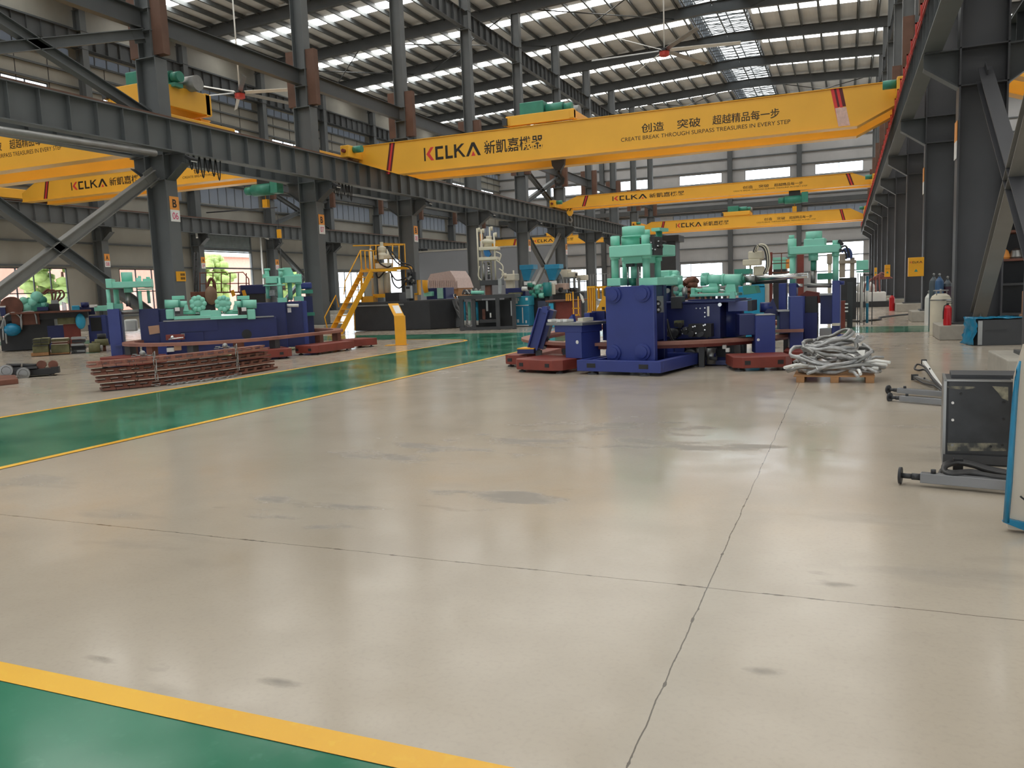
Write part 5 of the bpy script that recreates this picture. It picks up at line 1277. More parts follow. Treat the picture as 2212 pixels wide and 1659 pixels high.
C1(R, 'ram_column', CREAM, F3, 824, 592, 640, 5, v, 18); C1(R, 'ram_column', CREAM, F3, 836, 588, 640, 5, v+0.2, 18)
P1(R, 'middle_platen', CREAM, F3, (810, 568, 836, 580), v-0.3, 0.7, 0.03); P1(R, 'upper_platen', CREAM, F3, (805, 551, 843, 559), v-0.2, 0.5, 0.03)
q = MB(); a = F3.pt(826, 560, v); q.lathe(a, [(0.26, 0), (0.26, 0.2), (0.16, 0.3), (0.2, 0.42), (0.2, 0.55), (0.08, 0.62), (0.08, 0.8)], 20); q.build('top_cylinder', CREAM, R)
C1(R, 'nozzle_body', CREAM, F3, 825, 580, 592, 9, v, 18, r1=0.6)
for nm, pts in (('hose', [(838, 532), (850, 548), (866, 566), (890, 575), (896, 600)]), ('hose', [(836, 534), (848, 556), (864, 572), (886, 580), (892, 610)]), ('hose', [(815, 540), (818, 565), (835, 577), (845, 574)]), ('hose', [(812, 590), (818, 600), (832, 585)]), ('hose', [(842, 585), (856, 605), (878, 600)]), ('hose', [(845, 590), (850, 612), (864, 622), (882, 600)])):
    hose(R, nm, BLACK, [F3.pt(x, y, v-0.3-0.02*i) for i, (x, y) in enumerate(pts)], 0.035)
P1(R, 'yellow_base', SAFETY, F3, (806, 635, 832, 643), v-0.4, 0.8); P1(R, 'dark_base', CHAR, F3, (832, 632, 862, 645), v-0.4, 0.8, zmin=1.33); P1(R, 'base_frame', SAFETY, F3, (780, 640, 806, 647), v-0.6, 0.5, zmin=1.33)
R = root('valve_bank', F3.pt(888, 620, 0.6), 'bank of black valves with hoses on a stand beside the cream press', 'valve bank')
for i in range(10): rr = random.Random(i); dot(R, 'valve', BLACK if i % 3 else METAL, F3, rr.uniform(882, 896), rr.uniform(590, 612), rr.uniform(2, 4), 0.5, 0.15)
P1(R, 'back_plate', CHAR, F3, (880, 588, 898, 614), 0.5, 0.1); P1(R, 'stand', DARK, F3, (884, 614, 893, 655), 0.5, 0.1, zmin=1.33)
R = root('control_box', F3.pt(881, 630, 0.2), 'grey control box with a dark screen on the plinth corner', 'control box')
P1(R, 'case', METAL, F3, (876, 617, 887, 645), 0.2, 0.25, 0.01); q = MB(); F3.bx(q, 877, 619, 885, 624, 0.19, 0.01); q.build('screen', BLACK, R); P1(R, 'stand', DARK, F3, (879, 645, 884, 656), 0.25, 0.1, zmin=1.33)
R = root('yellow_bracket', F3.pt(896, 620, 1.2), 'orange-yellow open frame standing behind the control box', 'frame')
q = MB(); F3.bx(q, 893, 605, 904, 608, 1.2, 0.3); F3.bx(q, 893, 633, 904, 637, 1.2, 0.3); F3.bx(q, 901, 605, 904, 637, 1.2, 0.3); F3.bx(q, 893, 637, 896, 640, 1.2, 0.3, zmin=1.33); q.build('frame', SAFETY, R)
# yellow sign pedestal on the island
R = root('sign_pedestal', (-13.26, 22.56, 0), 'yellow information pedestal with a slanted panel on the floor island', 'pedestal')
FP2 = Fr(-13.26, 22.56, math.radians(14))
ua, ub, zz0, zz1 = FP2.rect(852.5, 682, 875, 745, 0)
q = MB(); FP2.box(q, ua, ub, 0, 0.12, 0.0, zz1); q.build('post', SAFETY, R, 0.008)
q = MB(); sl = [FP2.w(ua, 0, zz1), FP2.w(ub, 0, zz1), FP2.w(ub-0.28, 0.34, zz1+0.4), FP2.w(ua-0.28, 0.34, zz1+0.4)]
nrm = (sl[1]-sl[0]).cross(sl[3]-sl[0]).normalized(); q.prism([p-nrm*0.1 for p in sl], nrm*0.1); q.build('sloped_head', SAFETY, R, 0.006)
q = MB(); c = sum(sl, Vector())/4; q.prism([c+(p-c)*0.62+(sl[1]-sl[0])*0.12+nrm*0.003 for p in sl], nrm*0.004); q.build('white_panel', SIGNW, R)
q = MB(); FP2.box(q, ua-0.35, ub+0.02, -0.05, 0.3, 0.006, 0.015); q.build('base_plate', SAFETY, R)

# ================================================================== GREY BENCH FRAME WITH SECOND WHITE PRESS
F4 = Fr(-13.8, 31.2, math.radians(15))
R = root('bench_frame', F4.w(0, 0, 0), 'open dark grey bench frame holding the tall cream press', 'bench')
for x, v in ((997, 0), (1023, 0.02), (1075, 0), (1110, 0), (1000, 2.0), (1106, 2.0)): P1(R, 'leg', DARK, F4, (x-4, 640, x+4, 715), v, 0.15, zmin=0.0)
P1(R, 'top_beam', DARK, F4, (993, 637, 1112, 645), -0.02, 2.2); P1(R, 'bottom_beam', DARK, F4, (993, 706, 1112, 713), -0.02, 0.15, zmin=0.02); P1(R, 'shelf_plate', CHAR, F4, (1036, 690, 1073, 697), 0.1, 1.0); P1(R, 'back_plate', BLACK, F4, (1028, 648, 1106, 706), 1.2, 0.05)
for x, c in ((1004, SKYBLUE), (1015, TEAL), (1031, SKYBLUE)):
    g = C1(R, 'gas_bottle', c, F4, x, 652, 692, 3.2, 0.6, 14); C1(R, 'white_bottle_base', WHITE, F4, x, 692, 702, 3.2, 0.6, 14)
P1(R, 'hanging_part', RUST, F4, (1042, 668, 1048, 690), 0.4, 0.1); P1(R, 'hanging_part', METAL, F4, (1050, 650, 1054, 672), 0.4, 0.1); P1(R, 'hanging_part', WHITE, F4, (1058, 676, 1061, 686), 0.4, 0.1); P1(R, 'hanging_part', METAL, F4, (1103, 650, 1107, 682), 0.5, 0.1)
R = root('vertical_press', F4.w(-0.7, 0.8, 1.4), 'tall cream four-post press with a blue part, on the grey bench', 'press')
for x, y0, v in ((1035, 493, 0.6), (1044, 495, 1.1), (1062, 490, 1.1), (1071, 503, 0.6)): C1(R, 'post', CREAM, F4, x, y0, 605, 1.7, v, 12); C1(R, 'post_head', CREAM, F4, x, y0-1, y0+8, 2.6, v, 12)
P1(R, 'upper_platen', CREAM, F4, (1034, 533, 1075, 540), 0.5, 0.8, 0.02); P1(R, 'middle_platen', CREAM, F4, (1034, 555, 1074, 562), 0.5, 0.8, 0.02)
C1(R, 'top_cylinder', CREAM, F4, 1054, 516, 534, 9, 0.9, 20); C1(R, 'top_cap', CREAM, F4, 1056, 510, 517, 6, 0.9, 16); hc(R, 'side_valve', CREAM, F4, 1042, 1070, 522, 4, 0.7, 12)
q = MB(); q.prism([F4.pt(*p, 0.55) for p in ((1043, 535), (1053, 535), (1060, 549), (1055, 556), (1047, 552))], F4.v*0.3); q.build('blue_part', mat('cobalt_cover', srgb(30, 110, 170), 0.4), R)
C1(R, 'threaded_ram', CHROME, F4, 1056, 566, 603, 2.4, 0.7, 12)
for k in range(6): C1(R, 'ram_ring', DARK, F4, 1056, 569+k*6, 571+k*6, 2.9, 0.7, 12)
C1(R, 'ram_tube', METAL, F4, 1046, 568, 606, 2.6, 0.6, 12); P1(R, 'base_block', DARK, F4, (1036, 605, 1083, 616), 0.4, 0.9, 0.01); P1(R, 'neck', RUST, F4, (1048, 616, 1060, 633), 0.5, 0.4, zmin=1.38)
P1(R, 'switch_panel', METAL, F4, (1076, 602, 1083, 634), 0.3, 0.1)
for pts in ([(1071, 544), (1082, 550), (1078, 565)], [(1072, 562), (1086, 575), (1084, 595)], [(1036, 575), (1033, 595), (1040, 606)], [(1078, 580), (1088, 590), (1080, 605)]): hose(R, 'white_hose', CREAM, [F4.pt(x, y, 0.4) for x, y in pts], 0.025)
R = root('scrap_heap', F4.pt(1020, 632, 0.5), 'mint castings and grey hoses lying on the bench beside the tall cream press', 'parts')
for i in range(8):
    rr = random.Random(i+9); x = 1003+i*5; hose(R, 'loose_hose', METAL if i % 2 else DARK, [F4.pt(x-4, 636, 0.6), F4.pt(x, 626+rr.uniform(-2, 3), 0.5+rr.random()*0.4), F4.pt(x+5, 635, 0.6)], 0.04)
hc(R, 'mint_casting', TEAL, F4, 1018, 1046, 632, 4, 0.3, 14)
# partition behind
q = MB(); q.box(-44.2, -27.2, 80.0, 80.3, 0, 6.25); struct(q.build('wall_partition', mat('partition_grey', srgb(126, 128, 133), 0.6, var=0.03, scale=0.3)))
q = MB(); q.box(-44.2, -27.2, 79.95, 80.35, 6.25, 6.4); struct(q.build('trim_1', CONC))

# ================================================================== MACHINES AND STORES FARTHER BACK
FB = Fr(0, 35.0, 0)
def thing(name, lab, cat, F, anchor, v, group=None):
    w = F.pt(anchor[0], anchor[1], v); return root(name, (w.x, w.y, max(0.0, w.z)), lab, cat, group)
R = thing('control_cabinet', 'blue-cyan control cabinet with pale lettering marks beside the grey bench', 'cabinet', FB, (1126, 708), -1.5)
P1(R, 'body', HOPBLUE, FB, (1112, 660, 1142, 704), -1.5, 0.7, 0.01, zmin=0.03); P1(R, 'upper_door', mat('cyan_door', srgb(60, 160, 185), 0.4), FB, (1112, 640, 1142, 660), -1.5, 0.7, 0.01)
for x0, x1, y0, y1 in ((1114, 1118, 643, 656), (1119, 1121, 644, 650), (1135, 1140, 643, 649), (1128, 1130, 664, 698), (1117, 1121, 690, 697), (1135, 1138, 692, 698), (1112, 1142, 659, 660.5), (1112, 1142, 702, 704)):
    q = MB(); FB.bx(q, x0, y0, x1, y1, -1.51, 0.008); q.build('pale_mark', SIGNW, R)
for (x0, y0, x1, yb), lab, yv in (((1122, 572, 1152, 612), 'blue feed hopper nearer the tall cream press', 2.0), ((1176, 571, 1208, 612), 'blue feed hopper beside the curved grey hose', 1.5)):
    R = thing('feed_hopper', lab, 'hopper', FB, ((x0+x1)/2, 640), yv)
    P1(R, 'rim', HOPBLUE, FB, (x0, y0, x1, y0+10), yv, 0.62, 0.01)
    xm = (x0+x1)/2; a = [FB.pt(x0+3, y0+10, yv), FB.pt(x1-3, y0+10, yv), FB.pt(xm+6, y0+34, yv+0.2), FB.pt(xm-6, y0+34, yv+0.2)]
    q = MB(); D = Vector((0, 0.58, 0)); d2 = Vector((0, 0.2, 0)); q.hexa([a[3], a[2], a[2]+d2, a[3]+d2, a[0], a[1], a[1]+D, a[0]+D]); q.build('cone', HOPBLUE, R)
    C1(R, 'stand', DARK, FB, xm, y0+34, 700, 5, yv+0.3, 12, zmin=0.0)
    P1(R, 'slide_chute', WHITE, FB, (xm-5, y0+36, xm+8, y0+44), yv, 0.2)
R = thing('extruder', 'navy extruder with white and steel ends behind the cyan cabinet', 'machine', FB, (1115, 680), 0.5)
P1(R, 'bed', NAVY, FB, (1092, 622, 1135, 640), 0.5, 0.8, 0.01); P1(R, 'base', CHAR, FB, (1090, 640, 1150, 690), 0.6, 0.8, zmin=0.0); hc(R, 'barrel', WHITE, FB, 1128, 1142, 624, 5, 0.4, 14); hc(R, 'nozzle', CHAR, FB, 1142, 1150, 620, 7, 0.4, 14); P1(R, 'tray', OLIVE, FB, (1098, 632, 1126, 637), 0.3, 0.3)
R = thing('cream_machine', 'small cream machine with pipework over the navy extruder', 'machine', FB, (1100, 640), 1.8)
P1(R, 'head', CREAM, FB, (1088, 592, 1112, 606), 1.8, 0.6, 0.03); P1(R, 'neck', CREAM, FB, (1093, 606, 1108, 640), 2.0, 0.3, zmin=0.0); C1(R, 'stem', CREAM, FB, 1110, 584, 606, 1.5, 1.9, 10); C1(R, 'stem', CREAM, FB, 1092, 590, 600, 2.5, 1.8, 10)
R = thing('pump_cluster', 'green pump cluster with round flanges beside the teal drum', 'machine', FB, (1160, 660), -0.8)
for i in range(12): rr = random.Random(i+20); x, y = rr.uniform(1145, 1172), rr.uniform(612, 640); hc(R, 'pump_body', TEALD if i % 3 else TEAL, FB, x-5, x+5, y, rr.uniform(3, 6), -0.8+rr.uniform(0, 0.5), 12)
P1(R, 'stand', CHAR, FB, (1148, 640, 1178, 668), -0.6, 0.5, zmin=0.0); P1(R, 'motor', mat('slate_motor', srgb(70, 75, 95), 0.45), FB, (1162, 650, 1178, 672), -0.9, 0.3); P1(R, 'fittings', WHITE, FB, (1150, 608, 1156, 614), -0.9, 0.1)
R = thing('drum', 'teal upright drum in front of the second blue hopper', 'drum', FB, (1185, 650), -0.6)
C1(R, 'shell', mat('drum_teal', srgb(30, 125, 125), 0.35), FB, 1183, 610, 640, 9, -0.6, 24); C1(R, 'stand', CHAR, FB, 1183, 640, 690, 6, -0.6, 12, zmin=0.0); P1(R, 'pale_end', CREAM, FB, (1191, 612, 1197, 636), -0.5, 0.2, 0.02)
R = thing('cream_machine', 'cluster of cream gear housings with a curved grey hose', 'machine', FB, (1225, 640), 3.0)
P1(R, 'tall_housing', CREAM, FB, (1208, 582, 1226, 600), 3.0, 0.7, 0.04); P1(R, 'round_housing', CREAM, FB, (1225, 587, 1240, 600), 3.0, 0.7, 0.06); P1(R, 'small_housing', CREAM, FB, (1244, 594, 1264, 606), 3.2, 0.6, 0.05); P1(R, 'table', METAL, FB, (1206, 599, 1240, 602), 2.9, 0.9)
for x in (1210, 1228, 1240, 1250): P1(R, 'leg', METAL, FB, (x-2, 600, x+2, 632), 3.0, 0.15, zmin=0.0)
for x in (1216, 1221, 1245): C1(R, 'valve', CHAR, FB, x, 576 if x < 1240 else 590, 584 if x < 1240 else 596, 2, 3.1, 10)
hose(R, 'curved_hose', METAL, [FB.pt(x, y, 2.3) for x, y in ((1186, 605), (1192, 592), (1205, 589), (1214, 600), (1219, 622))], 0.06)
P1(R, 'pink_body', mat('pale_pink_paint', srgb(205, 175, 160), 0.5), FB, (1197, 612, 1222, 626), 2.2, 0.6, 0.04); P1(R, 'grey_base', DARK, FB, (1190, 632, 1262, 655), 2.4, 1.2, zmin=0.0)
for x in (1211, 1235, 1243): hc(R, 'black_wheel', BLACK, FB, x-3, x+4, 626, 5, 2.1, 14)
R = thing('red_brown_machine', 'red-brown box machine behind the white-padded mould station', 'machine', FB, (1222, 690), -3.0)
P1(R, 'body', REDB, FB, (1200, 652, 1240, 700), -3.0, 1.0, zmin=0.03); P1(R, 'top_plate', RUST, FB, (1178, 648, 1256, 651), -3.3, 1.4); P1(R, 'side_door', SKYBLUE, FB, (1186, 655, 1196, 700), -3.2, 0.05, zmin=0.03)
R = thing('yellow_guard', 'yellow railing cage standing beside the red-brown box machine', 'guard', FB, (1240, 680), -3.5)
q = MB()
for x, y0, y1 in ((1223, 636, 650), (1227, 634, 650), (1232, 636, 650), (1238, 630, 682), (1249, 640, 682)): FB.bx(q, x-1, y0, x+1, y1, -3.5, 0.05)
FB.bx(q, 1222, 634, 1233, 636, -3.5, 0.05); FB.bx(q, 1236, 679, 1252, 682, -3.5, 0.05); FB.bx(q, 1236, 665, 1252, 667, -3.5, 0.04); FB.bx(q, 1237, 682, 1239, 690, -3.5, 0.05, zmin=0.0)
q.build('bars', SAFETY, R); q = MB(); q.prism([FB.pt(*p, -3.3) for p in ((1252, 633), (1259, 640), (1262, 652), (1259, 655), (1254, 643))], (0, 0.03, 0)); q.build('white_shield', WHITE, R)
R = thing('railing', 'thin grey railing far behind the yellow guard cage', 'railing', FB, (1290, 625), 8)
q = MB()
for x in (1275, 1281, 1288, 1306, 1312): FB.bx(q, x-0.6, 592, x+0.6, 615, 8, 0.04)
FB.bx(q, 1274, 591, 1315, 592.5, 8, 0.04); FB.bx(q, 1275, 615, 1276.2, 640, 8, 0.04, zmin=0.0); FB.bx(q, 1311, 615, 1312.2, 640, 8, 0.04, zmin=0.0); q.build('bars', METAL, R)
# between the columns on the window side
R = thing('covered_stack', 'stack of rolls under a fringed pale pink cover by the grey partition', 'stack', FB, (955, 630), 9)
pp = mat('pinkish_cover', srgb(200, 180, 175), 0.8, var=0.12, scale=12, bump=0.6)
q = MB(); q.prism([FB.pt(*p, 9) for p in ((924, 604), (930, 592), (972, 585), (982, 600), (990, 622), (984, 624), (926, 620))], (0, 2.2, 0)); q.build('cover', pp, R)
for k in range(16): x = 926+k*4; P1(R, 'fringe', pp, FB, (x, 606, x+2, 622), 8.95, 0.05)
P1(R, 'pallet', WOOD, FB, (926, 622, 990, 640), 9.1, 2.0, zmin=0.0)
R = thing('machine_tool', 'navy machine with a pale green control panel beside the fringed stack', 'machine', FB, (938, 680), 3.5)
P1(R, 'body', NAVY, FB, (922, 622, 964, 690), 3.5, 1.0, 0.02, zmin=0.0); P1(R, 'panel', mat('pale_green_panel', srgb(150, 195, 180), 0.5), FB, (944, 622, 956, 645), 3.4, 0.1, 0.01); P1(R, 'mint_bracket', TEAL, FB, (915, 630, 932, 640), 3.2, 0.4, 0.02)
q = MB(); q.tube([FB.pt(*p, 3.0) for p in ((918, 605), (918, 620), (921, 632))], [0.16, 0.14, 0.12], 12); q.build('yellow_arm', SAFETY, R)
R = thing('parts_table', 'green-edged table of steel pipe ends beyond the navy machine', 'table', FB, (972, 680), 4.5)
P1(R, 'top', mat('green_edge', srgb(40, 90, 60), 0.5), FB, (955, 648, 995, 654), 4.5, 1.2); P1(R, 'lower_shelf', DARK, FB, (960, 662, 995, 680), 4.6, 1.0, zmin=0.1)
for x in (958, 992): P1(R, 'leg', DARK, FB, (x-1.5, 654, x+1.5, 690), 4.6, 0.1, zmin=0.0)
for i in range(9): rr = random.Random(i+70); hc(R, 'pipe_end', CHROME if i % 2 else CHAR, FB, 962+i*3.6-1, 962+i*3.6+1, 634+rr.uniform(0, 10), 3, 4.4, 12)
# right of the middle: cream press, red post, mint machine and pipes
FD = Fr(0, 32, 0)
R = thing('cream_machine', 'cream machine head with looping hoses above the injection barrel', 'machine', FD, (1630, 590), 0)
P1(R, 'block', CREAM, FD, (1604, 560, 1642, 573), 0, 0.8, 0.03); P1(R, 'upper_block', CREAM, FD, (1616, 542, 1648, 560), 0.1, 0.6, 0.05); C1(R, 'post', CREAM, FD, 1621, 573, 600, 2, 0.2, 10, zmin=0.0); P1(R, 'body', CREAM, FD, (1627, 575, 1650, 595), 0.2, 0.5, 0.05); P1(R, 'pedestal', DARK, FD, (1622, 595, 1650, 640), 0.3, 0.5, zmin=0.0)
for k in range(4): hose(R, 'hose', CREAM if k % 2 else CHAR, [FD.pt(x+k*2, y-k, -0.1) for x, y in ((1628, 545), (1634, 532), (1648, 534), (1655, 550), (1656, 575), (1650, 592))], 0.04)
R = thing('red_post', 'red-brown steel post frame beside the cream machine head', 'frame', FD, (1664, 640), 1)
P1(R, 'post', REDB, FD, (1660, 545, 1668, 640), 1, 0.2, zmin=0.0); q = MB()
FD.bx(q, 1668, 546, 1702, 548, 1, 0.05); FD.bx(q, 1658, 568, 1704, 570, 1, 0.05); FD.bx(q, 1687, 546, 1689, 590, 1, 0.05); FD.bx(q, 1668, 562, 1700, 563, 1, 0.04); FD.bx(q, 1668, 587, 1705, 590, 1, 0.1); q.build('railing', RUST, R); P1(R, 'post', REDB, FD, (1722, 548, 1736, 640), 1.5, 0.3, zmin=0.0)
R = thing('mint_machine', 'mint machine box behind the thin rust-brown railing', 'machine', FD, (1684, 640), 3)
P1(R, 'body', TEAL, FD, (1669, 556, 1698, 582), 3, 1.0, 0.02); P1(R, 'base', CHAR, FD, (1670, 582, 1698, 640), 3, 1.0, zmin=0.0); P1(R, 'orange_panel', ORANGE, FD, (1698, 560, 1706, 580), 2.9, 0.3)
R = thing('vertical_machine', 'slim grey-beige column machine in front of the bright end door', 'machine', FD, (1792, 620), 5)
C1(R, 'column', CREAM, FD, 1792, 570, 600, 4, 5, 12, zmin=0.0); P1(R, 'head', mat('beige_paint', srgb(165, 155, 140), 0.5), FD, (1786, 548, 1798, 570), 4.9, 0.4, 0.02); P1(R, 'mint_bed', TEALD, FD, (1765, 590, 1800, 604), 4.6, 0.6, 0.02)
R = thing('beige_machine', 'beige bridge-shaped machine with blue hoses beside the end door', 'machine', FD, (1830, 640), 2)
be = MATS['beige_paint']
P1(R, 'bridge', be, FD, (1812, 562, 1850, 569), 2, 0.8, 0.02); P1(R, 'upright', be, FD, (1813, 548, 1826, 600), 2.1, 0.6, 0.02, zmin=None); P1(R, 'upright', be, FD, (1836, 556, 1846, 606), 2.1, 0.6, 0.02); P1(R, 'base', CHAR, FD, (1812, 600, 1850, 680), 2.0, 0.9, zmin=0.0)
for k in range(2): hose(R, 'hose', mat('blue_hose', srgb(60, 80, 130), 0.4), [FD.pt(x+k*6, y, 1.9) for x, y in ((1818, 545), (1826, 538), (1832, 545), (1833, 558))], 0.05)
R = thing('mint_machine', 'mint green box machine on a dark pipe frame near the yellow control boxes', 'machine', FD, (1865, 700), -2.0)
P1(R, 'box', TEAL, FD, (1850, 562, 1876, 583), -2.0, 0.7, 0.02); P1(R, 'table', TEALD, FD, (1850, 585, 1878, 588), -2.1, 0.9); q = MB()
for x in (1853, 1858, 1867, 1884): FD.bx(q, x-1, 590, x+1, 690, -2.1, 0.06, zmin=0.0)
FD.bx(q, 1864, 592, 1886, 595, -2.1, 0.06); q.build('pipe_frame', CHAR, R)
for x, c in ((1861, WHITE), (1873, HOPBLUE)): C1(R, 'hanging_tube', c, FD, x, 596, 680, 3, -1.9, 12, zmin=0.05)
C1(R, 'white_band', WHITE, FD, 1873, 628, 655, 3.4, -1.9, 12)
R = thing('red_stand', 'red-brown frame with small white labels beside the tall two-column press', 'frame', FD, (1825, 690), -4.0)
P1(R, 'post', REDB, FD, (1815, 650, 1826, 695), -4.0, 0.3, zmin=0.0); P1(R, 'post', DARK, FD, (1830, 610, 1842, 690), -3.8, 0.4, zmin=0.0)
for y in (655, 663, 671): q = MB(); FD.bx(q, 1825, y, 1832, y+3, -4.05, 0.02); q.build('white_label', SIGNW, R)
R = thing('hose_heap', 'heap of rusty brown hoses and castings behind the mint clamp head', 'heap', FD, (1495, 640), -4.0)
for i in range(16):
    rr = random.Random(i+200); x = rr.uniform(1466, 1520); y = rr.uniform(606, 640)
    hose(R, 'brown_hose', BROWNB, [FD.pt(x-8, y+rr.uniform(-3, 6), -4+rr.random()*0.8), FD.pt(x, y-rr.uniform(2, 6), -4.2+rr.random()), FD.pt(x+9, y+rr.uniform(-2, 6), -4+rr.random()*0.8)], rr.uniform(0.05, 0.1))
P1(R, 'stillage', RUST, FD, (1466, 636, 1530, 660), -4.0, 1.2, zmin=0.0)
R = thing('black_duct', 'black square machine tower behind the mint press head', 'machine', FD, (1460, 620), 12)
P1(R, 'tower', CHAR, FD, (1425, 520, 1460, 640), 12, 1.2, 0.02, zmin=0.0); P1(R, 'cap', BLACK, FD, (1425, 508, 1466, 522), 11.8, 1.6, 0.02)
R = root('power_cable', fl(1850, 690, 0), 'black cable trailing over the floor to the dark columns', 'cable')
hose(R, 'cable', BLACK, [fl(x, y, 0.03) for x, y in ((1820, 692), (1850, 694), (1880, 692), (1902, 690), (1900, 686), (1930, 682), (1972, 678))], 0.035)

# pale pipe frame with two lamps over the loading door
R = root('lamp_frame', (-46.2, 54, 0), 'pale pipe frame with lamps over the open loading door', 'lamp frame')
X_ = -46.9; a_ = [atX(x, y, X_) for x, y in ((424, 501), (500, 504), (562, 509))]
q = MB(); q.tube(a_, 0.06, 8); q.build('pipe', WHITE, R)
q = MB(); q.tube([a_[2], Vector((X_, a_[2].y, 0.0))], 0.07, 8); q.build('pipe', WHITE, R)
for p_, d_ in ((a_[0], Vector((0.5, -0.5, -0.5))), (a_[2], Vector((0.4, 0.6, -0.3)))):
    q = MB(); q.bar(p_, p_+d_, 0.16, 0.1); q.build('lamp', WHITE, R, 0.01)
# ================================================================== STORES ON THE WINDOW SIDE
FL = Fr(-24.5, 20.2, math.radians(48))
def thingL(name, lab, cat, anchor, v, F=FL):
    w = F.pt(anchor[0], anchor[1], v); return root(name, (w.x, w.y, max(0.0, w.z)), lab, cat)
R = thingL('crate_pallet', 'pallet with a stack of olive moulds, end nearest the hose bundle', 'pallet', (85, 770), 0)
P1(R, 'pallet_board', WOOD, FL, (67, 762, 105, 770), 0, 0.9, zmin=0.02)
for i, (x0, x1, y0, y1) in enumerate(((70, 104, 745, 762), (71, 88, 732, 745), (88, 106, 730, 744))): P1(R, 'mould_block', OLIVE, FL, (x0, y0, x1, y1), 0.05, 0.7, 0.015)
for y in (733, 739, 746): P1(R, 'dark_plate', CHAR, FL, (69, y, 104, y+1.6), 0.0, 0.75)
R = thingL('crate_pallet', 'middle olive and rust mould stack on the floor beyond the pallet', 'pallet', (130, 768), 0.2)
for i, (x0, x1, y0, y1, m) in enumerate(((110, 150, 744, 762, OLIVE), (112, 150, 736, 744, RUST), (110, 149, 732, 737, OLIVE), (108, 150, 762, 767, WOOD))): P1(R, 'mould_block', m, FL, (x0, y0, x1, y1), 0.3, 0.7, 0.015, zmin=0.02 if y1 > 765 else None)
for y in (731, 738, 743): P1(R, 'pale_edge', CREAM, FL, (110, y, 146, y+1.2), 0.27, 0.72)
R = thingL('plate_stack', 'stack of dark steel plates between the olive moulds and the green motor', 'stack', (170, 765), 0.4)
for i in range(5): P1(R, 'steel_plate', CHAR if i % 2 else METAL, FL, (153+i % 2*2, 728+i*7, 186-i % 3*2, 733+i*7), 0.4, 0.6, 0.006)
P1(R, 'base_block', BLACK, FL, (154, 748, 184, 764), 0.4, 0.6, zmin=0.0)
R = thingL('electric_motor', 'greenish rusty motor lying on the floor by the navy press leg', 'motor', (205, 767), 0.2)
hc(R, 'body', OLIVE, FL, 192, 216, 752, 11, 0.3, 18); hc(R, 'shaft_housing', METAL, FL, 214, 222, 752, 7, 0.3, 14); P1(R, 'foot', TEALD, FL, (186, 762, 214, 769), 0.2, 0.5, zmin=0.0); P1(R, 'terminal_box', OLIVE, FL, (198, 738, 208, 744), 0.3, 0.2)
R = thingL('flanged_casting', 'rust-brown flanged casting standing behind the greenish motor', 'casting', (222, 758), 1.0)
C1(R, 'body', OLIVE, FL, 220, 732, 746, 16, 1.0, 20, r1=0.9); C1(R, 'foot', RUST, FL, 221, 746, 760, 9, 1.0, 16, zmin=0.0); C1(R, 'top_flange', CHAR, FL, 220, 721, 732, 10, 1.0, 18)
# long dark machine behind
FL2 = Fr(-29.5, 22.0, math.radians(48))
R = thingL('ring_machine', 'long dark machine with navy, red and olive panels behind the mould stacks', 'machine', (100, 750), 0, FL2)
P1(R, 'table', RUST, FL2, (20, 672, 195, 676), -0.3, 2.4); P1(R, 'rim', CHAR, FL2, (10, 676, 190, 690), 0.1, 2.0); P1(R, 'body', CHAR, FL2, (0, 690, 120, 755), 0.3, 2.0, zmin=0.03)
P1(R, 'navy_panel', NAVY, FL2, (103, 703, 138, 735), 0.2, 0.3, zmin=0.03); P1(R, 'red_panel', REDB, FL2, (138, 700, 174, 735), 0.2, 0.3, zmin=0.03); P1(R, 'olive_box', OLIVE, FL2, (124, 686, 162, 700), 0.1, 0.4)
q = MB(); q.ball(FL2.pt(25, 712, 0.0), 0.28, 12, (1.5, 1, 0.9)); q.build('blue_wrapping', WRAP, R); q = MB(); q.ball(FL2.pt(174, 694, 0.0), 0.2, 12, (0.8, 1, 1.6)); q.build('blue_bag', SKYBLUE, R)
P1(R, 'dark_shelf', RUST, FL2, (25, 678, 85, 702), 0.0, 0.4)
for pts in ([(8, 735), (8, 690), (20, 678), (34, 677), (46, 690), (46, 712)], [(46, 712), (46, 680), (52, 675), (74, 675), (80, 700)], [(2, 710), (10, 690), (14, 735), (16, 742)]): hose(R, 'grey_hose', METAL, [FL2.pt(x, y, -0.1) for x, y in pts], 0.035)
R = thingL('mint_machine', 'deep green castings on the dark machine before the window', 'machine', (80, 672), 0.4, FL2)
for i in range(14): rr = random.Random(i+300); x, y = 50+i*3.6+rr.uniform(-3, 3), rr.uniform(642, 666); q = MB(); q.ball(FL2.pt(x, y, 0.5+rr.random()*0.4), rr.uniform(0.12, 0.26), 10); q.build('casting_lobe', TEALD if i % 3 else TEAL, R)
P1(R, 'base', TEALD, FL2, (58, 656, 100, 672), 0.4, 0.6); P1(R, 'navy_tray', NAVY, FL2, (80, 663, 104, 671), 0.1, 0.3)
R = thingL('orange_drum', 'dark round drum with an orange rear half by the window', 'drum', (30, 672), 0.4, FL2)
q = MB(); q.lathe(FL2.pt(25, 663, 0.3), [(0.38, 0), (0.4, 0.05), (0.4, 0.4)], 24, FL2.v); q.build('drum', RUST, R); P1(R, 'orange_cover', ORANGE, FL2, (34, 648, 47, 672), 0.4, 0.5, 0.03); P1(R, 'white_lid', WHITE, FL2, (0, 661, 12, 664), 0.2, 0.3); P1(R, 'blue_can', NAVY, FL2, (0, 664, 12, 683), 0.2, 0.3)
R = thingL('hose_fitting', 'black valve block with looping brown hoses on the dark machine', 'valve block', (115, 672), 0.4, FL2)
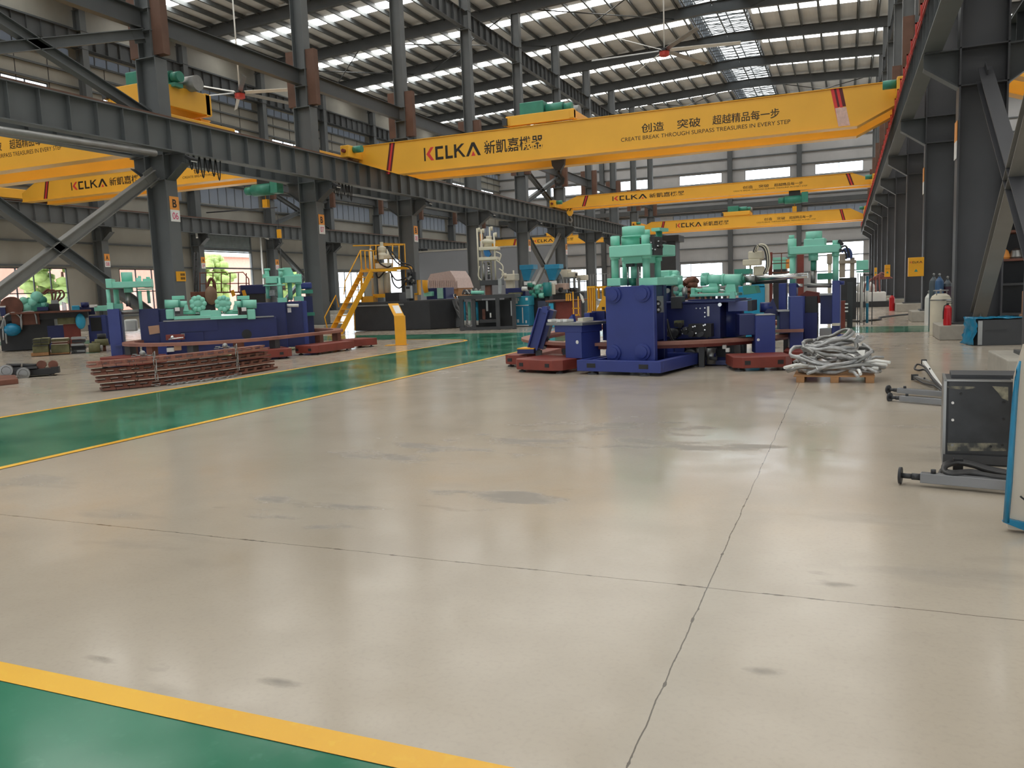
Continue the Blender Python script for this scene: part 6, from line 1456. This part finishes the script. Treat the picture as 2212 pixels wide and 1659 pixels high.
P1(R, 'block', CHAR, FL2, (105, 656, 128, 674), 0.4, 0.4, 0.02); P1(R, 'top_fitting', METAL, FL2, (110, 648, 126, 657), 0.45, 0.3, 0.01)
for pts in ([(113, 650), (112, 636), (104, 625), (92, 634)], [(118, 650), (120, 630), (108, 627), (95, 636)], [(122, 650), (130, 636), (124, 628), (112, 632)], [(124, 651), (138, 640), (134, 628), (118, 630)]): hose(R, 'brown_hose', BROWNB, [FL2.pt(x, y, 0.5) for x, y in pts], 0.035)
R = thingL('blue_machine', 'bright blue machine with a dark square opening, left of the navy press leg', 'machine', (210, 720), 1.0, FL2)
P1(R, 'frame', BLUE, FL2, (190, 682, 236, 722), 1.0, 1.0, 0.01, zmin=0.03); P1(R, 'opening', BLACK, FL2, (196, 686, 219, 715), 0.97, 0.04); P1(R, 'post', BLUE, FL2, (220, 680, 230, 720), 0.9, 0.2, zmin=0.03); P1(R, 'pale_pipe', WHITE, FL2, (188, 686, 192, 702), 0.8, 0.1)
P1(R, 'top_body', NAVY, FL2, (172, 662, 205, 680), 1.2, 0.8, 0.02); C1(R, 'round_head', NAVY, FL2, 184, 653, 664, 9, 1.3, 18); P1(R, 'mint_part', TEAL, FL2, (203, 660, 233, 672), 1.0, 0.5, 0.02); P1(R, 'sky_blue_part', SKYBLUE, FL2, (155, 660, 172, 674), 1.0, 0.3, 0.03); P1(R, 'white_sheet', WHITE, FL2, (193, 658, 210, 664), 1.0, 0.6)
FW = Fr(-30, 33, math.radians(45))
R = thingL('guard_railing', 'rusty tubular guard railing in front of the open loading door', 'railing', (480, 640), 0, FW)
q = MB()
for x in (432, 445, 460, 478, 497, 515, 532): q.tube([FW.pt(x, 632, 0), FW.pt(x, 590, 0)], 0.03, 6)
q.tube([FW.pt(430, 590, 0), FW.pt(488, 588, 0), FW.pt(492, 594, 0)], 0.03, 6); q.tube([FW.pt(492, 590, 0), FW.pt(525, 588, 0), FW.pt(537, 602, 0), FW.pt(540, 632, 0)], 0.03, 6); q.tube([FW.pt(430, 613, 0), FW.pt(538, 612, 0)], 0.025, 6); q.tube([FW.pt(425, 632, 0), FW.pt(545, 631, 0)], 0.04, 6); q.build('rails', RUST, R)
for x in (434, 536): C1(R, 'leg', RUST, FW, x, 632, 690, 1, 0, 8, zmin=0.0)
R = thingL('casting', 'rust-coloured round casting with an arched hose before the loading door', 'casting', (455, 660), -1.5, FW)
P1(R, 'base', RUST, FW, (412, 630, 460, 645), -1.5, 0.7, 0.02); q = MB(); q.ball(FW.pt(456, 638, -1.6), 0.3, 12, (1, 1, 1.6)); q.build('body', mat('tan_casting', srgb(140, 115, 95), 0.6), R); hose(R, 'arched_hose', BROWNB, [FW.pt(x, y, -1.6) for x, y in ((446, 632), (450, 612), (456, 602), (463, 612), (465, 632))], 0.07); P1(R, 'stand', CHAR, FW, (420, 645, 466, 690), -1.4, 0.6, zmin=0.0)
R = thingL('blue_machine', 'navy covered machine with yellow parts under the loading door view', 'machine', (545, 660), -0.5, FW)
P1(R, 'cover', NAVY, FW, (520, 615, 575, 635), -0.5, 1.2, 0.05); P1(R, 'base', CHAR, FW, (515, 635, 575, 690), -0.4, 1.0, zmin=0.0)
for x in (503, 527): q = MB(); q.prism([FW.pt(*p, -0.9) for p in ((x-5, 628), (x+2, 626), (x+6, 638), (x-1, 641))], FW.v*0.15); q.build('yellow_part', SAFETY, R)
R = thingL('steel_ladder', 'dark ladder standing against the window-wall column by the loading door', 'ladder', (424, 640), 3, FW)
q = MB()
for x in (420, 427):
    b_ = FW.pt(x, 640, 3); q.tube([FW.pt(x, 545, 3), b_, Vector((b_.x, b_.y, 0))], 0.04, 6)
for k in range(7): q.tube([FW.pt(420, 548+k*13, 3), FW.pt(427, 548+k*13, 3)], 0.03, 6)
q.build('ladder', CHAR, R)
R = thingL('machine', 'navy and mint machine with shelves behind the press with white-wrapped parts', 'machine', (670, 700), 1.5, FM2)
P1(R, 'body', NAVY, FM2, (655, 640, 676, 690), 1.5, 0.8, zmin=0.0); P1(R, 'mint_shelf', TEALD, FM2, (652, 626, 676, 634), 1.4, 0.8); P1(R, 'covered_top', BLUE, FM2, (648, 610, 674, 624), 1.6, 0.7, 0.05); P1(R, 'lower_shelf', TEALD, FM2, (660, 675, 680, 682), 1.3, 0.6)
R = root('yellow_disc', FL.pt(346, 607, 6), 'round orange-yellow disc showing behind the B 06 column', 'disc')
dot(R, 'disc', SAFETY, FL, 347, 607, 9, 6.0, 0.1); C1(R, 'stand', CHAR, FL, 347, 616, 690, 2, 6.05, 8, zmin=0.0)
# black roller carriage and brown plate on the floor, lower left
FQ = Fr(-17.8, 13.2, math.radians(46))
R = root('roller_carriage', (-17.8, 13.2, 0), 'black roller carriage lying on the floor near the brown plate', 'carriage')
P1(R, 'frame', BLACK, FQ, (38, 797, 118, 820), 0.15, 0.35, 0.015, zmin=0.03); P1(R, 'front_bar', CHAR, FQ, (6, 799, 60, 811), 0.0, 0.25, 0.01); P1(R, 'top_plate', DARK, FQ, (14, 794, 80, 798), 0.1, 0.4)
for x0, x1 in ((14, 45), (49, 80)): hc(R, 'roller', BLACK, FQ, x0, x1, 790, 4.5, 0.3, 16)
for x, y in ((13, 801), (50, 807)):
    q = MB(); q.lathe(FQ.pt(x, y, -0.05), [(0.14, 0.12), (0.14, 0), (0.1, 0), (0.09, 0.02), (0.03, 0.02)], 20, FQ.v); q.build('wheel', METAL, R)
for x in (89, 114): q = MB(); q.lathe(FQ.pt(x, 788, 0.25), [(0.1, 0), (0.1, 0.16)], 20, FQ.v); q.build('flange_wheel', RUST, R)
P1(R, 'end_plate', BLACK, FQ, (110, 793, 127, 806), 0.1, 0.3); P1(R, 'skid', CHAR, FQ, (56, 816, 122, 821), 0.1, 0.4, zmin=0.0); feet(R, [tuple(FQ.pt(x, 822, 0.2)[:2]) for x in (20, 110)], 0.05, 0.05)
R = root('steel_plate', fl(20, 828, 0), 'red-brown steel plate lying on the floor below the black carriage', 'plate')
q = MB(); a, c, d, e = fl(-40, 838), fl(40, 829), fl(34, 820), fl(-40, 822); q.prism([p+Vector((0, 0, 0.002)) for p in (a, c, d, e)], (0, 0, 0.11)); q.build('plate', RUST, R, 0.008)

# ================================================================== SILVER HOSE COIL ON ITS PALLET
R = root('pallet', (-0.15, 13.75, 0), 'wooden pallet under the coil of silver hoses', 'pallet')
for dx in (-0.5, 0.0, 0.5): q = MB(); q.box(-0.15+dx-0.06, -0.15+dx+0.06, 13.3, 14.3, 0.0, 0.09); q.build('bearer', WOOD, R, 0.005)
for k in range(7): q = MB(); q.box(-0.75, 0.42, 13.3+k*0.15, 13.4+k*0.15, 0.09, 0.11); q.build('board', WOOD, R)
R = root('hose_coil', (-0.15, 13.75, 0.11), 'tangled coil of silver-wrapped hoses piled on the wooden pallet', 'hose coil')
rr = random.Random(11)
for k in range(17):
    c = Vector((-0.15+rr.uniform(-0.1, 0.1), 13.78+rr.uniform(-0.08, 0.08), 0.17+0.031*k)); ra = rr.uniform(0.48, 0.74)-0.012*k; rb = rr.uniform(0.4, 0.55)-0.01*k; ph = rr.uniform(0, 6.28); tx, ty = rr.uniform(-0.16, 0.16), rr.uniform(-0.12, 0.12)
    n = 22; span = rr.uniform(0.75, 1.0)*2*PI; pts = []
    for i in range(n+1):
        a = ph+span*i/n; pts.append(c+Vector((ra*math.cos(a), rb*math.sin(a), tx*math.cos(a)+ty*math.sin(a)+0.02*math.sin(5*a+k))))
    pts = [Vector((p.x, p.y, max(p.z, 0.15))) for p in pts]
    q = MB(); q.tube(pts, [0.028+0.006*math.sin(i*1.7+k) for i in range(n+1)], 9); q.build('hose', SILVER if k % 4 else METAL, R)
for k in range(20):
    a = rr.uniform(0, 2*PI); r0 = rr.uniform(0.4, 0.62); L = rr.uniform(0.18, 0.45); z = rr.uniform(0.14, 0.3)
    p = Vector((-0.15+r0*math.cos(a), 13.75+r0*0.75*math.sin(a), z)); d = Vector((math.cos(a+rr.uniform(-0.8, 0.8)), math.sin(a+rr.uniform(-0.8, 0.8)), rr.uniform(-0.1, 0.12)))
    e = p+d*L; e.z = max(0.04, e.z); q = MB(); q.tube([p, p.lerp(e, 0.5)+Vector((0, 0, 0.03)), e], 0.024, 8); q.build('hose_end', WHITE if k % 2 else SILVER, R)
for k in range(22):
    a = rr.uniform(0, 2*PI); r0 = rr.uniform(0.35, 0.75); c = Vector((-0.15+r0*math.cos(a), 13.75+r0*0.72*math.sin(a), rr.uniform(0.16, 0.5) if r0 < 0.6 else rr.uniform(0.12, 0.25))); q = MB()
    pts = [c+Vector((rr.uniform(-0.09, 0.09), rr.uniform(-0.09, 0.09), rr.uniform(-0.05, 0.05))) for _ in range(5)]; q.add(pts, [(0, 1, 2), (0, 2, 3), (0, 3, 4)]); o = q.build('plastic_scrap', WHITE, R); s_ = o.modifiers.new('solid', 'SOLIDIFY'); s_.thickness = 0.004

# ================================================================== ALONG THE DARK COLUMNS
def gas(name, px, ytop, w, col, capcol, lab):
    R = root(name, (w[0], w[1], 0), lab, 'gas cylinder')
    x, y = w; d = math.hypot(x, y); zt2 = 1.6+(EYE+ray(px, ytop)*(d/math.hypot(ray(px, ytop).x, ray(px, ytop).y))).z-1.6
    q = MB(); q.lathe((x, y, 0.0), [(0.115, 0), (0.115, zt2-0.3)], 20); q.build('body', col, R)
    q = MB(); q.lathe((x, y, zt2-0.3), [(0.115, 0), (0.105, 0.08), (0.06, 0.15), (0.04, 0.17), (0.04, 0.2)], 20); q.build('shoulder', capcol, R)
    q = MB(); q.cyl((x, y, zt2-0.1), (x, y, zt2), 0.02, 8); q.box(x-0.035, x+0.035, y-0.015, y+0.015, zt2-0.04, zt2-0.015); q.build('valve', METAL, R)
g0 = fl(2015, 694); gas('gas_cylinder', 2018, 590, (g0.x*0.86, g0.y*0.86), GASGREY, GASGREY, 'slim grey gas cylinder standing free beside the blue-capped one')
gas('gas_cylinder', 2038, 590, (2.5, 26.4), GASBLUE, GASBLUE, 'blue gas cylinder behind the white tank')
gas('gas_cylinder', 2052, 596, (2.72, 26.5), mat('cylinder_plum', srgb(70, 45, 60), 0.45), GASGREY, 'dark plum gas cylinder partly hidden by the column edge')
gas('gas_cylinder', 1995, 628, (2.5, 29.6), WHITE, WHITE, 'slim white cylinder by the column with the large yellow control box')
R = root('white_tank', (2.32, 24.1, 0), 'stout white insulated tank in front of the first dark column', 'tank')
q = MB(); q.lathe((2.32, 24.1, 0.0), [(0.24, 0), (0.25, 0.03), (0.25, 0.95), (0.21, 1.04), (0.12, 1.1)], 28); q.build('shell', CREAM, R); q = MB(); q.lathe((2.32, 24.1, 1.0), [(0.255, -0.08), (0.255, -0.05)], 28); q.build('band', METAL, R)
q = MB(); q.tube([(2.32+0.17*math.cos(t), 24.1+0.17*math.sin(t), 1.18) for t in [2*PI*i/16 for i in range(16)]], 0.015, 8, closed=True); q.build('collar_ring', METAL, R); q = MB()
for t in (0.5, 2.2, 4.0): q.cyl((2.32+0.17*math.cos(t), 24.1+0.17*math.sin(t), 1.05), (2.32+0.17*math.cos(t), 24.1+0.17*math.sin(t), 1.19), 0.012, 6)
q.cyl((2.32, 24.1, 1.09), (2.32, 24.1, 1.22), 0.03, 10); q.build('valve_guard', METAL, R)
R = root('fire_extinguisher', (2.3, 22.28, 0.36), 'red fire extinguisher standing on the column footing', 'fire extinguisher')
q = MB(); q.lathe((2.3, 22.28, 0.361), [(0.085, 0), (0.09, 0.03), (0.09, 0.42), (0.06, 0.47), (0.03, 0.49)], 24); q.build('bottle', RED, R); q = MB(); q.cyl((2.3, 22.28, 0.84), (2.3, 22.28, 0.9), 0.025, 10); q.box(2.27, 2.4, 22.27, 22.29, 0.89, 0.905); q.box(2.27, 2.38, 22.27, 22.29, 0.93, 0.945); q.build('valve_handle', BLACK, R); q = MB(); q.tube([(2.28, 22.28, 0.87), (2.22, 22.22, 0.84), (2.2, 22.2, 0.7), (2.2, 22.2, 0.52)], 0.012, 8); q.build('hose', BLACK, R)
p = fl(1932, 641); R = root('fire_extinguisher', (2.0, 41.8, 0), 'small red extinguisher far along the dark columns', 'fire extinguisher')
q = MB(); q.lathe((2.0, 41.8, 0.0), [(0.12, 0), (0.12, 0.6), (0.05, 0.72)], 16); q.build('bottle', RED, R); q = MB(); q.cyl((2.0, 41.8, 0.7), (2.0, 41.8, 0.82), 0.03, 8); q.build('valve', BLACK, R)
for k, lab in ((1, 'large yellow control box with a printed logo on the dark column'), (2, 'second yellow control box farther along the dark columns'), (3, 'third and smallest-looking yellow control box on the dark columns')):
    y = 23+9*k; yf = y-0.3
    a = HALL.rect(*((1962, 556, 1996, 597), (1911, 572, 1923, 598), (1889, 578, 1894.5, 597))[k-1], yf-0.25)
    R = root('control_box', ((a[0]+a[1])/2, yf, a[2]), lab, 'control box')
    q = MB(); q.box(a[0], a[1], yf-0.25, yf+0.02, a[2], a[3]); BX = q.build('case', SAFETY, R, 0.012)
    q = MB(); q.box(a[0]+0.05, a[0]+0.1, yf, yf+0.29, a[2]+0.1, a[3]-0.1); q.box(a[1]-0.1, a[1]-0.05, yf, yf+0.29, a[2]+0.1, a[3]-0.1); q.build('mount', STEELD, R)
    m1, m2 = MB(), MB(); w = (a[1]-a[0])*0.8; logo(m1, m2, (a[0]+(a[1]-a[0])*0.1, yf-0.253, a[3]-0.2), (1, 0, 0), (0, 0, 1), w, w/5.5); m1.build('lettering', INK, BX); m2.build('red_logo_strokes', INKR, BX)
    q = MB(); xm = (a[0]+a[1])/2; q.prism([(xm-0.06, yf-0.252, a[2]+0.16), (xm+0.06, yf-0.252, a[2]+0.16), (xm, yf-0.252, a[2]+0.26)], (0, -0.003, 0)); q.build('warning_mark', TEALD, BX)
R = root('grey_crate', (3.1, 20.5, 0), 'dark grey steel crate under a blue plastic sheet behind the near footing', 'crate')
FG = Fr(2.7, 20.38, math.radians(12)); a = FG.rect(2112, 690, 2208, 747, 0)
q = MB(); FG.box(q, a[0], a[1]+0.1, 0, 0.7, 0.0, a[3]); q.build('case', DARK, R, 0.01); q = MB(); FG.box(q, a[0]+0.0, a[0]+0.09, -0.012, 0.0, 0.02, a[3]-0.02); q.build('frame_strip', METAL, R)
q = MB(); FG.box(q, a[0]+0.16, a[1]-0.3, -0.008, 0.0, 0.3, 0.305); FG.box(q, a[0]+0.16, a[1]-0.3, -0.008, 0.0, 0.34, 0.345); q.build('louvre_line', CHAR, R)
R = root('plastic_sheet', FG.w(a[0], 0, 0), 'crumpled blue plastic sheet over the dark grey steel crate', 'plastic sheet')
q = MB(); rr = random.Random(5); n = 10
g = [[FG.w(a[0]-0.02-0.05*rr.random()-0.06*(j > 5)*(j-5)/5, -0.02+0.74*i/n, (a[3]+0.03)*(1-j/n)+0.01+0.015*rr.random()) for i in range(n+1)] for j in range(n+1)]
t = [[FG.w(a[0]-0.02+(a[1]-a[0]+0.1)*j/n, -0.03+0.76*i/n, a[3]+0.012+0.03*rr.random()) for i in range(n+1)] for j in range(n+1)]
for G_ in (g, t): q.add([p for r_ in G_ for p in r_], [(j*(n+1)+i, j*(n+1)+i+1, (j+1)*(n+1)+i+1, (j+1)*(n+1)+i) for i in range(n) for j in range(n)], True)
o = q.build('sheet', WRAP, R); s_ = o.modifiers.new('solid', 'SOLIDIFY'); s_.thickness = 0.006
# racking in the neighbouring bay
R = root('storage_rack', (5.2, 27, 0), 'dark storage rack behind the braces in the neighbouring bay', 'rack')
for x in (3.45, 6.9):
    for y in (25.2, 26.3): q = MB(); q.box(x-0.05, x+0.05, y-0.05, y+0.05, 0, 4.0); q.build('upright', CHAR, R)
for z in (0.5, 1.3, 1.95, 2.7, 3.5): q = MB(); q.box(3.4, 6.95, 25.15, 26.35, z-0.06, z); q.build('shelf', RUST if z in (1.95, 2.7) else DARK, R)
q = MB(); q.box(3.4, 6.95, 26.36, 26.4, 0.05, 4.0); q.build('back_sheet', CHAR, R)
rr = random.Random(8)
for i, (z, m, lab) in enumerate(((1.3, RUST, 'rusty lump'), (1.95, ORANGE, 'orange part'), (1.95, METAL, 'pale part'), (2.7, DARK, 'dark part'), (0.5, CHAR, 'black part'), (1.3, DARK, 'dark casting'))):
    x = 3.65+0.3*i; R2 = root('stored_part', (x, 25.6, z), f'{lab} on the {["second","third","third","fourth","lowest","second"][i]} shelf of the dark rack', 'part'); q = MB(); q.lathe((x, 25.6, z), [(0.16, 0), (0.18, 0.05), (0.12, 0.22), (0.05, 0.28)], 12); q.build('body', m, R2)
R = root('cardboard_box', (3.95, 21.6, 0.0), 'tall tan cardboard boxes stacked behind the grey steel crate', 'box')
q = MB(); q.box(3.72, 4.1, 21.4, 21.8, 0, 0.62); q.build('lower_box', CARD, R, 0.01); q = MB(); q.box(3.76, 4.08, 21.45, 21.78, 0.62, 1.15); q.build('upper_box', CARD, R, 0.01)
R = root('floor_machine', (1.3, 48.5, 0), 'low white and dark machine on the floor far along the columns', 'machine')
q = MB(); q.box(0.5, 2.0, 48, 49.3, 0.25, 0.8); q.build('white_body', WHITE, R, 0.05); q = MB(); q.box(0.5, 2.3, 47.6, 48.4, 0, 0.3); q.build('dark_base', CHAR, R); q = MB(); q.ball((1.0, 48.6, 1.0), 0.5, 12, (1, 1, 0.8)); q.build('hood', WHITE, R)
for k in range(5): hose(R, 'pink_hose', mat('dusty_pink_hose', srgb(150, 95, 90), 0.6), [(0.9+0.2*k, 48.2, 0.8), (1.1+0.15*k, 48.0, 1.4+0.1*k), (1.9+0.1*k, 48.3, 1.5)], 0.04)

# ================================================================== RIGHT FRONT: CHARCOAL CABINET, STANDS, WRAPPED PANEL
FC2 = Fr(0.79, 7.6, math.radians(-4))
a = FC2.rect(2040, 822, 2180, 1000, 0)
R = root('steel_cabinet', FC2.w(0.25, 0.2, 0), 'charcoal steel cabinet lying on the floor with a worn panel and bolts', 'cabinet')
z1 = a[3]; ux0 = FC2.px(2040, 900, 0)[0]; ux1 = FC2.px(2186, 900, 0)[0]
q = MB(); FC2.box(q, ux0, ux1, 0, 0.5, 0.0, z1); CB = q.build('case', CHAR, R, 0.006)
q = MB(); FC2.box(q, ux0+0.03, ux1-0.02, -0.006, 0.0, 0.1, z1-0.01); q.build('front_panel', mat('worn_charcoal', srgb(52, 54, 57), 0.45, var=0.3, scale=6), R)
q = MB(); FC2.box(q, ux0-0.004, ux1, -0.014, 0.004, 0.015, 0.085); q.build('bottom_lip', DARK, R); q = MB(); FC2.box(q, ux0-0.01, ux0+0.012, -0.012, 0.5, 0.0, z1+0.004); q.build('edge_strip', METAL, R)
q = MB(); FC2.box(q, ux0-0.005, ux1, -0.012, 0.02, z1-0.008, z1+0.006); q.build('top_strip', METAL, R); q = MB(); FC2.box(q, ux0+0.05, ux1+0.1, 0.15, 0.52, z1, z1+0.03); q.build('lid', DARK, R)
m_, n_, l_, b_ = shader('worn_patch')
g_ = n_.new('ShaderNodeNewGeometry'); c_ = _mix(n_, l_, _ramp(n_, l_, _noise(n_, l_, g_.outputs['Position'], 9, 5), 0.4, 0.6), srgb(60, 62, 62), srgb(150, 145, 125)); l_.new(c_, b_.inputs['Base Color'])
for pts in ([(2143, 834), (2150, 842), (2156, 848), (2164, 860), (2178, 866), (2178, 836)], [(2046, 838), (2080, 842), (2110, 838), (2105, 835), (2046, 834)], [(2046, 957), (2175, 957), (2174, 974), (2047, 974)]):
    q = MB(); q.prism([FC2.pt(x, y, -0.007) for x, y in pts], FC2.v*-0.002); q.build('scraped_patch', m_, CB)
for x, y, c in ((2058, 870, SIGNW), (2058, 907, SIGNW), (2057, 961, METAL), (2169, 868, BLACK), (2168, 905, BLACK), (2165, 961, BLACK), (2076, 851, BLACK), (2140, 964, BLACK)): dot(CB, 'bolt', c, FC2, x, y, 3.2, -0.008, 0.012)
def stand_post(lab, A, C, h, disc, m, w=0.07):
    R = root('support_post', ((A.x+C.x)/2, (A.y+C.y)/2, 0), lab, 'post')
    A, C = Vector(A), Vector(C); q = MB(); q.bar(A, C, w, h); q.build('tube', m, R, 0.004)
    d = (A-C).normalized(); q = MB(); q.cyl(A, A+d*0.06, 0.026, 12); q.cyl(A+d*0.05, A+d*0.14, 0.02, 10); q.build('screw', CHAR, R)
    q = MB(); q.cyl(A+d*0.13, A+d*0.15, disc, 20); q.build('foot_disc', CHAR, R)
    q = MB(); t = A.lerp(C, 0.14); q.cyl(t+Vector((0, 0, h/2)), t+Vector((0, 0, h/2+0.03)), 0.018, 10); q.build('lock_knob', CHAR, R)
def on(px, py, Y): return atY(px, py, Y)
DP = mat('post_grey', srgb(140, 141, 144), 0.3, 0.6, var=0.08)
A, C = fl(1988, 1050), fl(2180, 1068); A.z = C.z = 0.07; C = A+(C-A).normalized()*0.62
stand_post('dark levelling post lying on the floor in front of the charcoal cabinet', A, C, 0.075, 0.065, DP)
A, C = fl(1938, 855), fl(2042, 868); A.z = C.z = 0.055; stand_post('pale-topped levelling post lying behind the cabinet, nearer the viewer', fl(1945, 860, 0.05), fl(2048, 869, 0.05), 0.07, 0.06, DP)
stand_post('levelling post lying behind the cabinet next to the black plug bracket', fl(1940, 843, 0.06), fl(2048, 852, 0.06), 0.07, 0.06, DP)
def bracket(lab, pts, z, m):
    A, C = fl(*pts[0], z), fl(*pts[1], z); R = root('bracket_bar', (A.x, A.y, 0), lab, 'bracket')
    q = MB(); q.bar(A, C, 0.06, 0.05); q.build('channel', m, R); q = MB(); d = (C-A).normalized(); q.bar(A-d*0.03, A+d*0.02, 0.09, 0.09); q.build('end_plate', CHAR, R); q = MB(); t = A.lerp(C, 0.35); q.cyl(t+Vector((0, 0, 0.025)), t+Vector((0, 0, 0.05)), 0.012, 8); q.build('bolt', CHAR, R)
bracket('white-faced bracket bar leaning away behind the cabinet', ((1996, 782), (2040, 852)), 0.06, WHITE)
bracket('short grey bracket bar with a black end plate behind the cabinet', ((1976, 815), (2040, 838)), 0.06, METAL)
R = root('cable_bundle', fl(2010, 830, 0.1), 'black cable loop draped over the bracket bars behind the cabinet', 'cable')
hose(R, 'cable', BLACK, [fl(x, y, z) for x, y, z in ((2042, 850, 0.08), (2020, 826, 0.12), (2000, 800, 0.16), (1984, 800, 0.14), (1976, 796, 0.12), (1982, 787, 0.12), (1998, 793, 0.14), (2014, 816, 0.14), (2042, 846, 0.1))], 0.016)
hose(R, 'cable', BLACK, [fl(x, y, z) for x, y, z in ((2042, 852, 0.08), (2020, 834, 0.1), (1996, 828, 0.09), (1976, 816, 0.1))], 0.014)
R = root('cable_bundle', fl(2090, 1020, 0.1), 'thick black cable loop lying in front of the charcoal cabinet', 'cable')
for k in range(3): hose(R, 'cable', BLACK, [fl(x, y+3*k, 0.08+0.015*k) for x, y in ((2190, 1022), (2140, 1012), (2100, 1000), (2068, 995), (2042, 1002), (2040, 1014), (2058, 1020), (2100, 1018), (2150, 1026), (2195, 1030))], 0.018)
hose(R, 'cable_tail', BLACK, [fl(x, y, 0.05) for x, y in ((2042, 1010), (2034, 1018), (2030, 1028))], 0.02)
hose(R, 'cable_tail', BLACK, [fl(x, y, 0.05) for x, y in ((2100, 1022), (2085, 1030), (2068, 1030))], 0.018)
q = MB(); p = fl(2068, 1000, 0.1); q.box(p.x-0.03, p.x+0.04, p.y-0.02, p.y+0.02, 0.03, 0.14); q.build('plug', BLACK, R, 0.004)
# big wrapped panel at the edge of the frame
FWp = Fr(0.99, 5.6, math.radians(-3))
R = root('wrapped_panel', FWp.w(0.3, 0.1, 0), 'large pale panel edged with blue plastic at the edge of the view', 'panel')
P = lambda x, y, v=0.0: FWp.pt(x, y, v)
q = MB(); rr = random.Random(2)
L0 = [(2166, 1128), (2172, 1050), (2180, 940), (2186, 860), (2192, 815)]; L1 = [(2180, 1130), (2188, 1040), (2194, 940), (2200, 850), (2206, 780)]
V = []; 
for (x0, y0), (x1, y1) in zip(L0, L1): V += [P(x0, y0), P((x0+x1)/2, (y0+y1)/2, -0.03), P(x1, y1)]
k = len(L0); q.add(V, [(3*i+j, 3*i+j+1, 3*i+4+j, 3*i+3+j) for i in range(k-1) for j in (0, 1)], True); o = q.build('blue_edge', WRAP, R); s_ = o.modifiers.new('solid', 'SOLIDIFY'); s_.thickness = 0.012
q = MB(); q.prism([P(2166, 1128), P(2215, 1147), P(2400, 1190), P(2400, 1170), P(2180, 1122)], FWp.v*0.05); q.build('blue_hem', WRAP, R)
pl = mat('pale_board', srgb(196, 186, 170), 0.5, var=0.05)
u0 = FWp.px(2178, 1100, 0.03)[0]; q = MB(); q.prism([FWp.w(u0, 0.03, 0.02), FWp.w(u0+0.9, 0.03, 0.02), FWp.w(u0+0.9, 0.03, 1.25), P(2212, 745, 0.03), P(2192, 815, 0.03)], FWp.v*0.06); q.build('board', pl, R)
q = MB(); q.tube([P(2204, 1072, -0.01), P(2214, 1080, -0.01)], 0.006, 6); q.build('black_lead', BLACK, R)

# repeats share a group phrase
import re as _re
_by = {}
for o in bpy.data.objects:
    if o.parent is None and o.get('category'): _by.setdefault(_re.sub(r'\.\d+$', '', o.name), []).append(o)
_PL = {'hydraulic_press': 'hydraulic presses', 'conductor_rail': 'conductor rails', 'pipe': 'pipes', 'box': 'boxes', 'parts_box': 'parts boxes', 'cardboard_box': 'cardboard boxes', 'diagonal_brace': 'diagonal steel braces', 'steel_column': 'steel columns of the hall frame', 'overhead_crane': 'yellow overhead cranes'}
for k, L in _by.items():
    if len(L) > 1:
        for o in L:
            if not o.get('group'): o['group'] = _PL.get(k) or (k.replace('_', ' ')+('es' if k.endswith('s') or k.endswith('x') else 's'))
